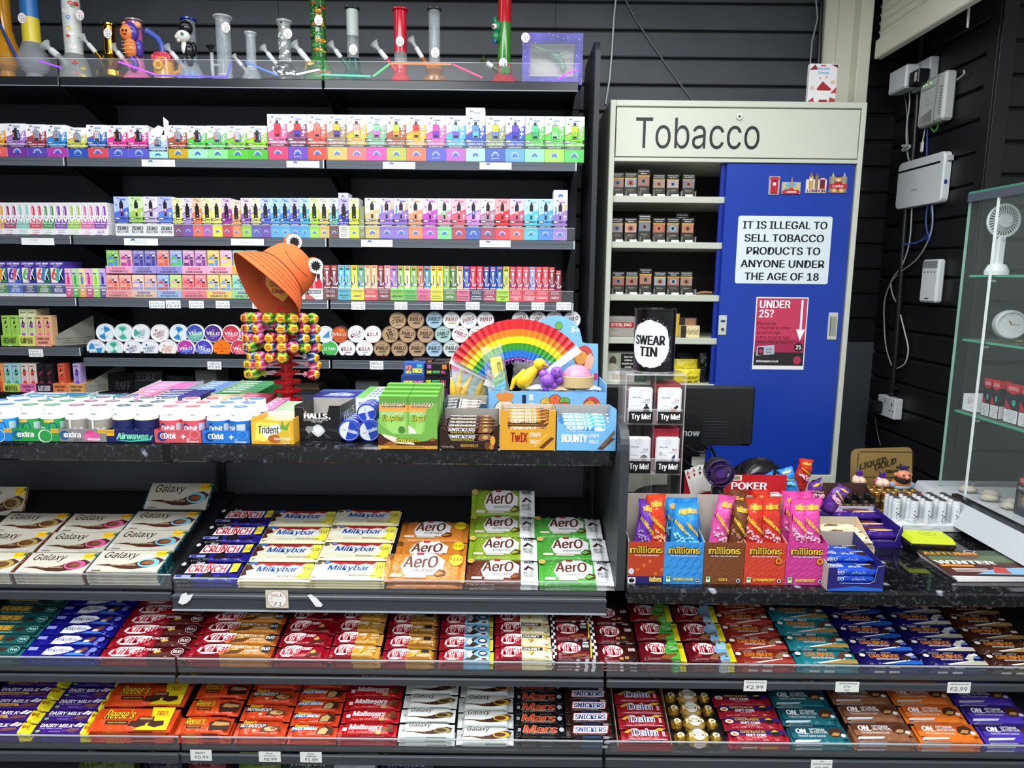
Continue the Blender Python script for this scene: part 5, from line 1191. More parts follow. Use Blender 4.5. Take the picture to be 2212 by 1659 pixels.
def ferrero(L,W,t):
 m=M()
 g=C('c09a3a','foil')
 m.box(.002,L-.002,.001,W-.001,0,.004,C('2a2420','plastic'))
 for k in range(4):
  x=L*(.12+.253*k)
  m.ball((x,W*.5,W*.46),W*.40,g,16,10,bump=.35)
  m.dec(lambda u,v,n:V((x-.008+.016*u,W*.5-.006+.012*v,W*.86+n)),[('o',.5,.5,.5,.5,'f0e8d0'),('o',.5,.5,.2,.3,'b89040')])
 m.box(L*.30,L*.70,.0,W,.003,W*.87,C('a88a3a','paper'),.006)
 m.dec(TOP(L,W,W*.875),[('o',.5,.52,.13,.44,'f4f0e4'),('t','FERRERO\nROCHER',.40,.36,.60,.70,'4a3420',.01)])
 m.dec(FR(L,W*.87),[('o',.5,.6,.12,.4,'f0e8d4'),('t','FERRERO\nROCHER',.42,.4,.58,.8,'4a3420')])
 return m
def ferrero_box(L,W,t):
 return ferrero(L,W,t)
column(J_,'gold foil chocolate ball pack with white oval',1457,1560,.034,.030,4,1,ferrero_box,'chocolate_balls','chocolates',gap=.003,jig=.6)
soft=bar([(0,'a01c2c')],[('p',[(.02,.52),(.96,.60),(.96,.97),(.02,.97)],'2c1658'),('t','GRENADE',.20,.72,.62,.94,'d09a30',.03),('t','SOFT CORE',.28,.42,.62,.64,'f4f0f0',.04),('t','PROTEIN BAR',.36,.28,.56,.36,'e8d8d8',.01),('o',.10,.64,.07,.18,'f0e0d0'),('o',.10,.64,.04,.10,'d8762c'),('o',.78,.62,.07,.2,'1c1a18',9),('p',[(.7,.8),(.78,.98),(.84,.84)],'e0c820')],[('r',.2,.25,.45,.75,'e8e0e0'),('r',.52,.25,.8,.75,'e0c040'),('t','2g SUGAR',.22,.35,.43,.65,'3a2a40',.02),('t','13g PROTEIN',.54,.35,.78,.65,'3a2a18',.02)])
column(J_,'crimson and purple protein bar',1572,1704,.030,.015,4,2,soft,PB,'protein bar',gap=.003,dx=-.003)
for(a,b),c,c2,fl,d_ in(((1708,1838),'17606c','0f4654','Peanut & Salted Caramel','deep teal protein bar'),((1842,1976),'8a5a3e','5a3420','Chocolate Brownie Crunch','tan and brown protein bar'),((1979,2116),'d87024','b8541a','Chocolate Caramel','bright orange protein bar'),((2119,2255),'4a34a8','2a1a5c','Nutty Chocolate Caramel','violet protein bar')):
 column(J_,d_,a,b,.047,.012,4,3 if c!='17606c' else 2,onbar(c,c2,fl),PB,'protein bar',gap=.004,dx=-.004)
 # ---- what shows of the shelf below
zk=ZJ-.165
for px0,px1,yt,c,c2,txt,lab in((158,278,1645,'4a5a24','8aa03c','Mr Bite','olive green sweet bag under the bottom shelf'),(300,384,1643,'1c1a30','c8c8d8','STRIKE','dark navy sweet bag with pale lettering under the bottom shelf'),(398,480,1645,'6a1a20','d0a0a0','LYNX','dark red sweet bag under the bottom shelf'),(508,600,1643,'5a7a24','b8d060','','leaf green sweet bag under the bottom shelf'),(604,716,1648,'1a3a30','e8e8e8','TREBOR','dark green mint bag under the bottom shelf'),(820,935,1649,'141c4c','d8e0f4','mentos','navy blue mint packet under the bottom shelf'),(716,806,1652,'b8c0c8','e0d020','','pale silver packet with a yellow end under the bottom shelf')):
 Yk=1.50
 p0,p1=PY(px0,yt,Yk),PY(px1,yt,Yk)
 L=p1.x-p0.x
 h=p0.z-zk
 m=M()
 m.sheet(lambda u,v:V((L*u,.018*math.sin(math.pi*v)*(1-abs(2*u-1)**3)*-1+.1*v*.3,h*v)),12,8,C(c,'film'))
 m.sheet(lambda u,v:V((L*(1-u),.03+.1*v*.3-.0,h*v)),2,2,C(c,'film'))
 m.dec(lambda u,v,n:V((L*u,.1*v*.3-.020*math.sin(math.pi*v)-n-.001,h*v)),[('r',.0,.96,1,1,c2)]+([('t',txt,.15,.80,.85,.94,c2,.03)]if txt else[]),'film')
 tag(m.build('sweet_bag',None,(p0.x,Yk,zk+.001)),lab,'sweets','bags under the bottom shelf')
 # ---- shelf edge tickets on the chocolate counter
for(x,y,x2,y2),Y,ls,lab in(((411,1620,457,1643),YJ-.0075,[("Reese's",.25,.66,.7,.84),('£0.99',.22,.2,.84,.48)],'white price ticket under the orange peanut butter cup packs'),((559,1624,606,1646),YJ-.0075,[('Reeses',.35,.78,.65,.92),('Nutrageous',.24,.54,.78,.68),('£0.99',.22,.14,.82,.42)],'white price ticket under the nut cluster bars'),((648,1625,695,1647),YJ-.0075,[('Reeses',.35,.78,.65,.92),('Fastbreak',.28,.54,.74,.68),('£1.09',.22,.14,.82,.42)],'white price ticket under the blue flash orange bars'),((1607,1470,1656,1493),YI-.0075,[('GRENADE PROTEIN BAR',.12,.76,.9,.88),('£2.99',.12,.2,.86,.56)],'two ninety nine ticket under the brick red protein bars'),((1805,1473,1856,1495),YI-.0075,[('GRENADE PROTEIN BAR',.14,.78,.9,.9),('4 For',.34,.46,.64,.66),('£10',.36,.12,.58,.3)],'four for ten ticket under the turquoise protein bars'),((2047,1474,2097,1497),YI-.0075,[('GRENADE PROTEIN BAR',.12,.76,.9,.88),('£2.99',.12,.2,.86,.56)],'two ninety nine ticket under the silver edged protein bars'),((1752,1642,1798,1668),YJ-.0075,[('ON',.42,.84,.58,.96),('Optimum Nutrition',.1,.62,.94,.74),('£2.99',.2,.14,.82,.46)],'two ninety nine ticket under the deep teal protein bars')):
 ticket((x,y,x2,y2),0,ls,lab,'eceee8',Y,'2a2e30')
x0,z0=onY(575,1313,YH-.0162)
x1,z1=onY(622,1275,YH-.0162)
m=M().box(0,x1-x0,0,.0006,0,z1-z0,C('d4d0b4'))
m.dec(FR(x1-x0,z1-z0),[('o',.5,.5,.44,.47,'c84a4a',28),('o',.5,.5,.42,.45,'f0eee8',28),('t','SALE',.24,.64,.76,.80,'b84048',.01),('t','WAS',.16,.5,.32,.57,'c05a5a'),('t','NOW',.16,.3,.34,.38,'c05a5a'),('t','£ 1',.36,.12,.68,.34,'2a2a30',.0,.2)])
tag(m.build('sale_sticker',None,(x0,YH-.0168,z0)),'round sale sticker reading one pound taped to the shelf rail','sticker')
for k,pts in enumerate(([(385,1302),(392,1284),(402,1280),(405,1286),(418,1283),(411,1296),(403,1303),(394,1306)],[(664,1286),(672,1284),(684,1292),(697,1306),(694,1311),(682,1310)])):
 p=[onY(x,y,YH-.0162)for x,y in pts]
 a=sum(p[i][0]*p[(i+1)%len(p)][1]-p[(i+1)%len(p)][0]*p[i][1]for i in range(len(p)))
 p=p if a>0 else p[::-1]
 m=M().prism([(x-p[0][0],z-p[0][1])for x,z in p],0,.0004,C('f2f2f0'))
 tag(m.build('label_remnant',None,(p[0][0],YH-.0166,p[0][1])),('torn white label remnant on the rail under the dark blue bars','torn white label remnant on the rail under the cream bars')[k],'label')
 # ================================================================ on the high worktop
def cyl(r,h,a0=-90,span=180,cx=0,cy=0,z=0):
 """a curved label on an upright cylinder; a0 = the way its middle faces, degrees"""
 def F(u,v,n):
  a=math.radians(a0+(u-.5)*span)
  return V((cx+(r+n)*math.cos(a),cy+(r+n)*math.sin(a),z+v*h))
 return F
def tub(c,c2,brand,tcol,style):
 m=M()
 W_=C('f4f6f8','plastic',rough=.22)
 m.lathe([(.0255,0),(.0265,.003),(.0265,.052),(.0262,.0535),(.0255,.058),(.0225,.063)],[C(c),C(c),C('e8c880')if style=='gold' else W_,W_,W_],32)
 lid=M()
 lid.lathe([(.0225,.063),(.0232,.064),(.0232,.068),(.0215,.0685),(.0215,.080),(.0205,.0825),(0.0001,.0828)],W_,32,cap=False)
 lid.box(-.006,.006,-.0258,-.0225,.0665,.0695,W_,.001)
 lid.dec(lambda u,v,n:V(((u-.5)*.036,(v-.5)*.036,.0829+n)),[('o',.5,.5,.5,.42,c2),('t',brand,.2,.42,.8,.6,'f0f4f8',.02)],'plastic')
 F=cyl(.0266,.05,-95,150,z=.002)
 it=[]
 if style=='o':
  it=[('o',.26,.62,.10,.26,'1c3a80'),('o',.28,.62,.05,.15,c2),('t',brand,.20,.48,.66,.78,'f6f8fa',.04),('r',.70,.25,.98,.85,'c8d0e0')]
 elif style=='x':
  it=[('t','xtra',.05,.40,.34,.68,'f6f8fa',.04),('r',.3,.84,.62,.98,'e8c050'),('o',.58,.62,.13,.24,'1c4a98'),('o',.58,.62,.10,.18,c),('r',.8,.2,1,.85,'b8c8d0')]
 elif style=='s':
  it=[('r',.0,0,.06,1,'f0f2f4'),('r',.46,0,.52,1,'f0f2f4'),('o',.64,.5,.06,.13,'c8ccd4'),('o',.82,.5,.06,.13,'c8ccd4'),('r',.56,.05,.96,.22,'5a6090')]
 else:
  it=[('t','Airwaves',.22,.30,.9,.66,'8ad8b8',.03,.2),('o',.12,.84,.10,.16,'f0b81c'),('t','£2.50',.05,.78,.2,.9,'1c2a60',.02)]
 m.dec(F,it,'plastic',curved=True)
 return m,lid
GT=[(-74,28,'2a94dc','x','2a80d0','blue','extra','1f86d8'),(28,129,'2e9a4c','x','2f8a48','green','extra','2c9a46'),(129,231,'9a948a','s','8a5a78','silver grey','extra','8a8684'),(231,333,'1c2458','a','2a5a5a','navy','airwaves','18225c'),(334,436,'e0505e','o','d85a68','coral red','Orbit','d0545e'),(437,540,'1f74d0','o','2a7ad8','bright blue','Orbit','1f76d0')]
p_=PZ(300,956,ZC+.001)
YG=p_.y
for k,(a,b,c,st,c2,wd,br,tcol)in enumerate(GT):
 x0,x1=PY(a,945,YG).x,PY(b,945,YG).x
 w=x1-x0-.0012
 h=PY(300,928.5,YG).z-ZC
 m=M()
 d=.172
 tc=C(tcol)
 m.box(0,w,0,.0012,0,h,tc).box(0,w,d-.0012,d,0,h+.004,tc).box(0,.0012,.0012,d-.0012,0,h,tc).box(w-.0012,w,.0012,d-.0012,0,h,tc).box(0,w,0,d,0,.001,C('e8e8e8'))
 F=FR(w,h)
 if br=='extra':
  it=[('o',.11,.52,.10,.36,'1c5a9c'),('o',.12,.52,.055,.2,tcol),('t','extra',.10,.36,.46,.76,'f6f8fa',.04),('r',.83,.68,1,1,'e8b83c'),('t','£2.50',.85,.76,.98,.92,'3a3a3a',.01)]
  it+=[('o',.70,.44,.15,.50,'f0f4f0'),('o',.71,.44,.13,.44,tcol if k<2 else 'd84a8c')]if k<2 else[('o',.66,.50,.12,.42,'d8448c'),('o',.60,.40,.08,.26,'e868a4'),('o',.76,.42,.10,.34,'e05a9a'),('r',.6,.15,.86,.3,'f0f0f4'),('t','BUBBLEMINT',.62,.18,.84,.28,'7a2a5a'),('t','WHITE',.3,.12,.48,.26,'3a3a6a')]
 elif br=='airwaves':
  it=[('t','Airwaves',.20,.24,.9,.76,'3ab088',.07,.2),('t','Airwaves',.20,.26,.9,.74,'a8e8d0',.025,.2),('p',[(.0,.5),(.16,.5),(.17,.98),(0,.98)],'f0b81c'),('t','£2.50',.02,.72,.15,.88,'1c2a60',.02),('p',[(.18,.2),(.5,.16),(.9,.3),(.96,.6),(.99,.58),(.94,.2),(.5,.06)],'4ac0a0')]
 else:
  it=[('o',.16,.52,.10,.38,'1c3a80'),('o',.18,.54,.06,.22,'d8e8f4'),('o',.185,.52,.045,.18,tcol),('t','Orbit',.20,.34,.46,.78,'f8f8fa',.045),('p',[(.55,.5),(.60,.57),(.61,.74),(.63,.57),(.68,.5),(.63,.43),(.61,.26),(.60,.43)],'f4f6f8'),('o',.86,.66,.11,.34,'e8a0a8' if k==4 else '60a4e4'),('o',.86,.66,.095,.30,tcol),('o',.72,.3,.04,.12,'e8a0a8' if k==4 else '60a4e4'),('t','WATERMELON' if k==4 else 'PEPPERMINT',.68,.06,.94,.18,'f8f4f4',.03)]
 m.dec(F,it)
 tag(m.build('display_tray',None,(x0,YG,ZC+.0005)),f'{wd} card tray of chewing gum tubs at the worktop edge','tray','chewing gum trays along the worktop')
 proto=None
 for r in range(3):
  for q in range(2):
   px,py=w*(.26+.48*q),.030+.0545*r
   lab=f'white gum tub, {ORD[q]} of two in the {("front", "middle", "back")[r]} row of the {wd} tray'
   if proto is None:
    proto=thing('gum_tub',lab,'tub',(0,0,0),'chewing gum tubs')
    bm_,lm_=tub(c,c2,br if br!='airwaves' else 'Airw',tcol,st if st!='a' else 'gold')
    bm_.build('body',proto)
    lm_.build('lid',proto)
    t_=proto
   else:
    t_=copy_tree(proto)
    t_['label']=lab
   t_.location=(x0+px+random.uniform(-.0008,.0008),YG+py,ZC+.002)
   t_.rotation_euler=(0,0,random.choice((0,.5,-.4,1.0))if r else random.choice((0,.35,-.5)))
   # stick gum cartons behind the tubs
ZT=ZC+.056
def gumtray(pts,wall,pack,n,label,inner='f0efe8',front=None,plab=None,tall=.0):
 """open carton of flat gum packs; pts = left, right, front top and back top in the picture"""
 a,b,yf,yb=pts
 Y0,Y1=PZ((a+b)/2,yf,ZT).y,PZ((a+b)/2,yb,ZT).y
 x0,x1=PY(a,yf,Y0).x,PY(b,yf,Y0).x
 w,d,h=x1-x0-.001,Y1-Y0-.002,ZT-ZC-.001
 m=M()
 wc=C(wall)
 m.box(0,w,0,.001,0,h-.006,wc).box(0,w,d-.001,d,0,h,wc)
 for xx,cc in((0,inner),(w-.001,wall)):
  m.add([(xx+e,y,z)for e in(0,.001)for y,z in((.001,0),(d-.001,0),(d-.001,h+.002+tall),(.001,h-.004))],[(0,1,2,3)[::-1],(4,5,6,7),(3,2,6,7),(0,3,7,4),(1,5,6,2)],C(cc))
 m.box(.001,w-.001,.001,d-.001,0,.001,C(inner))
 if front:
  m.dec(FR(w,h-.006),front)
 tag(m.build('gum_carton',None,(x0,Y0,ZC+.0005)),label,'carton','open gum cartons behind the tubs')
 pd=(d-.004)/n
 o=None
 for k in range(n):
  if o is None:
   pm=M().box(0,w-.006,0,pd-.0008,0,h-.006,C(pack,'film'),.001)
   pm.dec(TOP(w-.006,pd-.0008,h-.006),[('r',.1,.3,.55,.7,'e8eef4'),('r',.62,.35,.9,.6,pack)],'film')
   o=pm.build('gum_pack')
  else:
   o=o.copy()
   COL.objects.link(o)
  o.location=(x0+.003,Y0+.002+pd*k,ZC+.0025+.004*k/n)
  tag(o,f'{plab} gum pack, {ORD[k]} from the front of its open carton','gum',f'{plab} gum packs')
gumtray((-24,128,871,846),'d8dcd8','3a7aa8',6,'pale open gum carton at the far end of the worktop',plab='steel blue',tall=.002)
gumtray((131,236,871,850),'3a8ad8','4a8a80',5,'blue ended gum carton behind the green tub tray',plab='grey green')
gumtray((238,300,866,842),'e8c8b4','e878a8',5,'salmon card gum carton with pink packs','f0d4c4',plab='rose pink',tall=.004)
gumtray((302,410,862,840),'28287c','2c2c80',6,'navy blue gum carton behind the navy tub tray','28287c',plab='navy blue',front=[('t','N',.5,.5,.6,.8,'e8e8f4',.03)])
gumtray((412,488,872,850),'d4d4d4','d8b890',5,'white gum carton with beige packs',plab='beige')
gumtray((489,560,868,848),'c84858','e84a70',6,'red gum carton beside the lollipop stand',plab='cherry red',front=[('t','Extra',.55,.2,.9,.6,'7a1a2a',.02)])
gumtray((300,398,838,823),'d8e4f0','d878b8',6,'pale blue gum carton with magenta packs, furthest back','eef0ec',plab='magenta',tall=.003)
gumtray((399,465,845,822),'88b4dc','6a9ad0',6,'light blue gum carton with yellow corners, furthest back',plab='light blue',front=[('r',.82,0,1,1,'ecd428')])
gumtray((466,556,845,821),'2f8a48','58a86c',6,'green gum carton with yellow corners, furthest back','e8f0d8',plab='leaf green',front=[('r',.0,0,.14,1,'2c9a48'),('r',.60,0,.76,1,'ecd428')])
gumtray((559,588,880,858),'e8b0cc','e084b4',4,'small pink gum carton in front of the lollipop stand',plab='blush pink')
gumtray((589,662,886,866),'e4ecdc','88c870',5,'white gum carton with lime packs beside the black box',plab='lime')
def carton(name,label,px,Yf,z,d,col,items,cut=None,wallb=.0,inner='b8b4ac',side=None,lip=None,backh=None,sidecol=None):
 """open-topped display carton; px = left, front top, right; cut = polygon of the front panel in fractions"""
 zt=PY((px[0]+px[2])/2,px[1],Yf).z
 ym=px[1]+25
 x0,x1=PY(px[0],ym,Yf).x,PY(px[2],ym,Yf).x
 w,h=x1-x0-.001,zt-z
 m=M()
 t=.0014
 poly=[(x*w,y*h)for x,y in(cut or[(0,0),(1,0),(1,1),(0,1)])]
 m.prism(poly,0,t,C(col),C(inner))
 F=FR(w,h)
 m.dec(F,items)
 bh=backh or h
 m.box(0,w,d-t,d,0,bh,C(inner))
 for xx in(0,w-t):
  m.add([(xx+e,y,zz)for e in(0,t)for y,zz in((t,0),(d-t,0),(d-t,bh),(t,h))],[(0,1,2,3)[::-1],(4,5,6,7),(3,2,6,7)[::1],(0,3,7,4),(1,5,6,2)],C(sidecol or col))
 m.box(t,w-t,t,d-t,0,t,C(inner))
 if side:
  m.dec(RS(d,h,w),side)
 o=m.build(name,None,(x0+.0005,Yf,z))
 tag(o,label,'carton')
 return x0,w,h
z_=ZC+.0005
x0,w,h=carton('display_carton','yellow gum display carton with pineapple print beside the blue tub tray',(542,905,634),YG,z_,.11,'e4a828',[('p',[(.0,.1),(.05,.9),(.3,1),(.9,.9),(.98,.2),(.9,.1)],'f0c040'),('p',[(.08,.2),(.14,.86),(.62,.86),(.72,.60),(.30,.1)],'f0ee60'),('p',[(.18,.62),(.66,.80),(.74,.55),(.36,.2)],'f6f6f0'),('t','Trident',.17,.42,.66,.74,'2c2c30',.03,.15),('o',.55,.22,.16,.17,'b8641c'),('p',[(.68,.6),(.74,.95),(.80,.7),(.92,.9),(.86,.55)],'6aa83a'),('o',.78,.36,.12,.22,'d8b838'),('t','PINEAPPLE TWIST',.54,.16,.92,.26,'fafaf0',.02),('r',.72,.02,.9,.06,'e8d8a0')],[(0,0),(1,0),(1,.96),(.93,.94),(.5,.93),(.1,.8),(0,.8)],inner='e8e6da',backh=.058)
o=None
for k in range(5):
 m=M().box(0,w-.006,0,.016,0,.045,C('e8c460','film'),.002)
 m.dec(TOP(w-.006,.016,.045),[('r',.3,.2,.9,.8,'f2eab0')],'film')
 o=m.build('gum_pack')if o is None else o.copy()
 if k:
  COL.objects.link(o)
 o.location=(x0+.0035,YG+.006+.019*k,z_+.002)
 tag(o,f'yellow gum pack, {ORD[k]} from the front of the pineapple carton','gum','yellow gum packs')
Yh=PZ(690,951,ZC).y
x0,w,h=carton('display_carton','black menthol sweets carton with cut out front, nearly empty',(636,876,736),Yh,z_,.16,'141416',[('p',[(.5,.36)]+[(x,y)for x,y in((.2,.05),(.3,.05))],'3a3a3e'),('p',[(.5,.36),(.7,.05),(.8,.05)],'3a3a3e'),('p',[(.5,.36),(.96,.2),(.98,.32)],'2c2c30'),('p',[(.5,.36),(.04,.2),(.02,.32)],'2c2c30'),('p',[(.5,.36),(.66,.62),(.6,.64)],'4a4a4e'),('p',[(.5,.36),(.34,.62),(.4,.64)],'4a4a4e'),('t','HALLS',.20,.62,.72,.78,'f4f4f6',.06),('o',.76,.63,.02,.03,'f4f4f6'),('t','CLEARING MENTHOL ACTION',.19,.56,.72,.60,'d8d8dc',.01),('t','EXTRA STRONG',.36,.51,.60,.55,'d0d0d4',.01),('p',[(.34,.26),(.40,.40),(.50,.46),(.60,.40),(.66,.26),(.56,.13),(.50,.09),(.44,.13)],'c8ccd0'),('p',[(.40,.27),(.44,.36),(.5,.39),(.56,.36),(.6,.27),(.5,.15)],'e8eaec'),('p',[(.22,.30),(.26,.40),(.38,.40),(.40,.30),(.30,.18)],'8a8e92')],[(0,0),(1,0),(1,1),(.76,1),(.72,.80),(.24,.74),(.18,.94),(.02,.94),(0,.94)],inner='aaa69e',side=[('t','HALLS',.2,.5,.9,.75,'d0d0d8',.04)],backh=.077)
# tins of lip balm lying on their sides in clear wrap
for k,(px,py,rp,n_,rot,lab)in enumerate(((754,925,25,4,.25,'lower tin stack beside the black carton'),(797,927,25,4,-.35,'lower tin stack beside the green boxes'),(792,880,22.5,3,1.3,'upper tin stack'))):
 Yt=YG+.03+(.012 if k==2 else 0)
 c=PY(px,py,Yt)
 r=rp*Yt/F_PX*.985
 if k<2:
  c.z=ZC+r+.0015
 else:
  c.z=ZC+.0025+r*2.72
 o=None
 for q in range(n_):
  if o is None:
   m=M()
   m.X=Matrix.Rotation(math.pi/2,4,'X')
   m.lathe([(r*.96,-.0215),(r,-.020),(r,-.0115),(r*.975,-.011),(r*.975,-.010),(r,-.0095),(r,-.002),(r*.96,0),(r*.86,0),(r*.84,-.0008)],[C('2a3a9c','plastic'),C('2a44b4','plastic'),C('d8dce8','metal'),C('d8dce8','metal'),C('2a44b4','plastic'),C('2a44b4','plastic'),C('2a44b4','plastic'),C('2a44b4','plastic'),C('e0e2ea','plastic')],30)
   m.X=Matrix()
   qm=Matrix.Rotation(rot,4,'Y')
   m.dec(lambda u,v,n:qm@V(((u-.5)*1.66*r,.0006-n,(v-.5)*1.66*r)),[('p',[(.5+.5*math.cos(math.radians(a_)),.5+.5*math.sin(math.radians(a_)))for a_ in range(-100,101,10)],'2444b8'),('t','LIP THERAPY',.12,.46,.34,.52,'3a54a8'),('t','Vaseline',.40,.40,.96,.62,'f2f4fa',.03)],'plastic')
   o=m.build('balm_tin')
  else:
   o=o.copy()
   COL.objects.link(o)
  o.location=(c.x+.0006*q,Yt+.0228*q,c.z)
  tag(o,f'blue and white lip balm tin, {ORD[q]} of the {lab}','tin','lip balm tins')
  # green chocolate boxes in their shelf-ready carton
Yc=PZ(880,970,ZC).y
x0,w,h=carton('display_carton','green and brown display carton of chocolate boxes at the worktop edge',(816,916,945),Yc,z_,.17,'74b04a',[('r',0,0,1,.13,'d89a2c'),('p',[(0,.13),(1,.13),(1,.42),(.75,.30),(.55,.30),(.3,.46),(0,.62)],'4a2412'),('p',[(.05,.6),(.25,.5),(.6,.25),(.62,.17),(.3,.22),(.12,.45)],'ece0cc'),('p',[(.08,.16),(.2,.3),(.34,.22),(.3,.13)],'9a5a24'),('p',[(.86,.4),(.94,.46),(.98,.36),(.9,.3)],'8a5a2c'),('t','Surprise.',.29,.22,.70,.46,'2a3a10',.09,.15),('t','Surprise.',.295,.235,.695,.45,'f0e43c',.03,.15),('t','Filled with Pistachio Flavoured Cream and',.20,.075,.78,.105,'3a2208',.01),('t','Kadayif Pieces, Coated with Crepe Crumbs',.20,.035,.76,.065,'3a2208',.01)],[(0,0),(1,0),(1,1.85),(.82,1.6),(.80,.78),(.74,.62),(.26,.62),(.05,1.0),(0,1.2)],inner='d8d4c8',backh=.13)
cc_w=w/2-.002
def chick(L,d,hh):
 m=M().box(0,L,0,d,0,hh,C('6cae44'),.0006)
 m.dec(FR(L,hh),[('r',0,.74,1,.84,'e09a44'),('p',[(0,.84),(1,.84),(1,1),(0,1)],'5f9a40'),('p',[(.0,.66),(.5,.70),(1,.66),(1,.74),(0,.74)],'e8a850'),('p',[(0,0),(1,0),(1,.7),(0,.7)],'86c054'),('p',[(.2,.1),(.9,.2),(.9,.62),(.3,.66)],'9ad068'),('t','ChocoChick',.10,.79,.92,.89,'3a2a10',.09,.1),('t','ChocoChick',.11,.80,.91,.885,'f4ecd0',.03,.1),('t','LOOKS LIKE CHICKEN...',.06,.64,.90,.69,'e4f0d0',.02,.1),('t','Surprise!',.10,.49,.88,.63,'2a3a10',.08,.2),('t','Surprise!',.11,.50,.87,.62,'f2e640',.03,.2),('p',[(0,.0),(.3,.02),(.36,.2),(.2,.36),(0,.44)],'ece4d4'),('o',.78,.34,.12,.08,'4a7a2a'),('p',[(.0,0),(.0,.2),(.2,.1),(.3,0)],'5a2c14')])
 return m
hz=PY(880,852,Yc+.03).z-z_
o=None
for r in range(4):
 for q in range(2):
  if o is None:
   o=chick(cc_w,.031,hz-.003).build('chocolate_box')
  else:
   o=o.copy()
   COL.objects.link(o)
  o.location=(x0+.0025+q*(cc_w+.001),Yc+.006+.036*r,z_+.002+.004*r)
  o.rotation_euler=(-.03,0,0)
  tag(o,f'green chocolate box in the {("front", "second", "third", "back")[r]} pair of its carton, {("beside the tins", "beside the wafer roll cartons")[q]}','box','green chocolate boxes')
def rolls(x0,w,Y,z,n,tiers,rad,bits,label,group,name='wafer_roll',stepz=None):
 o=None
 for t in range(tiers):
  for k in range(n):
   if o is None:
    m=wrapper(w-.008,rad*2.1,rad*1.9,bits[0],.009)
    m.dec(TOP(w-.008,rad*2.1,rad*1.9),bits[1],'film')
    m.dec(FR(w-.008,rad*1.9,y=.0003),bits[1],'film')
    o=m.build(name)
   else:
    o=o.copy()
    COL.objects.link(o)
   o.location=(x0+.0045+random.uniform(-.002,.002)*0,Y+.006+k*rad*2.2,z+.003+t*rad*2.0+(k*.004 if stepz else 0))
   tag(o,f'{label}, {ORD[t]} tier, {ORD[k]} from the front','wafer roll',group)
x0,w,h=carton('display_carton','dark brown wafer roll carton with a torn front',(949,918,1076),Yc,z_,.12,'2c1810',[('t','WAFER ROLLS',.36,.10,.66,.22,'c89a3c',.03),('t','12x24g=288g',.04,.06,.24,.14,'d0c0b0'),('o',.91,.36,.045,.2,'e0a02c'),('o',.82,.16,.05,.16,'6a3a18'),('o',.89,.1,.04,.1,'b07a34')],[(0,0),(1,0),(1,1),(.95,.98),(.88,.42),(.62,.34),(.2,.36),(.10,.8),(.03,.9),(0,.8)],inner='9a9690',backh=.075)
rolls(x0,w,Yc,z_,4,3,.0085,([(0,'3a2014')],[('t','SNICKERS',.12,.3,.62,.8,'e8eaf4',.04,.2),('t','WAFER ROLLS',.16,.02,.6,.24,'e8d040',.03),('p',[(.66,.1),(.7,.9),(.95,.8),(.9,.1)],'8a5a34'),('o',.8,.5,.05,.3,'c89a58')]),'brown wafer roll with white lettering','brown wafer rolls',stepz=1)
x0,w,h=carton('display_carton','golden yellow wafer roll carton with a window front',(1080,886,1201),Yc,z_,.12,'dca028',[('t','TwIX',.19,.20,.50,.44,'a82018',.05,.05),('t','CRISPY\nROLLS',.53,.16,.74,.44,'f8f0dc',.04),('p',[(.70,.06),(.92,.34),(.98,.3),(.78,.04)],'6a3a1c'),('p',[(.62,.06),(.88,.4),(.84,.42),(.6,.1)],'e8b848')],[(0,0),(1,0),(1,1),(.88,1),(.87,.66),(.80,.54),(.14,.52),(.13,.98),(0,1)],inner='cfc6b4',backh=.088)
rolls(x0,w,Yc,z_,4,4,.0088,([(0,'b8873c')],[('r',.0,.3,1,.5,'5a3014'),('t','CRISPY ROLLS',.18,.45,.66,.95,'f8f4e8',.04,.15),('p',[(.7,.1),(.76,.9),(.95,.9),(.92,.1)],'7a4420'),('p',[(.8,.3),(.88,.8),(.94,.6)],'e0b04a')]),'gold wafer roll with white lettering','gold wafer rolls',stepz=1)
x0,w,h=carton('display_carton','sky blue wafer roll carton with coconut print',(1203,884,1332),Yc,z_,.12,'74b8e8',[('t','BOUNTY',.08,.20,.52,.40,'f6f8fa',.06),('t','CRISPY\nROLLS',.54,.18,.72,.40,'f6f8fa',.03),('p',[(.68,.04),(.92,.32),(.99,.30),(.78,.02)],'5a4030'),('p',[(.72,.1),(.97,.5),(.99,.44),(.8,.1)],'7a6048')],[(0,0),(1,0),(1,.96),(.90,1),(.88,.72),(.80,.48),(.18,.46),(.15,.62),(.03,.66),(0,.98)],inner='a8a49c',backh=.088)
rolls(x0,w,Yc,z_,4,3,.0095,([(0,'4aa0dc')],[('t','BOUNTY',.1,.42,.62,.95,'f6f8fa',.06,.1),('t','WAFER ROLLS',.12,.08,.5,.36,'f0f6fa',.03),('o',.72,.5,.08,.35,'f0f4f4'),('p',[(.78,.2),(.84,.8),(.97,.7),(.95,.2)],'f0ece4'),('o',.88,.45,.04,.2,'4a2a1c')]),'blue wafer roll with white lettering','blue wafer rolls',stepz=1)
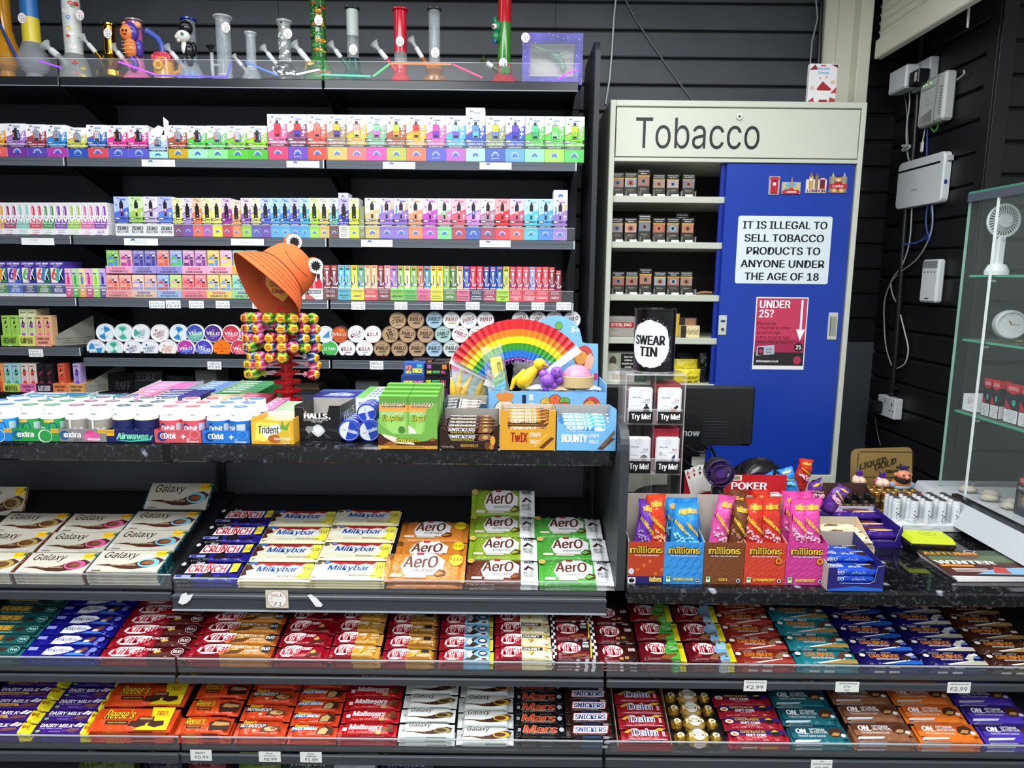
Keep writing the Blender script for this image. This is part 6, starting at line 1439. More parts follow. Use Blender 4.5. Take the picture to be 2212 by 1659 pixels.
# foil wrapped sweets tray behind
Yk=Yc+.135
x0,w,h=carton('display_carton','slate blue tray of black and silver wrapped bars behind the wafer rolls',(958,868,1052),Yk,z_,.10,'2c5068',[],[(0,0),(1,0),(1,.95),(.86,.95),(.68,.5),(0,.5)],inner='a8a294',backh=.088)
rolls(x0,w,Yk,z_,4,4,.0085,([(0,'26262a'),(.38,'b8b0a8')],[('t','MIND',.02,.3,.26,.9,'e8e8ec',.03,.2),('r',.32,0,.36,1,'e0e0e0'),('p',[(.5,.1),(.6,.8),(.7,.3),(.8,.9),(.9,.2)],'5a4a40')]),'black and silver foil bar','black and silver foil bars','chocolate_bar',1)
def pb(name,label,cat,px,Y,z,d,col,items,group=None,side=None,top=None,kind='paper',ch=.0008):
 return cbox(name,label,cat,group,px,z,Y,d,col,items,ch,side,None,top,kind)
pb('carton','dark blue candy carton with cloud print behind the black carton','carton',(664,863,766),1.93,ZC,.17,'1c1c8c',[('p',[(.1,.0),(.12,.5),(.3,.8),(.5,.7),(.7,.8),(.74,.3),(.76,0)],'e8ecf4'),('t','Milky Way',.18,.1,.7,.6,'2a3aa8',.03,.2)],top=[('p',[(.2,.3),(.3,.6),(.6,.7),(.9,.5),(.8,.3)],'8a9ad8'),('t','Milky Way',.3,.36,.8,.6,'e4e8f4',.02,.2),('p',[(0,.7),(1,.8),(1,1),(0,1)],'3a5ab0')])
pb('carton','white and green shrink wrapped mint carton behind the lip balm tins','carton',(768,860,838),1.90,ZC,.20,'e4e8e8',[('r',0,.0,1,.4,'8ac078'),('t','33 x POLO Original',.1,.6,.8,.8,'3a5a7a',.02)],top=[('r',0,0,.3,1,'6cb458')]+[('o',.4+.14*(k%4),.14+.2*(k//4),.05,.08,'6a8ab8')for k in range(16)])
for k,(a,yt,b,Y,z,c,it,lab)in enumerate(((866,812,918,2.05,0,'243a78',[('t','NICE',.12,.66,.52,.86,'f0e040',.06),('t','CUBE',.54,.66,.94,.86,'e86ab8',.06),('r',.1,.1,.9,.5,'3a5490'),('t','MAGIC',.2,.2,.8,.4,'c8d0e8',.02)],'navy cube toy box, lower one'),(917,814,968,2.05,0,'4a1c4c',[('r',0,.66,1,1,'101014'),('t','CUBE',.05,.74,.28,.90,'e8e040',.05),('t','SQUEEZE',.32,.74,.66,.90,'58c870',.05),('t','BALL',.70,.74,.92,.90,'e8508c',.05)],'black cube squeeze box, lower one'),(871,784,917,2.05,1,'2c54a8',[('t','POP',.1,.38,.40,.80,'f08a4c',.05),('t','DICE',.44,.22,.92,.56,'f2e83c',.08),('r',.64,.64,.9,.9,'4ab0b8'),('t','NICE',.12,.16,.4,.36,'f2e83c',.05)],'bright blue cube toy box, upper one'),(919,786,967,2.05,1,'16161a',[('t','CUBE',.05,.20,.28,.42,'e8e040',.05),('t','SQUEEZE',.32,.20,.66,.42,'58c870',.05),('t','BALL',.70,.20,.92,.42,'e8508c',.05),('r',.08,.6,.26,.9,'9a58b8'),('r',.76,.56,.96,.92,'e07828')],'black cube squeeze box, upper one'),(891,777,935,2.11,2,'18181c',[('r',.08,.8,.3,.98,'9ad0a0'),('r',.76,.8,.96,.98,'e07828')],'black cube box, back one beside the tan tins'),(938,779,976,2.11,2,'1a1a1e',[('r',.6,.8,.9,.98,'e88a30'),('t','BALL',.4,.3,.9,.5,'e8508c',.03)],'black cube box, back one beside the rainbow fan'))):
 zz=ZC if z in(0,2)else PY(917,812.5,2.05).z+.001
 cbox('toy_box',lab,'box','cube toy boxes',(a,yt,b),zz,Y,.05,c,it)
 # ---- squishy toy display
Yb=1.845
zt_=PY(1180,846,Yb).z
x0,x1=PY(1055,900,Yb).x,PY(1309,900,Yb).x
w,h=x1-x0,zt_-ZC-.0008
SK=C('7cb8e8')
root=thing('toy_display','sky blue squishy bun toy display box with a cloud shaped header card','display',(x0,Yb,ZC+.0006))
m=M().box(0,w,0,.002,0,h,SK).box(0,.002,.002,.158,0,h,SK).box(w-.002,w,.002,.158,0,h+.02,SK).box(0,w,0,.158,0,.002,C('d8d0c4')).box(.002,w-.002,.01,.15,h-.06,h-.055,C('c8c0b4'))
bun=lambda cx,cy,rx,ry,c:[('o',cx,cy,rx*1.1,ry*1.1,'3a2a28'),('o',cx,cy,rx,ry,c),('p',[(cx-rx*.35,cy+ry*.5),(cx,cy+ry*1.25),(cx+rx*.35,cy+ry*.5)],c),('p',[(cx-.003,cy+ry*.2),(cx,cy+ry*.9),(cx+.003,cy+ry*.2)],'3a2a28')]
it=[('o',.14,.36,.10,.42,'3a2a28'),('o',.14,.36,.094,.40,'e4dccc'),('p',[(.09,.70),(.08,.80),(.06,.86),(.08,.96),(.12,.94),(.15,.99),(.18,.95),(.21,.95),(.215,.86),(.20,.80),(.19,.70)],'e08a3c'),('r',.285,.3,.318,.90,'1c2a48'),('t','B',.345,.74,.38,.92,'f6f8fa',.06),('t','U',.345,.50,.38,.68,'f6f8fa',.06),('t','N',.345,.26,.38,.44,'f6f8fa',.06),('o',.57,.46,.145,.22,'8a6a3a'),('o',.57,.48,.14,.2,'d8b478')]+bun(.49,.70,.045,.12,'e8b440')+bun(.565,.76,.05,.15,'e0683c')+bun(.645,.72,.042,.12,'6ab04a')+bun(.485,.52,.05,.14,'5a8cc0')+bun(.565,.50,.05,.14,'9458b0')+bun(.645,.56,.05,.14,'d0483c')+[('o',.875,.56,.078,.32,'cc4848')]+bun(.86,.56,.055,.2,'d89848')+[('p',[(.88,.3),(.9,.62),(.935,.7),(.95,.5),(.93,.24)],'e8b098')]
m.dec(FR(w,h),it)
m.build('box',root)
hp=[(1058,868),(1058,770),(1088,750),(1112,716),(1140,700),(1160,700),(1172,690),(1190,684),(1203,682),(1222,685),(1240,696),(1252,712),(1256,728),(1258,740),(1268,742),(1292,743),(1292,868)]
Yh2=Yb+.158
hq=[(PY(x,y,Yh2).x-x0,PY(x,y,Yh2).z-ZC)for x,y in hp]
m=M().prism(hq[::-1]if sum(hq[i][0]*hq[(i+1)%len(hq)][1]-hq[(i+1)%len(hq)][0]*hq[i][1]for i in range(len(hq)))<0 else hq,.158,.160,SK)
ux=lambda px:(PY(px,760,Yh2).x-x0)/w
uz=lambda py:(PY(1200,py,Yh2).z-ZC)/h
m.dec(FR(w,h,0,0,.158),[('t','3+',ux(1231),uz(718),ux(1251),uz(705),'f6f8fa',.05),('o',ux(1262),uz(775),.085,.42,'cc4848')]+bun(ux(1255),uz(772),.06,.22,'d89848')+[('p',[(ux(1262),uz(795)),(ux(1268),uz(768)),(ux(1276),uz(762)),(ux(1284),uz(775)),(ux(1278),uz(798))],'e8b098')]+bun(ux(1206),uz(704),.03,.12,'6ab04a')+[('r',ux(1284),uz(820),ux(1292),uz(806),'c83a8c')])
m.build('header_card',root)
# rainbow folding fan
Yn=1.90
pc=PY(1119,852,Yn)
R0=163*Yn/F_PX/math.cos(math.radians(8.8))*1.0
fan=thing('folding_fan','open rainbow striped folding fan standing in the squishy toy display','fan',pc)
bands=['d8343c','e8862c','f0e02c','3f9a3c','2f78d0','7a3a9c']
rad=[1.0,.868,.776,.686,.594,.50,.425]
a0,a1,npl=math.radians(152),math.radians(40),40
m=M()
for q in range(6):
 vs=[]
 for k in range(npl+1):
  a=a0+(a1-a0)*k/npl
  dy=(.004 if k%2 else-.004)
  for rr in(rad[q],rad[q+1]):
   vs.append((R0*rr*math.cos(a),dy*rr-.0,R0*rr*math.sin(a)))
 m.add(vs,[(2*k,2*k+2,2*k+3,2*k+1)for k in range(npl)],C(bands[q],'paper'))
m.build('pleated_leaf',fan)
m=M()
for k in range(11):
 a=a0+(a1-a0)*(k+.0)/10
 d,e_=V((math.cos(a),0,math.sin(a))),V((-math.sin(a),0,math.cos(a)))
 m.add([d*.0+e_*.004,d*R0*.47+e_*.023,d*R0*.47-e_*.023,d*0-e_*.004]+[v+V((0,.0012,0))for v in(d*.0+e_*.004,d*R0*.47+e_*.023,d*R0*.47-e_*.023,d*0-e_*.004)],[(0,1,2,3),(7,6,5,4),(0,4,5,1),(1,5,6,2),(2,6,7,3)],C('eceef0','plastic'))
m.X=Matrix.Translation((0,.0065,0))
m.build('ribs',fan)
for a,nm in((a1-.03,'guard'),(a0+.02,'guard')):
 d,e_=V((math.cos(a),0,math.sin(a))),V((-math.sin(a),0,math.cos(a)))
 p4=[d*.0+e_*.005,d*R0*1.0+e_*.012,d*R0*1.01-e_*.012,-e_*.005]
 y_=-.008 if a<1 else .008
 m=M().add([v+V((0,y_,0))for v in p4]+[v+V((0,y_+.0025,0))for v in p4],[(3,2,1,0),(4,5,6,7),(0,1,5,4),(1,2,6,5),(2,3,7,6)],C('f0f0f2','plastic'))
 m.build(nm,fan)
def blob(name,label,cat,parts,group=None,parent=None):
 m=M()
 for c,r,mat,sc in parts:
  m.ball(c,r,mat,16,10,sc)
 o=m.build(name,parent)
 return tag(o,label,cat,group)if label else o
def bag(name,label,px,py,w_,h_,Y,parent=None,th=.02,alpha=.16,seed=1):
 """crumpled clear bag"""
 c=PY(px,py,Y)
 rnd=random.Random(seed)
 off=V((rnd.random()*9,rnd.random()*9,rnd.random()*9))
 ww,hh=w_*Y/F_PX,h_*Y/F_PX
 m=M()
 def f(u,v):
  q=math.sin(math.pi*min(1,max(0,u)))*math.sin(math.pi*(v*.9+.05))
  n=noise.noise(V((u*6,v*6,0))+off)
  return V(((u-.5)*ww*(1+.08*noise.noise(V((v*4,1,1))+off)),-th*(.25+.75*q)+.008*n,(v-.5)*hh*(1+.1*noise.noise(V((u*5,3,1))+off))))
 m.sheet(f,22,22,C('eef2f4','clear',alpha=alpha,scale=55),False)
 m.sheet(lambda u,v:(lambda p:V((p.x,-p.y*.6+.004,p.z)))(f(1-u,v)),22,22,C('eef2f4','clear',alpha=alpha,scale=55),False)
 o=m.build(name,parent,c if parent is None else c-V(parent.location))
 return tag(o,label,'bag')if label else o
 # toys in the display
Yq=1.875
YL=C('ecc428','plastic',rough=.35)
c1,c2=PY(1121,832,Yq),PY(1163,790,Yq)
m=M()
m.tube([c1+(c2-c1)*t for t in(-.06,.02,.15,.4,.65,.82,.9)],[.008,.016,.021,.021,.016,.012,.010],YL,14)
m.ball(c2+V((.003,0,.004)),.017,YL)
m.tube([c1+(c2-c1)*.55+V((-.012,-.004,.012)),c1+(c2-c1)*.25+V((-.026,-.006,.0)),c1+V((-.022,-.008,-.012))],[.007,.008,.004],YL,10)
m.tube([c2+V((.012,-.012,.006)),c2+V((.026,-.016,.001))],[.006,.003],C('e0902c','plastic'),8)
tag(m.build('squishy_toy'),'yellow stretchy bird toy leaning in the squishy toy display','toy')
m=M()
PU=C('8c54c0','plastic',rough=.15)
for px,py,r in((1182,822,.022),(1174,808,.013),(1195,833,.012),(1203,805,.0175),(1178,838,.013),(1208,820,.012)):
 m.ball(PY(px,py,Yq-.012),r,PU)
for px,py in((1208,802),(1199,800)):
 m.ball(PY(px,py,Yq-.0305),.002,C('2a1440'))
tag(m.build('squishy_toy'),'glossy purple animal squishy toy beside the steamer basket','toy')
bk=thing('bun_toy','pink glitter bun toy sitting in a tan steamer basket','toy',V((PY(1247,830,Yq).x,Yq+.012,PY(1247,836,Yq).z)))
rb=37.5*Yq/F_PX
M().lathe([(rb*.96,0),(rb,.002),(rb,.030),(rb*.97,.032),(rb*.93,.031),(rb*.9,.022)],C('cfb583','plastic'),36).build('steamer_basket',bk)
m=M()
nu,nv=32,10
vs=[]
for j in range(nv+1):
 for i in range(nu):
  a,b=math.pi/2*j/nv,2*math.pi*i/nu
  rr=rb*.86*(1+.025*math.cos(b*12)*math.cos(a))
  vs.append((rr*math.cos(a)*math.cos(b),rr*math.cos(a)*math.sin(b),.022+rb*.82*math.sin(a)))
m.add(vs,[(j*nu+i,j*nu+(i+1)%nu,(j+1)*nu+(i+1)%nu,(j+1)*nu+i)for j in range(nv)for i in range(nu)],C('e890ac','film'),True)
m.build('bun',bk)
for k,(px,py,c,lab)in enumerate(((1165,838,'d4dce4','white printed pouch lying at the front of the display box'),(1268,839,'c8d8ec','pale blue printed pouch under the steamer basket'),(1212,840,'c8a88c','tan bun toy lying at the front of the display box'))):
 p=PY(px,py,Yb+.03)
 m=M().sheet(lambda u,v:V(((u-.5)*.075,(v-.5)*.045,.012*math.sin(math.pi*u)*math.sin(math.pi*v)+.003*noise.noise(V((u*7,v*7,k))))),12,8,C(c,'film'))
 m.sheet(lambda u,v:V(((.5-u)*.075,(v-.5)*.045,-.008*math.sin(math.pi*u)*math.sin(math.pi*v))),12,8,C(c,'film'))
 m.dec(lambda u,v,n:V(((u-.5)*.05,(v-.5)*.02,.0125+n)),[('r',.1,.2,.5,.8,'5a9ad8'),('o',.75,.5,.15,.3,'d8703c')],'film')
 tag(m.build('toy_pouch',None,p),lab,'pouch')
 # tube toy in clear wrap
c=PY(1075,800,Yq-.005)
tb=thing('toy_tube','yellow and green printed tube in clear crinkled wrap','toy',c,rot=(0,math.radians(-10),0))
m=M().box(-.016,.016,-.010,.010,-.052,.036,C('e6d83a'),.003)
m.dec(FR(.032,.088,-.016,-.052,-.010),[('p',[(0,0),(1,0),(1,.6),(0,.35)],'48b048'),('p',[(0,0),(1,0),(1,.3),(0,.12)],'58b8d8'),('t','BUTTER',.55,.35,.85,.85,'2a5a2a',.02)])
m.build('tube',tb)
bag('wrap',None,1070,800,46,110,Yq-.004,tb,.018,.14,3)
bag('clear_bag','crumpled clear bag standing behind the yellow bird toy',1150,808,90,62,Yq+.03,None,.02,.13,5)
bag('clear_bag','crumpled clear bag at the corner of the squishy toy display',1072,826,40,52,Yq-.014,None,.014,.15,8)
# banana toys
Yw=1.94
p=PY(1010,860,Yw)
bn=thing('banana_toy','bag of peeled banana squishy toys under a pale blue header card','toy',p)
BA=C('ecc22e','plastic',rough=.4)
s_=Yw/F_PX
for k,(dx,dy,l,tilt)in enumerate(((-20,0,62,.10),(-8,-.012,55,.45),(-30,-.008,46,-.12),(22,-.004,48,.42),(30,.004,40,.3))):
 m=M()
 q0=V((dx*s_,dy,.002))
 m.tube([q0+V((math.sin(tilt*t)*l*s_*t,-.006*math.sin(t*3),l*s_*t))for t in(0,.2,.45,.7,.9,1)],[.012,.014,.013,.009,.005,.003],BA,10,flat=.7)
 m.build('banana',bn)
bag('clear_bag',None,1012,828,80,64,Yw-.006,bn,.03,.16,11)
hc=[(978,860),(976,790),(985,778),(1000,776),(1012,782),(1046,812),(1052,825),(1050,860)]
hq=[(PY(x,y,Yw+.02).x-p.x,PY(x,y,Yw+.02).z-p.z)for x,y in hc][::-1]
a=sum(hq[i][0]*hq[(i+1)%len(hq)][1]-hq[(i+1)%len(hq)][0]*hq[i][1]for i in range(len(hq)))
m=M().prism(hq if a>0 else hq[::-1],.02,.0215,C('a8d4f0'))
m.dec(lambda u,v,n:V((-.046+u*.09,.02-n,v*.11)),[('o',.12,.78,.14,.12,'e880b8'),('o',.45,.7,.1,.08,'e86a78'),('o',.1,.55,.07,.06,'e8d8c4')])
m.build('header_card',bn)
bx=PY(1010,866,Yw)
tag(M().box(-.055,.055,-.03,.05,0,p.z-ZC-.002,C('b8a890'),.001).build('carton',None,(p.x,Yw,ZC+.0006)),'plain carton under the banana toys','carton')
# ---- lollipop stand with frog hat
Ys=1.98
xs_=PY(618,760,Ys).x
RED=C('cc1c20','plastic',rough=.25)
st=thing('lollipop_stand','red plastic lollipop stand with ringed holders on the worktop','stand',(xs_,Ys,ZC+.0006))
zz=lambda y:PY(618,y,Ys).z-ZC
M().lathe([(.06,0),(.06,.006),(.02,.012),(.017,.03)],RED,32).build('base',st)
M().lathe([(.0165,.02),(.0165,zz(690))],RED,24).box(-.017,.017,-.014,.014,zz(690),zz(664),RED,.002).build('column',st)
for k in range(10):
 z=zz(863-19.2*k)
 m=M()
 m.lathe([(.017,z-.003),(.031,z-.003),(.031,z+.003),(.017,z+.003)],RED,28)
 for q in range(16):
  a=2*math.pi*q/16
  d=V((math.cos(a),math.sin(a),0))
  m.tube([d*.024+V((0,0,z)),d*.037+V((0,0,z))],.0042,RED,10)
  m.tube([d*.0355+V((0,0,z)),d*.0373+V((0,0,z))],.0024,C('4a0608'),8)
 m.build('holder_ring',st)
 # daisy shaped sign on top, inside the hat
m=M()
dz=[(-20,585),(-40,590),(-43,612),(-34,628),(-26,640),(-8,652),(2,660),(12,650),(22,630),(20,600),(4,585)]
dq=[(x*Ys/F_PX,zz(y))for x,y in dz]
m.prism(dq,-.004,.004,RED)
cxm,czm=sum(x for x,_ in dq)/len(dq),sum(z for _,z in dq)/len(dq)
m.prism([(cxm+(x-cxm)*.82,czm+(z-czm)*.82)for x,z in dq],-.0055,-.004,C('e8b02c','plastic'))
m.dec(FR(.05,.04,cxm-.028,czm-.02,-.0056),[('t','Chupa',.1,.45,.9,.95,'c0281c',.05),('t','Chups',.2,0,.95,.42,'c0281c',.05)])
m.build('sign',st)
LC={'green':('4c9c2c','b8d83c','2c5c1c'),'red':('c0283c','e890a8','7a1420'),'pink':('d84888','f0b0c8','9a2850'),'blue':('2c54a0','c0c8d8','1a2450')}
protos={}
def lolly_parts(k):
 c,c2,c3=LC[k]
 r=.0168
 m=M() # ball at origin, stick towards +Y, logo faces -Y
 nu,nv=20,12
 for i in range(nu):
  vs=[]
  for j in range(nv+1):
   for e in(0,1):
    a,b=math.pi*j/nv,2*math.pi*(i+e)/nu+.9*j/nv
    rr=r*(1+.03*math.cos(5*b))
    vs.append((rr*math.sin(a)*math.cos(b),-rr*math.cos(a),rr*math.sin(a)*math.sin(b)))
  m.add(vs,[(2*j,2*j+1,2*j+3,2*j+2)for j in range(nv)],C((c,c2,c,c3)[i%4],'film',scale=120),True)
  # twisted wrapper skirt
 m.lathe([(.0001,0)],C(c),8,cap=False)
 vs=[]
 for i in range(16):
  b=2*math.pi*i/16
  vs+=[(r*.55*math.cos(b),r*.8,r*.55*math.sin(b)),(.004*math.cos(b),r*1.35,.004*math.sin(b)),((.006+.003*(i%2))*math.cos(b),r*1.9,(.006+.003*(i%2))*math.sin(b))]
 m.add(vs,[(3*i+q,3*((i+1)%16)+q,3*((i+1)%16)+q+1,3*i+q+1)for i in range(16)for q in(0,1)],C(c2,'film'))
 flower=[(.5+.5*(1-.14*(q%2))*math.cos(2*math.pi*q/16),.5+.5*(1-.14*(q%2))*math.sin(2*math.pi*q/16))for q in range(16)]
 def F(u,v,n):
  x,z=(u-.5)*.025,(v-.5)*.025
  return V((x,-math.sqrt(max(1e-9,(r*1.04)**2-x*x-z*z))-n,z))
 for q in range(8):
  p0=[(.5,.5),flower[2*q],flower[2*q+1],flower[(2*q+2)%16]]
  m.dec(F,[('p',[(.5+(x-.5)*.5,.5+(y-.5)*.5)for x,y in p0],'f0b424'),('p',[(.5+(x-.5)*f_,.5+(y-.5)*f_)for(x,y),f_ in((p0[1],.5),(p0[1],1),(p0[2],1),(p0[3],1),(p0[3],.5),(p0[2],.5))],'f2c030')],'film')
 m.dec(F,[('t','Chupa',.22,.5,.78,.74,'c84a1c',.04,.1),('t','Chups',.24,.26,.82,.48,'c84a1c',.04,.1)],'film',z0=.0008)
 s_=M().tube([(0,r*.9,0),(0,.10-.032,0)],.0021,C('ecdfe4','plastic'),8)
 return m,s_
ROWS=[(688,[(120,'green'),(200,'red'),(330,'green'),(490,'pink'),(680,'green'),(870,'green'),(1040,'green'),(1165,'pink'),(1275,'green')]),(710,[(130,'pink'),(195,'red'),(340,'blue'),(495,'pink'),(870,'blue'),(1030,'green'),(1180,'red'),(1290,'pink')]),(731,[(130,'blue'),(210,'red'),(330,'pink'),(500,'pink'),(700,'red'),(870,'red'),(1170,'blue'),(1285,'blue')]),(750,[(130,'red'),(215,'blue'),(355,'green'),(690,'blue'),(870,'pink'),(1030,'pink'),(1180,'green'),(1300,'pink')]),(772,[(160,'blue'),(355,'blue'),(510,'pink'),(690,'red'),(870,'green'),(1270,'blue')]),(788,[(235,'green'),(350,'pink'),(515,'pink'),(1290,'pink')]),(808,[(170,'blue'),(240,'green'),(370,'green'),(1268,'red')])]
TN=['top','second','third','fourth','fifth','sixth','lowest']
for r,(py,row)in enumerate(ROWS):
 for q,(zx,k)in enumerate(row):
  if k not in protos:
   t_=thing('lollipop','','lollipop',group='lollipops on the red stand')
   cm,sm_=lolly_parts(k)
   cm.build('candy',t_)
   sm_.build('stick',t_)
   protos[k]=t_
  else:
   t_=copy_tree(protos[k])
  R_=.100
  dx=(zx-745)/7.54*(Ys-.05)/F_PX
  s1=max(-.98,min(.98,dx/R_))
  phi=math.asin(s1)
  if q in(0,len(row)-1)and abs(s1)>.9:
   phi=math.copysign(math.pi-abs(phi),phi)if q==0 and r%2==0 else phi
  Yl=Ys-R_*math.cos(phi)
  t_.location=(xs_+R_*math.sin(phi),Yl,PY(618,py,Yl).z)
  t_.rotation_euler=(random.uniform(-.1,.1),0,phi)
  t_['label']=f'{k} wrapped lollipop, {ORD[q]} along the {TN[r]} tier of the red stand'
  # frog bucket hat
OR=C('d8622e','cloth')
zl=V((.56,.60,.57)).normalized()
xl=(V((.66,0,-.75))-zl*zl.dot(V((.66,0,-.75)))).normalized()
yl=zl.cross(xl)
Yhh=1.93
hc_=PY(604,597,Yhh)
mat=Matrix(((xl.x,yl.x,zl.x),(xl.y,yl.y,zl.y),(xl.z,yl.z,zl.z)))
hat=thing('bucket_hat','orange frog bucket hat with black pupils hung on the lollipop stand','hat',hc_,rot=mat.to_euler())
k_=.93
n=40
def ring(r,z,wob=0.0):
 return[V((r*k_*math.cos(2*math.pi*i/n)*1.02,r*k_*math.sin(2*math.pi*i/n)*.92,z*k_+wob*math.cos(4*math.pi*i/n+.6)))for i in range(n)]
def loft(m,rings,mat_,flip=False):
 vs=[p for r in rings for p in r]
 fs=[(j*n+i,j*n+(i+1)%n,(j+1)*n+(i+1)%n,(j+1)*n+i)for j in range(len(rings)-1)for i in range(n)]
 m.add(vs,[f[::-1]for f in fs]if flip else fs,mat_,True)
m=M()
loft(m,[ring(.083,0),ring(.081,.03),ring(.075,.062),ring(.066,.082),ring(.05,.090),ring(.0005,.092)],OR)
loft(m,[ring(.080,0),ring(.078,.03),ring(.072,.060),ring(.06,.078),ring(.0005,.084)],C('a8431f','cloth'),True)
m.build('crown',hat)
m=M()
loft(m,[ring(.124,-.064,.012),ring(.114,-.043,.008),ring(.100,-.020,.004),ring(.083,.002)],OR)
loft(m,[ring(.124,-.0655,.012),ring(.1125,-.045,.008),ring(.098,-.022,.004),ring(.080,-.001)],C('b04a22','cloth'),True)
for rr,z in((.119,-.0535),(.1125,-.040),(.105,-.028),(.096,-.014)):
 p=ring(rr,z+.0008,.010*(rr-.083)/.06)
 m.tube(p+[p[0]],.0006,C('b24a22','cloth'),4)
pr=ring(.0836,.003)
m.tube(pr+[pr[0]],.0012,C('6a2410','cloth'),5)
m.build('brim',hat)
vdir=(mat.transposed()@(EYE-hc_)).normalized()
for e,(dx,dz)in enumerate(((-.046,.088),(.040,.080))):
 c=V((dx,-.028 if e==0 else-.034,dz))
 em=M().ball(c,.0235,OR,18,12,(1,.8,1))
 f_=(vdir+V((.25,-.2,.1))).normalized()
 a=f_.cross(V((0,0,1))).normalized()
 b=a.cross(f_)
 if a.cross(b).dot(f_)<0:
  a=-a
 em.tube([c+f_*.012,c+f_*.0215],.0205,C('e8e2d6','cloth'),24)
 star=[(.5+(.44 if q%2==0 else .29)*math.cos(2*math.pi*q/24),.5+(.44 if q%2==0 else .29)*math.sin(2*math.pi*q/24))for q in range(24)]
 em.dec(lambda u,v,nn:c+f_*(.0216+nn)+a*((u-.5)*.036)+b*((v-.5)*.036),[('p',star,'161616')],'cloth',flat=1)
 em.build('eye',hat)
m=M()
arc=[]
for q in range(15):
 a=math.radians(-115+72*q/14)
 z=.040-.012*math.sin(math.pi*q/14)
 rr=(.0795-.004*(z-.03)/.03)*k_+.0012
 arc.append(V((rr*1.02*math.cos(a),rr*.92*math.sin(a),z*k_)))
m.tube(arc,.0008,C('1c1210'),5)
m.build('mouth',hat)
m=M().ball((0,0,.0875),.008,OR,12,8,(1,1,.5))
m.build('button',hat)
# ---- dark boxes on the gondola base behind the worktop
for px,y0,y1,Y,c,it,lab in(((225,290),806,850,2.70,'17161a',[('t','RAFF',.35,.5,.9,.75,'4a4a4e',.03,.2)],'black rolling tray box under the white tins'),((290,352),800,850,2.70,'24262c',[('t','ELEMENTS',.1,.7,.95,.95,'6a6a68',.03),('r',.2,.45,.8,.52,'3a4a6a')],'dark grey box with pale block lettering under the white tins'),((352,420),812,850,2.72,'2a2c2e',[('p',[(.2,.6),(.7,.5),(.65,.95),(.22,1)],'3a3c3e')],'charcoal box beside the folded grey carton'),((422,468),800,850,2.70,'8c8c88',[('t','INSTANT',.1,.5,.8,.62,'3a3a3c',.02)],'folded grey carton under the velvet purple tins'),((572,608),838,880,2.70,'a08660',[('r',.2,.3,.5,.55,'3a2a1a')],'brown kraft paper box behind the lollipop stand'),((640,706),846,880,2.70,'3a3c3e',[],'grey rolling box beside the lollipop stand'),((636,690),828,845,2.75,'8a7450',[('r',0,.4,1,.6,'2a241c')],'flat kraft rolling paper packet behind the lollipop stand'),((768,818),824,870,2.70,'5c6064',[('t','TERE',.35,.5,.8,.7,'8a8e90',.03)],'slate grey box under the tan tins')):
 zb_=PY(500,880,2.70).z-.0014
 cbox('carton',lab,'carton',None,(px[0],y0,px[1]),zb_,Y,.12,c,it)
x0,x1=PY(190,870,2.66).x,GX1
s_=M().box(x0,x1,2.64,YB-.09,PY(500,880,2.70).z-.022,PY(500,880,2.70).z-.002,BLACK).build('base_shelf',gon)
for o in list(COL.objects):
 if o.name.startswith('carton')and o.location.y>2.6:
  pass
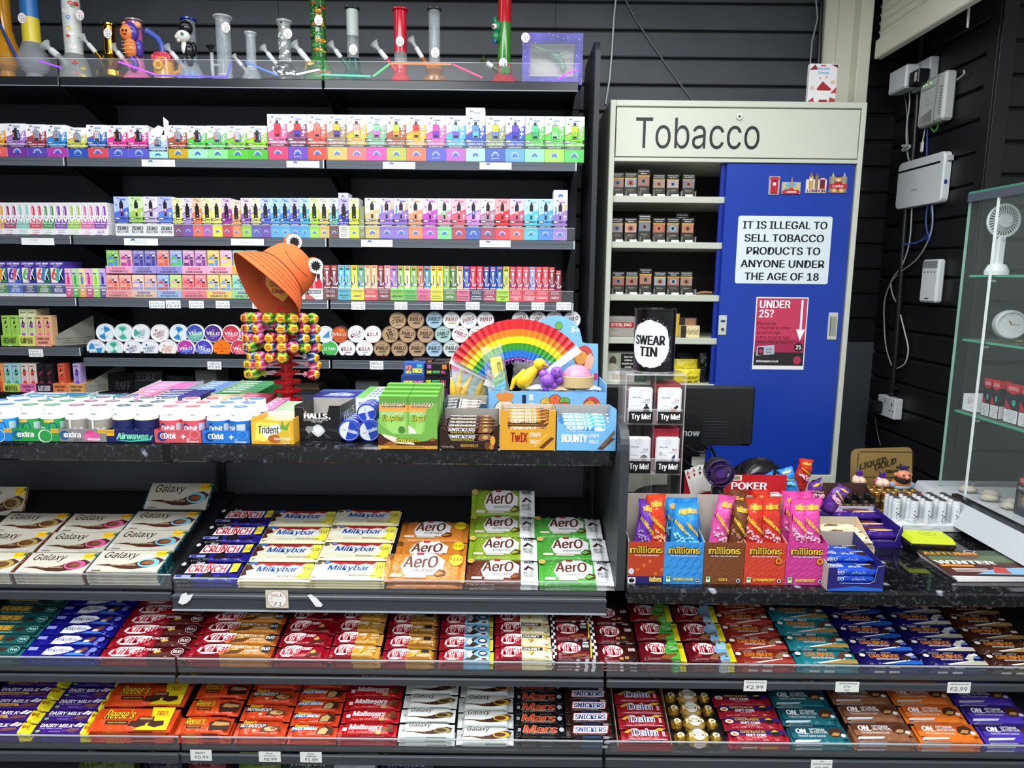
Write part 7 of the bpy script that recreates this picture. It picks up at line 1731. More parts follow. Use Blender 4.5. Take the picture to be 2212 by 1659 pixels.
  # ================================================================ water pipes on the top shelf
YGp=YS+.075
GL=lambda c='e4ecee',a=.22:C(c,'clear',flat=1,alpha=a*.7,rough=.03)
ZS=ZSH[0]+.0008
def spots(m,F,n,cols,seed,rx=(.05,.12),asp=1.0):
 rnd=random.Random(seed)
 for k in range(n):
  r=rnd.uniform(*rx)
  m.dec(F,[('o',rnd.uniform(.08,.92),rnd.uniform(.05,.95),r,r*asp,rnd.choice(cols),9)],'gloss',z0=.0006+.00004*k)
def pipe(label,cx,tw,yt,yn,bw,tube,base,neck=None,rim=None,shape='beaker',price=None,bowl=None,deco=None,bdeco=None,yb=166,tube2=None,ysp=None):
 """glass water pipe; px: centre x, tube width, top y, neck y, base width"""
 s_=YGp/F_PX
 p=PY(cx,yb,YGp)
 root=thing('water_pipe',label,'water pipe',(p.x,YGp,ZS),'glass water pipes on the top shelf')
 z=lambda y:PY(cx,y,YGp).z-PY(cx,yb,YGp).z
 r,R=tw/2*s_,bw/2*s_
 zn,zt=z(yn),z(yt)
 if shape=='beaker':
  prof=[(R*.96,0),(R,.004),(R*.98,.012),(r*1.35,zn*.82),(r*1.02,zn)]
 elif shape=='bulb':
  prof=[(R*.55,0),(R*.62,.006),(R*.5,zn*.16)]+[(R*math.sin(a),zn*.55-zn*.42*math.cos(a))for a in(.5,.9,1.3,1.57,1.9,2.3)]+[(r*1.1,zn)]
 elif shape=='double':
  prof=[(R*.8,0),(R,zn*.15),(R*.98,zn*.34),(R*.55,zn*.5),(R*.78,zn*.72),(R*.6,zn*.9),(r,zn)]
 elif shape=='bell':
  prof=[(R,0),(R*.98,.006),(R*.85,zn*.25),(R*.55,zn*.55),(r*1.05,zn)]
 else:
  prof=[(R,0),(R,.005),(r,.008),(r,zn)]
 m=M().lathe(prof,base,28)
 if bdeco:
  bdeco(m,cyl(prof[2][0]*.9,zn*.8,-90,150),R)
 m.build('base',root)
 m=M()
 if tube2 is not None:
  zs_=z(ysp)
  m.lathe([(r,zn),(r,zs_)],tube2,24,cap=False).lathe([(r,zs_),(r,zt)],tube,24,cap=False)
 else:
  m.lathe([(r,zn),(r,zt)],tube,24,cap=False)
 m.lathe([(r,zt-.004),(r*1.28,zt-.001),(r*1.28,zt+.004),(r*.9,zt+.006)],rim or tube,24)
 m.lathe([(r*1.03,zn-.002),(r*1.08,zn),(r*1.03,zn+.003)],rim or base,24,cap=False)
 if deco:
  deco(m,cyl(r,zt-zn,-90,170,z=zn),r)
 m.build('tube',root)
 if bowl:
  c,dx,dz,joint=bowl
  a=V((-r*.6,-r*.6,zn*.62))
  d=V((dx*s_,-.012,dz*s_))
  m=M().tube([a,a+d*.5],r*.34,base if joint is None else joint,12).tube([a+d*.42,a+d*.72],r*.4,C('e8ecec','clear',flat=1,alpha=.7),12)
  m.build('joint',root)
  M().tube([a+d*.68,a+d*.85,a+d],[r*.25,r*.3,r*.75],c,12).build('bowl',root)
 if price:
  px_,py_,t_=price
  q=PY(px_,py_,YGp-r)
  f=FR(.036,.036,q.x-p.x-.018,q.z-PY(cx,yb,YGp).z-.018,-r-.003)
  m=M().dec(f,[('o',.5,.5,.42,.5,'f0e8e8',24),('t','SALE',.2,.62,.8,.82,'c8545c'),('t',t_,.3,.12,.8,.5,'3a3038')])
  m.build('price_sticker',root)
 return root,r,R,zn,zt,z
AM=C('c88a1c','clear',flat=1,alpha=.75,rough=.05)
root,r,R,zn,zt,z=pipe('amber glass water pipe leaning at the end of the top shelf',18,30,-40,60,52,AM,AM,shape='bulb',price=(48,30,'70'))
s_=YGp/F_PX
M().tube([(.008,-.03,z(48)),(.045,-.035,z(100)),(.075,-.03,z(140))],[.0045,.006,.004],C('1c3a8c','plastic'),10).tube([(.000,-.03,z(40)),(.012,-.03,z(55))],[.012,.004],C('141414','plastic'),10).build('stem',root)
pipe('clear flask water pipe with a blue and yellow tube',76,33,-30,84,60,C('2a6cb0','plastic'),GL('dfe6ea',.30),shape='bulb',tube2=C('d8c434','plastic'),ysp=30,rim=GL())
mush=lambda m,F,r:spots(m,F,12,['b83028','e0c030','3a8a4a','5a8ac8','e8e0d8','c84a40'],3,(.08,.14),.35)
pipe('frosted white water pipe printed with red and green mushrooms',165,34,-20,108,64,C('c4c8c4','plastic'),GL('dfe6e4',.3),deco=mush,bdeco=lambda m,F,R:spots(m,F,9,['b83028','e0c030','3a8a4a','222222'],5,(.06,.1),.9),bowl=(GL('e0e8e8',.6),-38,34,None),price=(173,22,'30'))
GO=C('b88a24','metal',rough=.12)
pipe('shiny gold water pipe with a white bowl joint',243,23,44,108,58,GO,GO,shape='double',bowl=(GL('e0e8e8',.5),-42,52,GO),price=(233,60,'35'))
# pink pipe with a moulded orange figure
PK=C('c86a98','gloss')
root,r,R,zn,zt,z=pipe('pink water pipe with a moulded orange and purple creature',298,27,34,120,58,PK,PK,rim=C('8a8084','gloss'),shape='bell',bowl=(GL('dfe6e6',.5),-32,40,PK))
m=M()
OG,PP=C('e8823c','gloss'),C('4a3a98','gloss')
m.ball((-.012,-.030,z(64)),.026,OG,sc=(1,.7,1.15)).ball((-.006,-.024,z(62)),.032,PP,sc=(1,.6,1.1)).ball((-.004,-.03,z(98)),.026,OG,sc=(.9,.7,1.35)).ball((.022,-.02,z(96)),.016,PP,sc=(1,1,2)).ball((-.024,-.02,z(44)),.010,OG).ball((.022,-.02,z(46)),.012,C('e8a878','gloss'))
m.tube([(.0,-.03,z(118)),(.014,-.036,z(132)),(.006,-.042,z(148))],[.012,.012,.010],PP,10)
m.dec(FR(.03,.03,-.027,z(64)-.015,-.0485),[('o',.3,.55,.12,.14,'2a1c1c'),('o',.7,.55,.12,.14,'2a1c1c'),('p',[(.2,.25),(.8,.25),(.6,.1),(.4,.1)],'7a3414')],'gloss')
for k in range(4):
 m.tube([(-.026,-.049+abs(k-1.5)*.002,z(86+8*k)),(.016,-.049,z(86+8*k))],.0012,C('f0b070','gloss'),6)
m.build('figure',root)
# small orange honey pot pipe with bent neck
root,r,R,zn,zt,z=pipe('small orange honey pot water pipe with a bent blue neck',356,30,104,112,40,C('c83a50','gloss'),C('d8962c','gloss'),shape='straight',yb=163)
m=M().lathe([(R*.96,.0),(R,.004),(R*.98,z(112)),(R*1.02,z(104)),(R*.8,z(102))],[C('cf8c28','gloss'),C('d8962c','gloss'),C('c83a50','gloss'),C('c83a50','gloss')],24)
for k in range(10):
 a=2*math.pi*k/10
 m.ball((R*.98*math.cos(a),R*.98*math.sin(a),z(112)-.008*(k%3)),.008,C('d04a58','gloss'),10,8,(1,1,1.6))
m.build('pot',root)
m=M()
for k in range(14):
 a=2*math.pi*k/14
 m.ball((-.003+.013*math.cos(a),-R-.003,z(131)+.013*math.sin(a)),.0055,C('e0b02c','gloss'),8,6)
m.tube([(-.003,-R+.004,z(131)),(-.003,-R-.006,z(131))],.011,C('c07a20','gloss'),14)
m.tube([(R*.8,0,z(146)),(R*1.6,0,z(138)),(R*1.75,0,z(124))],[.008,.009,.011],C('d8962c','gloss'),10)
m.tube([(R*1.75,0,z(124)),(R*1.75,0,z(112))],.0115,C('3a2a6a','gloss'),12)
m.build('flower',root)
M().tube([(0,0,z(104)),(-.002,0,z(84)),(-.014,-.002,z(68)),(-.036,-.004,z(58)),(-.054,-.005,z(52))],[.011,.011,.0105,.0105,.013],C('4a64c0','clear',flat=1,alpha=.75),14).build('neck',root)
# clear pipe with a black and white moulded creature
root,r,R,zn,zt,z=pipe('clear water pipe with a blue rim and a black and white creature',414,25,30,122,58,GL('d8e4ea',.3),GL('d8e6ec',.35),rim=C('1c3a98','gloss'),bowl=(GL('dfe6e6',.5),-34,42,None))
m=M()
BK,WH=C('17171a','gloss'),C('dcdcd2','gloss')
m.ball((.0,-.024,z(52)),.024,BK,sc=(1,.8,1.1)).ball((-.008,-.034,z(72)),.024,WH,sc=(1.1,.8,.9)).ball((-.026,-.04,z(74)),.009,WH).ball((.006,-.026,z(100)),.022,BK,sc=(1,.8,1.4)).ball((-.004,-.036,z(96)),.012,WH,sc=(1,.7,1.8)).ball((.022,-.02,z(96)),.014,BK,sc=(.8,.8,1.8)).ball((.010,-.03,z(122)),.013,BK,sc=(1,1,1.8))
m.ball((-.002,-.052,z(70)),.006,C('5aa8a0','gloss')).ball((-.002,-.0565,z(70)),.003,BK).ball((-.018,-.05,z(84)),.006,C('d8c0a0','gloss'))
m.build('figure',root)
m=M()
for k in range(5):
 a=math.radians(-150+30*k)
 m.add([(R*.96*math.cos(a-.2),R*.96*math.sin(a-.2),.006),(R*.96*math.cos(a+.2),R*.96*math.sin(a+.2),.006),(R*.66*math.cos(a),R*.66*math.sin(a),zn*.55)],[(0,1,2)],C('2a8cd0','gloss'))
m.build('triangles',root)
root,r,R,zn,zt,z=pipe('clear straight tube water pipe with a side arm and black funnel',487,29,24,150,34,GL('dde6ea',.32),GL('dde6ea',.4),shape='straight',rim=GL('eef2f4',.6),price=(488,45,'30'),deco=lambda m,F,r:spots(m,F,10,['b83a4a','3a6ab0','3a9a5a'],9,(.04,.06),.12))
M().tube([(-.016,0,z(154)),(-.044,0,z(154)),(-.046,0,z(140)),(-.046,0,z(100))],.0065,GL('e4ecee',.5),10).tube([(-.016,0,z(126)),(-.044,0,z(126))],.004,GL('e4ecee',.5),8).build('side_arm',root)
M().tube([(-.046,0,z(102)),(-.048,0,z(94)),(-.05,0,z(85))],[.004,.005,.016],C('141416','plastic'),14).build('funnel',root)
pipe('small clear water pipe with a ribbed tube',545,19,58,132,42,GL('d4dce0',.4),GL('d4dce0',.45),rim=GL('eef2f4',.6),bowl=(GL('dfe6e6',.6),-26,32,None))
sk=lambda n,seed,rx,asp:(lambda m,F,r:spots(m,F,n,['e0e0dc','c8ccc8','e8e8e4','2a2c2c'],seed,rx,asp))
pipe('clear water pipe covered in a white skull print',618,24,32,120,60,GL('b8bcbc',.5),C('3c3e3e','gloss'),rim=GL('eef2f4',.6),deco=sk(26,4,(.08,.13),.3),bdeco=sk(40,6,(.05,.07),1.1),bowl=(GL('dfe6e6',.6),-34,42,C('c8ccc8','plastic')),price=(622,57,'30'))
ra=['c8381c','e0b41c','2a7a2c','161616','d86a1c','3a8a34']
pipe('camouflage red yellow and green printed water pipe',691,30,-30,112,66,C('2c5a28','gloss'),C('2c6a2c','gloss'),deco=lambda m,F,r:spots(m,F,46,ra,12,(.10,.2),.14),bdeco=lambda m,F,R:spots(m,F,40,ra,15,(.06,.12),.9),bowl=(GL('dfe6e6',.6),-38,44,C('e0e4e0','plastic')),price=(688,27,'30'))
pipe('frosted grey water pipe on a dark green bell base',764,24,2,112,58,C('a8b0ac','plastic'),C('12403c','gloss'),rim=C('2a2e2e','gloss'),shape='bell',tube2=GL('d0dcdc',.3),ysp=62,bowl=(GL('cfd6d6',.6),-36,46,C('1a504a','gloss')),price=(763,90,'20'))
RD=C('c01c30','gloss')
pipe('bright red water pipe with a clear section in its tube',866,26,4,121,48,RD,RD,shape='bell',tube2=GL('e4ecee',.3),ysp=96,bowl=(GL('dfe6e6',.5),-44,52,RD),price=(864,71,'20'))
AB=C('a8681c','clear',flat=1,alpha=.8,rough=.05)
pipe('clear water pipe on an amber double bulb base',939,23,2,121,48,GL('dde6ea',.32),AB,shape='double',rim=C('3a3a3e','gloss'),bowl=(GL('cfd6d6',.6),-40,62,AB),price=(940,95,'20'))
root,r,R,zn,zt,z=pipe('red and green water pipe with a leaf and a green monster',1089,27,-30,120,64,C('b01c24','gloss'),C('a01824','gloss'),shape='bell',tube2=C('3a7c2a','gloss'),ysp=30,bowl=(C('4a5a24','clear',flat=1,alpha=.8),-38,22,C('4a5a24','gloss')),price=(1087,116,'45'))
m=M()
GN=C('1c7a4c','gloss')
m.ball((-.026,-.012,z(40)),.017,GN,sc=(1,1,1.3)).ball((-.03,-.014,z(62)),.016,GN,sc=(1,1,1.3)).tube([(-.03,-.012,z(34)),(-.036,-.012,z(22)),(-.03,-.012,z(16))],[.009,.007,.002],GN,8)
m.ball((-.036,-.026,z(42)),.010,C('e8e0d4','gloss')).ball((-.040,-.034,z(43)),.004,C('2a1c1c','gloss')).ball((-.034,-.022,z(72)),.008,C('2a58b0','gloss'),sc=(.7,.7,1.6))
m.build('figure',root)
m=M()
for a,l in((90,1),(50,.9),(130,.9),(15,.7),(165,.7),(-20,.45),(200,.45)):
 q=math.radians(a)
 d,e_=V((math.cos(q),0,math.sin(q))),V((-math.sin(q),0,math.cos(q)))
 c=V((.004,-R*.72,z(142)))
 L_=.034*l
 m.add([c,c+d*L_*.5+e_*.005,c+d*L_,c+d*L_*.5-e_*.005,c+d*L_*.5+V((0,-.003,0))],[(0,4,1),(1,4,2),(2,4,3),(3,4,0)],C('2a8c3c','gloss'))
m.build('leaf',root)
# boxed pipe in a purple galaxy carton with window
x0,x1=PY(1128,120,YGp-.03).x,PY(1259,120,YGp-.03).x
zt_=PY(1190,71,YGp-.03).z-ZS
w=x1-x0
def _galaxy(nt,b):
 tc=nt.nodes.new('ShaderNodeTexCoord')
 n=nt.nodes.new('ShaderNodeTexNoise')
 n.inputs['Scale'].default_value=11
 n.inputs['Detail'].default_value=6
 nt.links.new(tc.outputs['Object'],n.inputs['Vector'])
 r=ramp2(nt,n.outputs['Fac'],'1c1c78','5a4ac0',.35,.65)
 v=nt.nodes.new('ShaderNodeTexVoronoi')
 v.inputs['Scale'].default_value=90
 nt.links.new(tc.outputs['Object'],v.inputs['Vector'])
 r2=ramp2(nt,v.outputs['Distance'],'c8d0f4','000000',.08,.2)
 mx=nt.nodes.new('ShaderNodeMix')
 mx.data_type='RGBA'
 mx.blend_type='LIGHTEN'
 mx.inputs[0].default_value=1
 nt.links.new(r.outputs[0],mx.inputs[6])
 nt.links.new(r2.outputs[0],mx.inputs[7])
 nt.links.new(mx.outputs[2],b.inputs['Base Color'])
 b.inputs['Roughness'].default_value=.35
GXM=mixmat('starry_print',_galaxy)
gb=thing('pipe_box','purple starry box with a window showing a green glass pistol pipe','box',(x0,YGp-.03,ZS))
a,b_,c,d=w*.13,w*.87,zt_*.16,zt_*.80
M().box(0,w,0,.002,0,c,GXM).box(0,w,0,.002,d,zt_,GXM).box(0,a,0,.002,c,d,GXM).box(b_,w,0,.002,c,d,GXM).box(0,.002,.002,.09,0,zt_,GXM).box(w-.002,w,.002,.09,0,zt_,GXM).box(.002,w-.002,.002,.09,0,.002,GXM).box(.002,w-.002,.088,.09,.002,zt_,GXM).box(.002,w-.002,.002,.088,zt_-.002,zt_,GXM).build('carton',gb)
M().box(a,b_,.05,.052,c,d,C('b8b4b4')).build('insert',gb)
m=M()
GG=C('1f3c34','gloss')
m.tube([(a+.01,.03,d-.02),(w*.45,.03,d-.022),(w*.62,.03,d-.02)],[.011,.014,.016],GG,12).tube([(w*.5,.03,d-.028),(w*.66,.03,c+.06),(w*.7,.03,c+.03)],[.014,.012,.013],C('2c7c5c','gloss'),12).tube([(a+.02,.02,d-.006),(w*.6,.02,d-.035),(w*.76,.018,d-.03)],.003,C('3ab070','gloss'),8)
m.build('glass_pistol',gb)
M().box(a,b_,.0005,.0012,c,d,C('eef2f6','clear',flat=1,alpha=.12)).build('window',gb)
f=FR(.034,.034,-.006,zt_-.034,-.0008)
M().dec(f,[('o',.5,.5,.45,.5,'f0e8e8',24),('t','SALE',.2,.62,.8,.82,'c8545c'),('t','35',.34,.14,.84,.5,'3a3038')]).build('price_sticker',gb)
# reflection of a coloured light strip in the clear front, built as glowing tubes
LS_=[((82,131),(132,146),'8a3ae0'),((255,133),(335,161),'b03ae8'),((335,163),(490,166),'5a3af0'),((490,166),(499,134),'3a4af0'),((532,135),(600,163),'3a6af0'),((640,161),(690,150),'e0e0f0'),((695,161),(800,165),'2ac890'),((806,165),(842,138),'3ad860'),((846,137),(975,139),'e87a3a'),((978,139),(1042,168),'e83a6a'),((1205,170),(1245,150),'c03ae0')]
ls=thing('strip_reflection','thin colour changing light strip zigzagging along the top shelf','light strip',(0,YS+.02,ZS))
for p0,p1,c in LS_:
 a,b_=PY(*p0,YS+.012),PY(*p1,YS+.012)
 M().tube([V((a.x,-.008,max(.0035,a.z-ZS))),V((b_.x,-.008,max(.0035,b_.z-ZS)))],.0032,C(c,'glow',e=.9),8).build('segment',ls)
 # ================================================================ inside the tobacco cabinet
WT=['Smoking causes\nlung cancer','Smoking clogs\nyour arteries','Smoking causes\nblindness','Smoking doubles\nthe risk of stroke']
PIC=['b87858','8aa4b4','a86a58','9a8a80','c09a88','6a7a88','b0604a','8a7a70']
rows=[(0,373,[1321,1349,1377,1410,1440,1474],'top'),(1,471,[1319,1349,1379,1410,1440,1472],'second'),(2,587,[1322,1351,1381,1412,1441,1469],'third')]
Yp=YC+.045
for s_,yt,xs,nm in rows:
 z=shz[s_]
 for k,x in enumerate(xs):
  t=yt-(7 if k==2 else 0)+(4 if s_==0 and k in(3,4,5)else 0)
  pc_=PIC[(k+3*s_)%8]
  o=cbox('cigarette_pack',f'dark plain cigarette pack, {ORD[k]} along the {nm} cabinet shelf','cigarette pack','cigarette packs in the cabinet',(x,t,x+27),z+.003,Yp,.024,'38332a',[('r',0,.78,1,1,'151515'),('t',WT[(k+s_)%4],.08,.82,.92,.96,'e8e8e4',.02),('r',0,.73,1,.77,'d0a83c'),('r',.04,.38,.96,.73,pc_),('o',.5,.55,.3,.13,PIC[(k+5)%8]),('o',.5,.55,.12,.07,'2a2020'),('t',('Benson','Sterling','Marlboro','Regal','L&B')[(k+s_)%5],.25,.22,.75,.29,'b8b4a8'),('t','King Size',.36,.14,.64,.18,'8a867c')])
 if s_==1:
  cbox('cigarette_pack','dark cigarette pack standing behind the fifth and sixth on the second cabinet shelf','cigarette pack','cigarette packs in the cabinet',(1459,460,1487),z+.003,Yp+.06,.024,'201e1a',[('t','Smoking causes\nemphysema',.1,.80,.9,.95,'d8d8d4',.02)])
 x0,x1=PY(1322,yt+40,Yp).x,PY(1502,yt+40,Yp).x
 m=M().box(x0,x1,Yp-.012,Yp+.2,z+.0006,z+.0028,C('c8ccd0','clear',flat=1,alpha=.5))
 for k in range(7):
  x=x0+(x1-x0)*k/6
  m.box(x-.001,x+.001,Yp-.010,Yp+.1,z+.0028,z+.022,C('d8dce0','clear',flat=1,alpha=.45))
 for k in range(6):
  x=x0+(x1-x0)*(k+.5)/6
  m.box(x-.014,x+.014,Yp-.013,Yp-.011,z+.0006,z+.009,C('e4e4e0'))
 tag(m.build('pusher_tray'),f'clear pusher tray under the cigarette packs on the {nm} cabinet shelf','tray')
z4,z5=shz[3],shz[4]
def softpack(name,label,cat,px,Y,z,c,items,d=.03,seed=1,kind='film',group=None):
 x0,x1=PY(px[0],px[1]+15,Y).x,PY(px[2],px[1]+15,Y).x
 h,w=PY((px[0]+px[2])/2,px[1],Y).z-z,x1-x0
 off=V((seed*3.1,0,0))
 m=M()
 pf=lambda u,v,s:V((w*u,s*d*.5*(math.sin(math.pi*u)*math.sin(math.pi*(v*.92+.02)))**.5+.004*noise.noise(V((u*5,v*5,s))+off),h*v))
 m.sheet(lambda u,v:pf(u,v,-1),16,16,C(c,kind))
 m.sheet(lambda u,v:pf(1-u,v,1),16,16,C(c,kind))
 m.dec(lambda u,v,n:pf(u,v,-1)+V((0,-n-.0015,0)),items,kind,flat=1)
 return tag(m.build(name,None,(x0,Y,z+.0008)),label,cat,group)
cbox('tobacco_multipack','silver grey multipack with a red band behind the swear tin','multipack',None,(1314,684,1371),z4,YC+.05,.08,'9a9690',[('r',.05,.45,.98,.72,'a82a28'),('t','STERLING',.10,.51,.88,.66,'f0e8e4',.03),('o',.16,.18,.08,.06,'b8a878')],kind='film')
cbox('cigar_carton','cream open cigar carton on the fourth cabinet shelf','carton',None,(1470,704,1511),z4,YC+.04,.07,'e4d49c',[('t','Hamlet',.3,.25,.95,.75,'4a3420'),('r',0,0,.28,1,'2a2620')])
cbox('cigar_pack','black cigar pack with a tan photo standing in the cream carton','cigar pack','cigar packs',(1468,686,1506),z4+.002,YC+.065,.02,'1e1c1a',[('r',.3,.5,.9,.95,'9a6a50'),('r',0,.45,1,.48,'d0a83c'),('t','Quitting will',.3,.3,.9,.4,'e8e8e4')])
softpack('tobacco_pouch','small yellow pouch wedged beside the swear tin','pouch',(1458,678,1468),YC+.08,z4,'d8b82c',[],.02,3)
cbox('cigarette_carton','white cigarette carton with warning photo beside the swear tin','carton',None,(1310,764,1372),z5,YC+.05,.09,'e4e4e0',[('r',0,.4,.5,1,'98a088'),('o',.22,.72,.12,.2,'4a3a34'),('o',.2,.52,.2,.14,'b8b4a0'),('r',.5,.4,1,1,'161616'),('t',"Don't let\nchildren\nbreathe your\nsmoke",.54,.5,.98,.92,'f0f0ee',.02),('t','Marlboro',.22,.08,.8,.32,'a8783a')])
for k,(a,yt,b,c,t,lab)in enumerate(((1455,776,1508,'d8c42c','','yellow tobacco pouch, rear one beside the swear tin'),(1456,797,1512,'e0cc24','LEAF','yellow tobacco pouch with leaf lettering beside the swear tin'))):
 softpack('tobacco_pouch',lab,'pouch',(a,yt,b),YC+.09-.04*k,z5,c,[('t',t,.4,.3,.9,.5,'8a7a1c',.03),('r',.5,.08,.92,.14,'3a3420')]if t else[('r',.55,.3,.95,.5,'c8a0a0')],.03,k+5)
softpack('plastic_bag','crumpled black and silver bag at the end of the fifth cabinet shelf','bag',(1508,762,1531),YC+.07,z5,'2a2c2c',[],.04,9,'foil')
for k,(a,b)in enumerate(((1372,1396),(1412,1434))):
 cbox('tobacco_box',f'dark green box seen through the clear perfume stand, {("first", "second")[k]} from the warning photo carton','box','dark green boxes',(a,800,b),z5,YC+.06,.06,'1f4a34',[('r',.1,.3,.9,.6,'2c6048')])
cbox('cigarette_pack','black pack lying back behind the yellow pouches','cigarette pack',None,(1462,762,1500),z5,YC+.16,.03,'181818',[('t','Smoking',.2,.7,.9,.88,'5a5a58',.02)])
tag(M().tube([PY(1502,634,YC+.05),PY(1520,631,YC+.06),PY(1538,632,YC+.055)],[.007,.012,.009],C('a87a4c','matte'),10,flat=.4).build('paper_bag'),'flat brown paper bag at the end of the third cabinet shelf','bag')
# toy box on top of the cabinet
x0,x1=PY(1748,180,YC+.06).x,PY(1808,180,YC+.06).x
cbox('toy_box','white and red festive toy box leaning on the cream post','box',None,(1748,138,1809),ztop+.0005,YC+.06,.018,'eceaec',[('t','Big into',.30,.84,.72,.92,'7ab8e0',.04),('t','Energy',.32,.74,.70,.82,'7ab8e0',.04),('r',.4,.94,.58,.97,'d04a5a'),('p',[(.30,.40),(.5,.58),(.82,.40),(.78,.34),(.34,.34)],'a8202c'),('r',.3,.31,.8,.36,'f4f0ec'),('p',[(.0,.85),(.2,.98),(.3,.86)],'8a1c28'),('p',[(.78,.98),(1,.9),(1,.98)],'6a2420'),('p',[(.02,.1),(.2,.2),(.25,0),(0,0)],'b83a40'),('p',[(.7,0),(.98,0),(.98,.16),(.8,.2)],'b83a40'),('p',[(.8,.3),(1,.45),(1,.3)],'c8384c'),('o',.14,.42,.08,.05,'e8c0a4'),('o',.86,.56,.08,.05,'e8c0a4'),('r',.4,.02,.7,.14,'9a2430'),('o',.4,.66,.04,.02,'e08a9a'),('o',.62,.68,.04,.02,'e08a9a')])
# ================================================================ side wall: sockets, routers, cables
def PX(px,py,X):
 d=ray(px,py)
 return EYE+d*(X/d.x)
def wbox(px_far,px_near,yt,yb,th,out=0.0):
 """box on the side wall: returns near y, far y, z0, z1 of its face"""
 X=XW-th-out
 a,b=PX(px_near,(yt+yb)/2,X),PX(px_far,(yt+yb)/2,X)
 z1,z0=PX(px_near,yt,X).z,PX(px_near,yb,X).z
 return a.y,b.y,z0,z1
WHT=C('c8ccd0','plastic')
Wf=lambda y0,y1,z0,z1,X:(lambda u,v,n:V((X-n,y1+(y0-y1)*u,z0+(z1-z0)*v)))
y0,y1,z0,z1=wbox(1972,2008,122,184,.035)
sb=thing('wall_socket','white double socket box high on the black side wall','socket',(XW,y0,z0))
m=M().box(-.035,-.001,0,y1-y0,0,z1-z0,WHT,.003)
m.build('socket_box',sb)
y0,y1,z0,z1=wbox(1921,1957,138,188,.085,.005)
m=M().box(XW-.09,XW-.036,y0,y1,z0,z1,C('d4d8dc','plastic'),.006)
tag(m.build('power_adapter'),'white block power adapter plugged into the high socket','adapter')
y0a,y1a,z0a,z1a=wbox(1952,1984,147,178,.075,.005)
m=M().box(XW-.08,XW-.036,y0a,min(y1a,y0-.002),z0a,z1a,C('151618','plastic'),.004)
m.dec(Wf(y0a,min(y1a,y0-.002),z0a,z1a,XW-.08),[('r',.6,.2,.85,.8,'d0d0d0'),('t','ADAPTER',.64,.3,.8,.7,'3a3a3a')])
tag(m.build('power_adapter'),'small black power adapter plugged into the high socket','adapter')
# upper router
y0,y1,z0,z1=wbox(1986,2040,152,256,.045)
r1=thing('router','cream vented router with green lights high on the side wall','router',(XW,y0,z0))
D,H=y1-y0,z1-z0
m=M().box(-.045,-.002,0,D,0,H,C('bfc2bc','plastic'),.008)
F=lambda u,v,n:V((-.045-n,D*(1-u),H*v))
it=[('r',.30,.42+.06*k,.55-.05*k,.43+.06*k,'8a8c88')for k in range(3)]
for k in range(14):
 it+=[('r',.10+.035*k,.06,.118+.035*k,.20+.008*k,'7a7c78'),('r',.3+.035*k,.92,.315+.035*k,.96,'8a8c88')]
for k in range(10):
 it.append(('r',.82,.15+.06*k,.92,.17+.06*k,'8a8c88'))
it+=[('p',[(.62,.0),(.70,.9),(.74,.9),(.68,.0)],'a8aaa4'),('r',.1,.76,.62,.80,'a8aaa4')]
m.dec(F,it,'plastic')
m.build('router_body',r1)
for u in(.14,.24,.42):
 M().dec(F,[('r',u,.85,u+.04,.88,C('6ae85a','glow',e=1.5))],z0=.001).build('indicator_light',r1)
 # lower router
y0,y1,z0,z1=wbox(1939,2036,326,436,.030)
r2=thing('router','white rounded router with a black stripe on the side wall','router',(XW,y0,z0))
D,H=y1-y0,z1-z0
poly=[]
rr=.022
for cy,cz,a0 in((D-rr,rr,-90),(D-rr,H-rr,0),(rr,H-rr,90),(rr,rr,180)):
 poly+=[(cy+rr*math.cos(math.radians(a0+15*k)),cz+rr*math.sin(math.radians(a0+15*k)))for k in range(7)]
n=len(poly)
m=M()
rings=[(-.002,0),(-.024,0),(-.030,.004)]
vs=[]
for x,ins in rings:
 vs+=[(x,y+(D/2-y)*ins*18/D*.1*10*.1,z+(H/2-z)*ins*8)for y,z in poly]
m.add(vs,[tuple(range(2*n,3*n))[::-1]]+[(j*n+i,j*n+(i+1)%n,(j+1)*n+(i+1)%n,(j+1)*n+i)[::-1]for j in(0,1)for i in range(n)],C('d8dcde','plastic'))
F=lambda u,v,n_:V((-.0305-n_,D*(1-u),H*v))
m.dec(F,[('r',.0,.78,.93,.82,'141416'),('t','ZYXEL',.36,.33,.50,.38,'8a8e90')],'plastic')
m.build('router_body',r2)
M().box(-.02,-.002,-.012,-.0005,H*.8,H*.9,C('b8bcc0','plastic'),.001).box(-.022,-.012,-.0015,.0,H*.36,H*.44,C('1c3a7a','plastic')).build('bracket',r2)
# alarm reader
y0,y1,z0,z1=wbox(1988,2024,560,655,.030)
ar=thing('alarm_keypad','tall white alarm reader with a grey speaker top on the side wall','keypad',(XW,y0,z0))
D,H=y1-y0,z1-z0
m=M().box(-.030,-.001,0,D,0,H,C('d4d8da','plastic'),.007)
F=lambda u,v,n_:V((-.030-n_,D*(1-u),H*v))
m.dec(F,[('r',.06,.80,.94,.97,'84888c'),('r',.36,.08,.58,.11,'2a2c30')]+[('o',.2+.2*k,.71,.05,.018,'5a5e62')for k in range(4)],'plastic')
m.build('reader_body',ar)
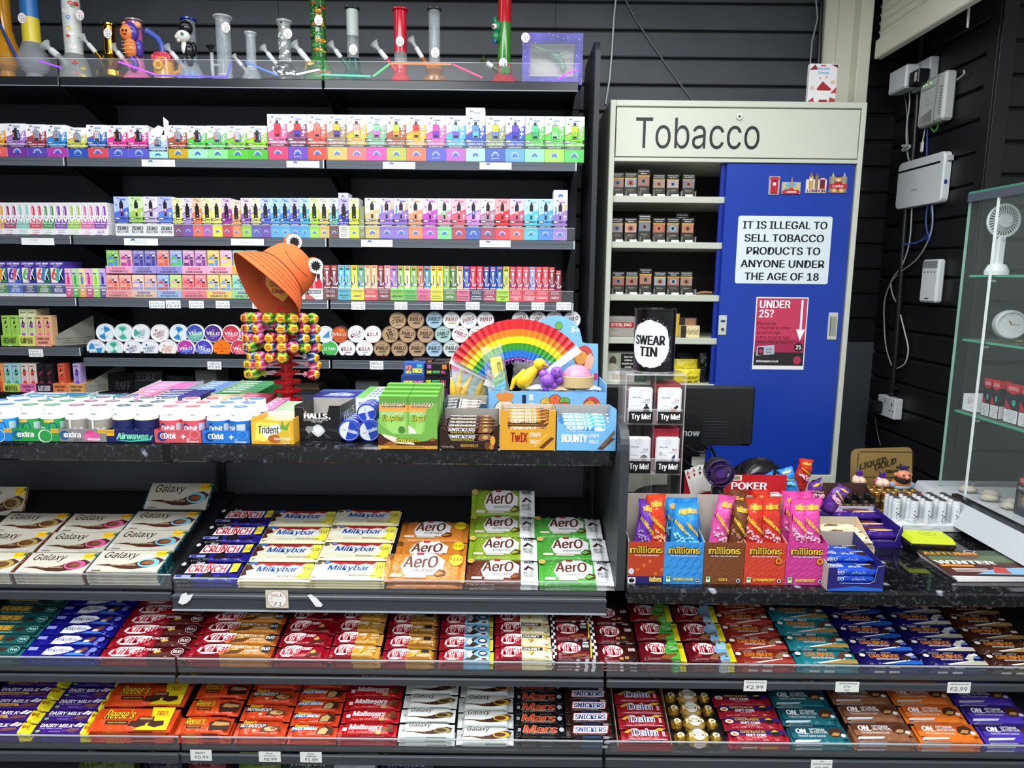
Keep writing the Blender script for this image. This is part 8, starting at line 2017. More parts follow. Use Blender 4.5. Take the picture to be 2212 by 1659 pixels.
# low socket with black plug
y0,y1,z0,z1=wbox(1894,1932,862,908,.035)
sk_=thing('wall_socket','white double socket box low on the side wall with a black plug','socket',(XW,y0,z0))
D,H=y1-y0,z1-z0
m=M().box(-.035,-.001,0,D,0,H,C('d0d4d6','plastic'),.003)
F=lambda u,v,n_:V((-.035-n_,D*(1-u),H*v))
m.dec(F,[('r',.38,.62,.5,.92,'b0b4b6'),('r',.80,.62,.86,.78,'5a5e60'),('r',.70,.34,.78,.42,'5a5e60'),('r',.88,.34,.95,.42,'5a5e60')],'plastic')
m.build('socket_box',sk_)
m=M().box(XW-.075,XW-.036,y1-.055,y1-.002,z0+.012,z0+.062,C('131416','plastic'),.008)
tag(m.build('power_plug'),'black power plug in the low wall socket','plug')
def cable(name,label,pts,r,c,X=None,cat='cable'):
 p=[]
 for q in pts:
  x,y=q[0],q[1]
  p.append(PX(x,y,(X or XW-.014)-(q[2]if len(q)>2 else 0)))
  # smooth the run
 s_=[]
 k=len(p)
 for i in range(k-1):
  p0,p1,p2,p3=p[max(i-1,0)],p[i],p[i+1],p[min(i+2,k-1)]
  for t in(0,.2,.4,.6,.8):
   s_.append(.5*((2*p1)+(p2-p0)*t+(2*p0-5*p1+4*p2-p3)*t*t+(3*p1-p0-3*p2+p3)*t**3))
 s_.append(p[-1])
 return tag(M().tube(s_,r,C(c,'plastic'),8).build(name),label,cat)
cable('conduit','thick black conduit pipe running down the side wall',[(1994,-60),(1990,100),(1974,320),(1957,450),(1945,620),(1935,760),(1925,862)],.011,'1a1b1d',XW-.012,'pipe')
cable('cable','white cable looping from the high socket down to the striped router',[(1962,178,.03),(1965,220,.01),(1958,280),(1960,330),(1966,352)],.0028,'c8cccc')
cable('cable','grey cable straight down behind the coiled white bundle',[(1950,195),(1958,230),(1961,300),(1962,340)],.0026,'8a8e90')
m=M()
for k in range(5):
 c=PX(1958,318,XW-.02)
 pts=[c+V((.006*math.sin(q*.5+k),.035*math.cos(q*math.pi/8+k*.5),.008*math.sin(q*math.pi/8+k)+.003*k-.006))for q in range(17)]
 m.tube(pts,.002,C('d4d8d8','plastic'),6)
tag(m.build('cable_bundle'),'small coiled bundle of white cable beside the conduit','cable')
cable('cable','white cable ending in a connector under the cream router',[(1998,262),(1997,285),(1993,305)],.0025,'c8cccc')
c=PX(1992,316,XW-.014)
tag(M().box(c.x-.004,c.x+.004,c.y-.008,c.y+.008,c.z-.022,c.z+.018,C('d0d4d4','plastic'),.003).build('connector'),'white connector hanging under the cream router','connector')
cable('cable','blue network cable from the cream router to the striped router',[(2005,258),(2003,290),(2002,335)],.003,'24489c')
cable('cable','green and white cable hooked under the cream router',[(2027,254),(2026,274),(2018,284),(2009,272),(2006,260)],.003,'58b83c')
cable('cable','black power lead under the cream router',[(2039,248),(2036,272),(2026,285),(2016,282)],.0022,'141416')
cable('cable','blue cable pair looping under the striped router',[(2005,437),(2000,480),(2008,520),(2004,505,.0),(1985,523),(1962,528),(1950,530)],.003,'2a4c98')
cable('cable','second blue cable looping under the striped router',[(2010,437),(2014,480),(2004,512),(1980,524),(1952,527)],.0026,'3a5aa8')
cable('cable','long grey cable looping low across the conduit pipe',[(2014,438),(2012,500),(1985,555),(1950,585),(1925,610),(1911,650),(1910,700),(1914,750),(1926,790)],.003,'8c9092')
cable('cable','white cable crossing the conduit and hanging in a loop',[(1970,445),(1965,520),(1950,570),(1926,606),(1927,632),(1935,652)],.003,'9a9ea0')
cable('cable','white cable loop hanging beside the conduit above the low socket',[(1945,680),(1955,720),(1962,755),(1955,785),(1938,796)],.003,'b0b4b4')
cable('cable','thin grey lead hanging from the black plug',[(1891,902,.03),(1894,930,.01),(1902,962)],.0018,'6a6e70')
cable('cable','white cable curling behind the cream router',[(2068,172),(2082,160),(2082,152)],.003,'b8bcbc')
m=M().box(XW-.026,XW-.001,PX(1938,835,XW).y-.02,PX(1938,835,XW).y+.012,PX(1938,838,XW).z-.006,PX(1938,838,XW).z+.006,C('1c1d1f','plastic'),.002)
tag(m.build('pipe_clip'),'black clip holding the conduit above the low socket','clip')
# cables on the back wall
def bcable(label,pts,r,c,Y=YB-.008,name='cable',cat='cable'):
 p=[PY(x,y,Y)for x,y in pts]
 return tag(M().tube(p,r,C(c,'plastic'),8).build(name),label,cat)
bcable('white cable running down beside the rounded end of the tall shelves',[(1333,-30),(1326,40),(1322,110),(1317,170),(1308,225)],.004,'c4c8ca')
bcable('grey cable running diagonally down to the cream cabinet top',[(1346,-10),(1372,40),(1408,95),(1450,155),(1498,220)],.0032,'6a6e72')
bcable('grey cable hanging beside the cream post',[(1761,-20),(1766,40),(1754,90),(1750,140)],.0035,'8a8e90',YB-.09)
bcable('black conduit pipe running up beside the cream post',[(1777,-30),(1772,60),(1768,150)],.009,'18191b',YB-.085,'conduit','pipe')
bcable('short white cable hanging at the top of the front facing wall',[(2096,-20),(2092,30),(2090,60)],.004,'a8aaa8',YW-.012)
# ================================================================ low worktop: perfume stand, swear tin, monitor
Yt=1.72
x0,x1=PY(1348,930,Yt).x,PY(1477,930,Yt).x
zt_=PY(1412,809,Yt).z-ZR
w=x1-x0
AC=C('d8d4d4','clear',flat=1,alpha=.13)
AE=C('e8e4e4','clear',flat=1,alpha=.5)
tw_=thing('perfume_stand','clear acrylic perfume tester stand under the swear tin','stand',(x0,Yt,ZR+.0006))
d=.115
m=M().box(0,.003,0,d,0,zt_,AC).box(w-.003,w,0,d,0,zt_,AC).box(.003,w-.003,d-.003,d,0,zt_,C('6a6464','clear',flat=1,alpha=.35)).box(.003,w-.003,0,d-.003,zt_-.003,zt_,AC).box(w/2-.0012,w/2+.0012,.004,d-.003,.02,zt_-.003,AC)
for xx in(.0,w-.0015):
 m.box(xx,xx+.0015,-.0005,.0015,0,zt_,AE)
m.box(0,w,-.0005,.0015,zt_-.003,zt_,AE)
m.build('case',tw_)
PZt=lambda y:PY(1412,y,Yt).z-ZR
for y0_,y1_ in((893,916),(1000,1024)):
 z0,z1=PZt(y1_+1),PZt(y0_-6)
 M().box(.003,w-.003,.003,d-.003,z0-.003,z0,AC).box(.006,w-.006,-.002,-.0005,z0,z1+.004,AC).box(.006,w-.006,-.0025,-.0003,z1+.0025,z1+.004,AE).build('shelf',tw_)
 for k in(0,1):
  a=.010+k*(w/2-.002)
  m=M().box(a,a+w*.40,-.0035,-.0025,z0+.003,z1-.003,C('161414'))
  m.dec(FR(w*.40,z1-z0-.006,a,z0+.003,-.0035),[('t','Try Me!',.1,.22,.92,.82,'f2f2f2',.045)])
  m.build('try_me_label',tw_)
TS=[('273','5a5a60','1c1c20',893,838,0,'white perfume tester numbered 273 in the stand'),('278','d05058','d8a090',893,838,1,'white perfume tester numbered 278 in the stand'),('23','5a6ab0','a8b0b8',1000,945,0,'white perfume tester numbered 23 in the stand'),('80','d05058','2a2a58',1000,945,1,'white perfume tester numbered 80 in the stand')]
for t,c,bc,yb,yt,k,lab in TS:
 a=x0+.010+k*(w/2-.002)
 z0,z1=PZt(yb+22)+ZR+.001,PZt(yt)+ZR
 W_,H_=w*.40,z1-z0
 o=thing('perfume_tester',lab,'perfume',(a,Yt+.003,z0),'perfume testers')
 m=M().box(0,W_,0,.013,0,H_,C('e8eaec','plastic'),.005)
 it=[('t','SPECTRA',.14,.70,.50,.74,'5a5a60',.01),('t',t,.68,.62,.88,.68,c,.02),('r',.55,.57,.88,.585,'a8a8ac')]
 for i in range(4):
  for j in range(3):
   it+=[('o',.16+.09*i,.36+.08*j,.055,.045,'d0d2d6',14),('o',.16+.09*i,.36+.08*j,.047,.038,'e8eaec',14)]
 if t=='273':
  it+=[('p',[(.62,.30),(.62,.44),(.70,.48),(.70,.54),(.78,.54),(.78,.48),(.86,.44),(.86,.30)],bc)]
 elif t=='278':
  it+=[('p',[(.54,.30),(.55,.48),(.84,.30)],bc),('p',[(.66,.44),(.80,.52),(.86,.46),(.72,.38)],'2a2428')]
 elif t=='23':
  it+=[('r',.62,.28,.82,.42,bc),('r',.58,.42,.86,.48,'7a7a7c'),('r',.66,.48,.78,.5,'3a3a3c')]
 else:
  it+=[('p',[(.66,.28),(.68,.44),(.78,.52),(.82,.48),(.74,.28)],bc),('o',.2,.56,.07,.04,'b8b8bc')]
 m.dec(FR(W_,H_),it,'plastic')
 m.build('spray_case',o)
 M().tube([(W_/2,-.0004,H_-.011),(W_/2,.0135,H_-.011)],.009,C('dcdee0','plastic'),20).build('spray_button',o)
for k,(y0_,y1_,c,lab,q)in enumerate(((833,905,'9a3a3a','dark red perfume box behind the tester numbered 278',1),(846,905,'8a7a7a','brown grey perfume box behind the tester numbered 273',0),(930,1010,'b8283a','red perfume box behind the tester numbered 80',1))):
 z0=PZt(917 if q+k<9 and y1_<950 else 1025)+ZR+.0012
 a=x0+.008+q*(w/2-.003)
 h_=PZt(y0_)+ZR-z0
 m=M().box(0,w*.43,0,.07,0,h_,C(c),.001)
 for i in range(1,4):
  m.box(.0,w*.43,-.0004,.0,h_*i/4,h_*i/4+.0015,C('5a1c20'))
 tag(m.build('perfume_box',None,(a,Yt+.022,z0)),lab,'box','perfume boxes in the stand')
m=M().box(0,w*.38,0,.05,0,.035,C('15161a','plastic'),.002)
m.dec(FR(w*.38,.035),[('o',.5,.6,.08,.12,'c8c8cc')])
tag(m.build('charger_box',None,(x0+w*.5,Yt+.03,ZR+.004)),'small black box at the foot of the perfume stand','box')
# swear tin
tp=PY(1411,803,Yt+.055)
rt=44.5*(Yt+.055)/F_PX*.985
ht=PY(1411,668,Yt+.055).z-(ZR+zt_)
sw=thing('money_tin','black swear tin with a white paint splat on the perfume stand','tin',(tp.x,Yt+.055,ZR+zt_+.0012))
TB=C('0c0c0e','gloss',rough=.2)
M().lathe([(rt,0),(rt*1.02,.002),(rt*1.02,.004)],C('d8d8da','metal'),48).build('bottom_rim',sw)
m=M().lathe([(rt,.004),(rt,ht-.004)],TB,64,cap=False)
m.lathe([(rt,ht-.004),(rt*1.025,ht-.003),(rt*1.025,ht),(rt*.99,ht+.001),(rt*.97,ht-.003),(.0005,ht-.003)],TB,64,cap=False)
F=cyl(rt,ht,-117,150)
rnd=random.Random(4)
N_=64
rim=[1+rnd.uniform(-.03,.035)for _ in range(N_)]
vs,fs=[F(.5,.46,.0004)],[]
for k in(1,2,3,4,5):
 for i in range(N_):
  a=2*math.pi*i/N_
  rr=k/5*(rim[i]if k==5 else 1)
  vs.append(F(.5+.40*rr*math.cos(a),.46+.37*rr*math.sin(a)*(1+.06*math.cos(a)),.0004))
fs=[(0,1+i,1+(i+1)%N_)for i in range(N_)]+[(1+k*N_+i,1+(k+1)*N_+i,1+(k+1)*N_+(i+1)%N_,1+k*N_+(i+1)%N_)for k in range(4)for i in range(N_)]
m.add(vs,fs,C('e6e6ea','plastic'),True)
for k in range(70):
 a=rnd.uniform(-1.2,1.9)
 q=rnd.uniform(.97,1.14)
 m.dec(F,[('o',.5+.40*q*math.cos(a),.46+.37*q*math.sin(a),rnd.uniform(.003,.009),rnd.uniform(.003,.009),rnd.choice(('e6e6ea','e6e6ea','121214')),7)],'plastic',z0=.0007)
m.dec(F,[('t','SWEAR',.20,.45,.80,.60,'141416',.045),('t','TIN',.32,.27,.66,.42,'141416',.045)],'plastic',z0=.0008)
m.build('tin_body',sw)
# monitor seen from behind
Ym=2.10
a,b=PY(1306,822,Ym),PY(1637,838,Ym)
x0,x1,zt_=a.x,b.x,PY(1560,836,Ym).z
zb=PY(1560,966,Ym).z
mo=thing('monitor','black computer monitor seen from behind on the low worktop','monitor',(x0,Ym,ZR+.0006),rz=0)
w,h,zz0=x1-x0,zt_-zb,zb-ZR
BP=C('151618','plastic',rough=.42)
M().box(0,w,.012,.035,zz0,zz0+h,BP,.008).build('bezel',mo)
m=M()
poly=[(w*.42,zz0+.012),(w*.90,zz0+.012),(w*.90,zz0+h*.35),(w*.87,zz0+h*.58),(w*.80,zz0+h*.70),(w*.66,zz0+h*.76),(w*.35,zz0+h*.76),(w*.35,zz0+.012)]
m.prism(poly,-.022,.012,BP)
m.prism([(w*.3,zz0-.02),(w*.62,zz0-.02),(w*.62,zz0+h*.52),(w*.56,zz0+h*.6),(w*.3,zz0+h*.6)],-.045,-.022,C('111214','plastic'))
for k in range(9):
 z=zz0+h*(.20+.048*k)
 m.box(w*.64,w*(.80 if k<6 else .80-.03*(k-5)),-.0235,-.022,z,z+.0022,C('2c2e32','plastic'))
m.dec(FR(.052,.016,w*.50,zz0+h*.23,-.045),[('t','now',0,0,1,1,'9a9ea2',.03)])
m.build('rear_housing',mo)
M().box(w*.44,w*.58,-.03,.012,.012,zz0+.02,C('101113','plastic'),.006).build('neck',mo)
M().lathe([(.13,0),(.13,.008),(.10,.014),(.03,.016)],C('101113','gloss'),40,o=(w*.51,.03,0)).build('stand_base',mo)
for k,pts in enumerate((((1478,962),(1500,975),(1520,978),(1528,968),(1520,958)),((1474,990),(1496,1010),(1520,1030)),((1536,965),(1545,985),(1556,1000)))):
 tag(M().tube([PY(x,y,Ym-.07)for x,y in pts],.004,C('0e0f10','plastic'),8).build('cable'),('black cable looping under the monitor','black cable slanting behind the poker tray','black cable hanging from the monitor by the purple fan')[k],'cable')
 # dark rounded card machine dock
p=PY(1640,1030,1.98)
m=M()
m.sheet(lambda u,v:V(((u-.5)*.135,(v-.5)*.10,.062*math.sin(math.pi*u)**.45*math.sin(math.pi*(v*.8+.1))**.5)),24,14,C('161416','gloss',rough=.2))
m.box(-.05,.05,-.035,.035,-.002,.01,BP)
m.X=Matrix()
zb=p.z-.004
dk=thing('card_machine_dock','dark glossy rounded dock behind the poker tray','dock',(p.x,1.98,ZR+.0006))
M().box(-.05,.05,-.03,.03,0,zb-ZR,BP,.004).build('foot',dk)
m.build('cover',dk).location=(0,0,zb-ZR)
# poker tray with playing cards and small purple fan
Yk=1.76
x0,x1=PY(1478,1045,Yk).x,PY(1699,1045,Yk).x
z1=PY(1600,1026,Yk).z
t0,t1=PY(1616,1058,Yk).z,PY(1616,1042,Yk).z
w,h=x1-x0,z1-ZR
pk=thing('card_display','red playing card display tray with four aces on its back panel','display',(x0,Yk,ZR+.0006))
RC_=C('b81420')
M().box(0,w,.0,.002,0,h,RC_).dec(FR(w,h),[('t','POKER',.46,(t0-ZR)/h,.81,(t1-ZR)/h,'f4f0f0',.04),('r',.40,1-.016/h,.56,1-.001/h,'e4dcc8')]+[('r',.41+.006*k,1-.013/h,.412+.006*k+.002*(k%2),1-.003/h,'3a3a3a')for k in range(22)]).box(0,.002,-.10,0,0,h*.5,RC_).box(w-.002,w,-.10,0,0,h*.6,RC_).box(0,w,-.10,-.098,0,h*.35,RC_).box(0,w,-.098,0,0,.002,RC_).build('tray',pk)
for k,(px,py,rz)in enumerate(((1500,1040,-17),(1510,1036,-10),(1521,1033,-4),(1533,1032,6))):
 c=PY(px,py,Yk-.002-.0012*k)
 m=M().box(-.018,.018,-.0006,0,-.036,.036,C('eceae6'),.0)
 m.dec(FR(.036,.072,-.018,-.036,-.0006),[('t','A',.08,.80,.32,.95,'c02028' if k!=2 else '1a1a1c',.02),('p',[(.5,.6),(.66,.5),(.5,.36),(.34,.5)],'c02028' if k%2 else '1a1a1c'),('p',[(.1,.72),(.2,.78),(.3,.72),(.2,.64)],'c02028' if k!=2 else '1a1a1c')])
 o=m.build('ace_card',pk,c-V((x0,Yk,ZR+.0006)),(0,math.radians(rz),0))
zf=PY(1665,1064,Yk-.05)
for k,(px,py,rz)in enumerate(((1680,1090,.3),(1606,1100,-.4))):
 p=PY(px,py,Yk-.055-.004*k)
 m=M().box(-.03,.03,-.044,.044,-.009,.009,C('e4d8d4'),.001)
 m.dec(TOP(.06,.088,.009,-.03,-.044),[('r',.06,.05,.94,.95,'c8404c'),('r',.12,.1,.88,.9,'ece4e0'),('r',.18,.2,.82,.5,'c8404c'),('t','POKER',.2,.6,.8,.76,'c02838',.02)])
 tag(m.build('card_deck',None,p,(.25,0,rz)),f'red and white playing card box tossed in the red tray, {ORD[k]} from the back','card deck','playing card boxes')
p=PY(1553,1020,Yk-.07)
fn=thing('hand_fan','small purple hand fan with a black handle at the red card tray','fan',p)
rf=31*(Yk-.07)/F_PX
m=M()
m.X=Matrix.Rotation(math.pi/2,4,'X')
m.lathe([(rf,-.02),(rf*1.03,0),(rf,.014),(rf*.95,.015),(rf*.93,.004)],C('1c1a1e','plastic'),40,cap=False)
m.lathe([(rf*.9,-.02),(.0005,-.02)],C('1a181c','plastic'),32,cap=False)
m.X=Matrix()
m.build('housing',fn)
m=M()
VI=C('3c2460','plastic')
for k in range(40):
 a=2*math.pi*k/40
 q=lambda r,da,y:V((r*math.cos(a+da),y,r*math.sin(a+da)))
 m.tube([q(rf*.30,0,-.016),q(rf*.65,.12,-.0175),q(rf*.96,.16,-.013)],.0007,VI,5)
for r_ in(rf*.97,rf*.64):
 m.tube([V((r_*math.cos(2*math.pi*k/36),-.014 if r_>rf*.9 else-.0165,r_*math.sin(2*math.pi*k/36)))for k in range(37)],.0015,VI,6)
m.tube([(0,-.014,0),(0,-.0185,0)],rf*.31,C('4a2c74','plastic'),28)
m.build('grille',fn)
m=M()
for k in range(5):
 a=2*math.pi*k/5
 m.add([V((rf*.25*math.cos(a),-.004,rf*.25*math.sin(a))),V((rf*.88*math.cos(a+.15),-.008,rf*.88*math.sin(a+.15))),V((rf*.9*math.cos(a+.7),.002,rf*.9*math.sin(a+.7))),V((rf*.28*math.cos(a+.9),.003,rf*.28*math.sin(a+.9)))],[(0,1,2,3)],C('2a2430','plastic'))
m.build('blades',fn)
hz_=PY(1553,1046,Yk-.07).z-p.z
lowz=ZR+.0012-p.z
M().box(-.016,.016,-.012,.012,lowz,hz_,C('17171a','plastic'),.006).tube([(0,-.0118,hz_-.016),(0,-.0135,hz_-.016)],.004,C('3a3a5a','plastic'),12).build('handle',fn)
# tube sweets in their five cartons
Yi=PZ(1560,1263,ZR).y+.001
MB=[(1357,1435,'b8401e','orange red','a8341a',None),(1434,1520,'3a94dc','sky blue','2a84cc','BUBBLEGUM'),(1520,1608,'7a4424','brown','8a5434','COLA'),(1608,1697,'d0402c','scarlet','dc5a44','STRAWBERRY'),(1697,1786,'c83a8c','magenta pink','d85aa0','RASPBERRY')]
BAGS=[[('6a34a8',5,42,0,.12),('d8401c',52,40,0,-.05),('d8401c',66,34,1,-.12)],[('2c8cd8',4,36,1,.06),('2c8cd8',14,42,0,.05),('2c8cd8',46,38,0,-.03),('2c8cd8',64,40,1,-.10)],[('d8509c',4,38,0,.14),('6a3c20',30,40,1,.10),('6a3c20',44,38,0,.15),('6a3c20',62,40,1,.02)],[('cc3424',4,42,0,-.02),('cc3424',30,38,1,.02),('cc3424',48,44,0,-.05)],[('d8489c',2,40,1,.03),('d8489c',12,38,0,.02),('d8489c',46,42,0,-.05),('d8489c',66,34,1,-.12)]]
CN={'6a34a8':'purple','d8401c':'orange','2c8cd8':'blue','d8509c':'pink','6a3c20':'brown','cc3424':'red','d8489c':'pink'}
def sweetbag(c,wd,ht,seed,flav=''):
 m=M()
 rnd=random.Random(seed)
 off=V((seed*1.7,0,0))
 d=.016
 def f(u,v,s):
  full=min(1,(v+.04)*6)*(1 if v<.80 else max(.12,1-(v-.80)*5.4))
  pinch=1 if v<.78 else 1-.13*math.sin(min(1,(v-.78)/.16)*math.pi)
  wob=.010*max(0,v-.6)
  return V(((u-.5)*wd*pinch+wob*math.sin(seed*2+v*9),s*d*full*math.sin(math.pi*u)**.6+.004*noise.noise(V((u*4,v*6,s))+off)*(1 if v>.55 else .4),ht*v))
 m.sheet(lambda u,v:f(u,v,-1),10,20,C(c,'film'))
 m.sheet(lambda u,v:f(1-u,v,1),10,20,C(c,'film'))
 F=lambda u,v,n:f(u,v,-1)+V((0,-n-.0012,0))
 lt=C('c89a3c' if c!='6a3c20' else 'b08848','film',flat=1)
 # diagonal clear window with little sweets
 m.dec(F,[('p',[(.08,.56),(.08,.70),(.92,.52),(.92,.36)],{'2c8cd8':'7ac8e8','6a34a8':'8a68a8'}.get(c,'d89ab0' if c!='6a3c20' else '8a5c44'))],'film',flat=1)
 sw_=M()
 for k in range(26):
  u=rnd.uniform(.12,.88)
  v=.62-(u-.08)*.21+rnd.uniform(-.06,.05)
  sw_.ball(F(u,v,.0008),.0028,C({'2c8cd8':'8ad4f0','6a34a8':'9a7ab0','6a3c20':'a87860','d8401c':'f0a878'}.get(c,'eab4c4'),'satin'),8,6)
 m.dec(F,[('p',[(.05,.74),(.05,.82),(.95,.62),(.95,.53)],'1c1a14'),('t','millions',.2,.87,.85,.94,'e8b83c',.05)],'film',z0=.0012,flat=1)
 g,fs=glyphs('millions',.04,0)
 m.add([F(.10+.8*x,.755-.19*x+.065*y,.0022+k)for x,y,k in g],fs,C('f0c838','film',flat=1))
 return m,sw_
for k,(a,b,c,wd,c2,fl)in enumerate(MB):
 x0,x1=PY(a,1220,Yi).x,PY(b,1220,Yi).x
 w=x1-x0-.0012
 h=PY((a+b)/2,1171+k*.8,Yi).z-ZR
 hb=PY((a+b)/2,1066+k*1.5,Yi+.085).z-ZR
 m=M()
 cc=C(c)
 gi=C('b8b0a4')
 m.box(0,w,0,.0014,0,h,cc).box(0,w,.084,.0854,0,hb,gi).box(0,w,.0014,.084,0,.0014,gi)
 for xx in(0,w-.0014):
  m.add([(xx+e,y,z)for e in(0,.0014)for y,z in((.0014,0),(.084,0),(.084,hb),(.05,h+.01),(.0014,h))],[(0,1,2,3,4)[::-1],(5,6,7,8,9),(4,3,8,9),(3,2,7,8)],gi if xx==0 else cc)
 it=[]
 if k:
  for i in range(5):
   for j in range(6):
    u,v=.02+.2*i+.1*(j%2),.06+.16*j
    it.append(('p',[(max(0,u),v),(min(1,u+.14),v+.10),(min(1,u+.15),v+.075),(max(0,u+.01),v-.025)],c2))
 else:
  it+=[('r',0,0,1,.18,'2a2468')]+[('o',.1+.17*q,.24+.1*(q%4),.05,.045,'d86a2c')for q in range(6)]
 it+=[('t','millions',.09 if k else .02,.72,.90 if k else .96,.91,'1c1810',.16),('t','millions',.10 if k else .03,.735,.89 if k else .95,.90,'f2c430',.05),('t','The Tiny Tasty Chewy Sweets',.16,.66,.84,.70,'f0ecf4',.03)]
 if k:
  it+=[('t',fl,.5-.028*len(fl),.09,.5+.028*len(fl),.155,'f0d040',.05),('o',.87,.10,.055,.05,'1a1a1c'),('o',.87,.10,.048,.044,'f0f0f0'),('o',.87,.10,.035,.03,'3a3a3c'),('r',.06,.05,.18,.2,'2c6a2c'),('r',.07,.06,.17,.19,'e0ecd8'),('o',.12,.15,.04,.03,'4a9a3a')]
  if k>=3:
   it+=[('o',.83,.58,.09,.085,'5a1c10'),('o',.83,.58,.08,.075,'e0a02c'),('o',.83,.58,.045,.045,'b8281c')]
 else:
  it+=[('t','tubes',.60,.05,.96,.18,'f2d040',.06),('r',0,.0,.22,.15,'e4e4e4'),('o',.11,.075,.08,.05,'1a1a1a'),('o',.09,.30,.08,.07,'e4e4f0'),('t','GLUTEN\nFREE',.04,.27,.14,.33,'2a3a8a')]
 m.dec(FR(w,h),it)
 tag(m.build('sweet_carton',None,(x0,Yi,ZR+.0005)),f'{wd} carton of tube sweets at the edge of the low worktop','carton','tube sweet cartons')
 for q,(bc,dx,wpx,row,lean)in enumerate(BAGS[k]):
  s_=Yi/F_PX
  top_y=1068+random.Random(k*9+q).uniform(0,16)+(12 if k==1 else 0)
  ht=(PY((a+b)/2,top_y,Yi+.03).z-ZR)*.98
  wpx*=1.12
  root=thing('sweet_tube',f'{CN[bc]} tube bag of sweets, {ORD[q]} along the {wd} carton','sweets',(x0+(dx+wpx/2)*s_*.98,Yi+.022+.032*row,ZR+.003),'tube bags of sweets',rot=(-.05,lean,0))
  bm_,sm_=sweetbag(bc,wpx*s_*.98,ht*1.02,k*7+q+1)
  bm_.build('wrapper',root)
  sm_.build('sweets',root)
  # loose bags behind
for k,(px,py,c,rot,nm)in enumerate(((1672,1075,'2c8cd8',(.2,-.5,.2),'blue tube bag tossed behind the red card tray, lower one'),(1712,1072,'2c8cd8',(.1,-.35,-.2),'blue tube bag leaning behind the magenta pink carton'),(1722,1062,'cc3424',(.2,.12,.1),'red tube bag leaning behind the blue tube bags'),(1766,1098,'5a2c88',(.1,-.3,.3),'purple tube bag behind the magenta pink carton'),(1782,1106,'5a2c88',(.1,.5,0),'purple tube bag leaning over towards the wooden card'))):
 Yl=1.82+.02*(k==2)
 p=PY(px,py,Yl-(.05 if k>2 else 0))
 bm_,sm_=sweetbag(c,.042,.085 if k!=2 else .10,40+k)
 nm=nm.replace(' towards the wooden card',' beside the black bottles')
 root=thing('sweet_tube',nm,'sweets',p,'loose tube bags of sweets',rot=rot)
 bm_.build('wrapper',root)
 sm_.build('sweets',root)
p0=PY(1690,1090,1.83)
tag(M().box(-.06,.06,-.03,.05,0,p0.z-ZR+.012,C('2a2a7c'),.001).build('carton',None,(p0.x,1.83,ZR+.0006)),'dark blue carton under the loose blue tube bags','carton')
p0=PY(1775,1112,1.79)
tag(M().box(-.045,.04,-.03,.03,0,max(.02,p0.z-ZR),C('3a1c68'),.001).build('carton',None,(p0.x,1.79,ZR+.0006)),'dark purple carton under the loose purple tube bags','carton')
# ---- low worktop, far side
def lowtray(label,px,Y,d,col,front_items,cut,inner,backh,h=None,side=None,rz=0):
 Z=ZR+.0005
 x0,x1=PY(px[0],px[3],Y).x,PY(px[1],px[3],Y).x
 h=PY((px[0]+px[1])/2,px[2],Y).z-Z
 w=x1-x0
 t=.0014
 m=M()
 m.prism([(x*w,y*h)for x,y in cut],0,t,C(col),C(inner))
 m.dec(FR(w,h),front_items)
 m.box(0,w,d-t,d,0,backh,C(inner))
 for xx in(0,w-t):
  m.add([(xx+e,y,z)for e in(0,t)for y,z in((t,0),(d-t,0),(d-t,backh),(t,h))],[(0,1,2,3)[::-1],(4,5,6,7),(3,2,6,7),(0,3,7,4),(1,5,6,2)],C(inner if xx==0 else col))
 m.box(t,w-t,t,d-t,0,t,C(inner))
 tag(m.build('display_carton',None,(x0,Y,Z)),label,'carton')
 return x0,w,h
cutU=[(0,0),(1,0),(1,1),(.88,.97),(.84,.40),(.76,.3),(.22,.3),(.18,.40),(.16,.92),(0,.9)]
Yn=PZ(1840,1278,ZR).y+.002
x0,w,h=lowtray('navy tray of bright blue biscuit bars at the worktop edge',(1787,1908,1222,1262),Yn,.15,'24206c',[('p',[(0,0),(1,0),(1,.10),(.5,.2),(0,.06)],'2a64c8')],cutU,'b4aca0',.085)
bb=bar([(0,'1c48b8')],[('t','\uFEEE\uFEDB\uFEEE\uFEB7',.42,.3,.66,.66,'dfe6f4',.01),('t','COATED',.06,.42,.34,.80,'f0f2f8',.04,.1),('o',.82,.45,.10,.3,'2a1c1c'),('p',[(.6,.6),(.95,.8),(.9,.95),(.55,.8)],'3a2824'),('p',[(.62,.68),(.9,.84),(.9,.88),(.6,.74)],'ece8e0')],[('t','OREO',.05,.2,.3,.8,'f0f2f8',.04,.1),('t','\uFEEE\uFEDB\uFEEE\uFEB7',.45,.25,.7,.75,'dfe6f4')])
me=bb(w-.006,.034,.015)
o=None
for r in range(3):
 for t in range((3,4,4)[r]):
  o=me.build('biscuit_bar')if o is None else o.copy()
  if r or t:
   COL.objects.link(o)
  o.location=(x0+.003,Yn+.005+.037*r,ZR+.003+.0158*t)
  tag(o,f'bright blue biscuit bar, {ORD[r]} row back, {ORD[t]} layer up in the navy tray','biscuit bar','bright blue biscuit bars')
Yn2=Yn+.158
x0,w,h=lowtray('cream brown tray of pale biscuit bars behind the navy tray',(1790,1888,1184,1205),Yn2,.10,'d8c09a',[('o',.8,.3,.12,.25,'5a3420'),('o',.9,.7,.05,.12,'4a2c20')],[(0,0),(1,0),(1,.9),(.2,.9),(0,.7)],'b8ac98',.085)
bb=bar([(0,'e0d4ac')],[('p',[(.1,.3),(.3,.8),(.5,.6),(.45,.2)],'7a4a2c'),('p',[(.5,.2),(.7,.7),(.9,.5),(.8,.1)],'f0e4c0'),('o',.3,.5,.06,.2,'5a3018')])
me=bb(w-.006,.03,.016)
o=None
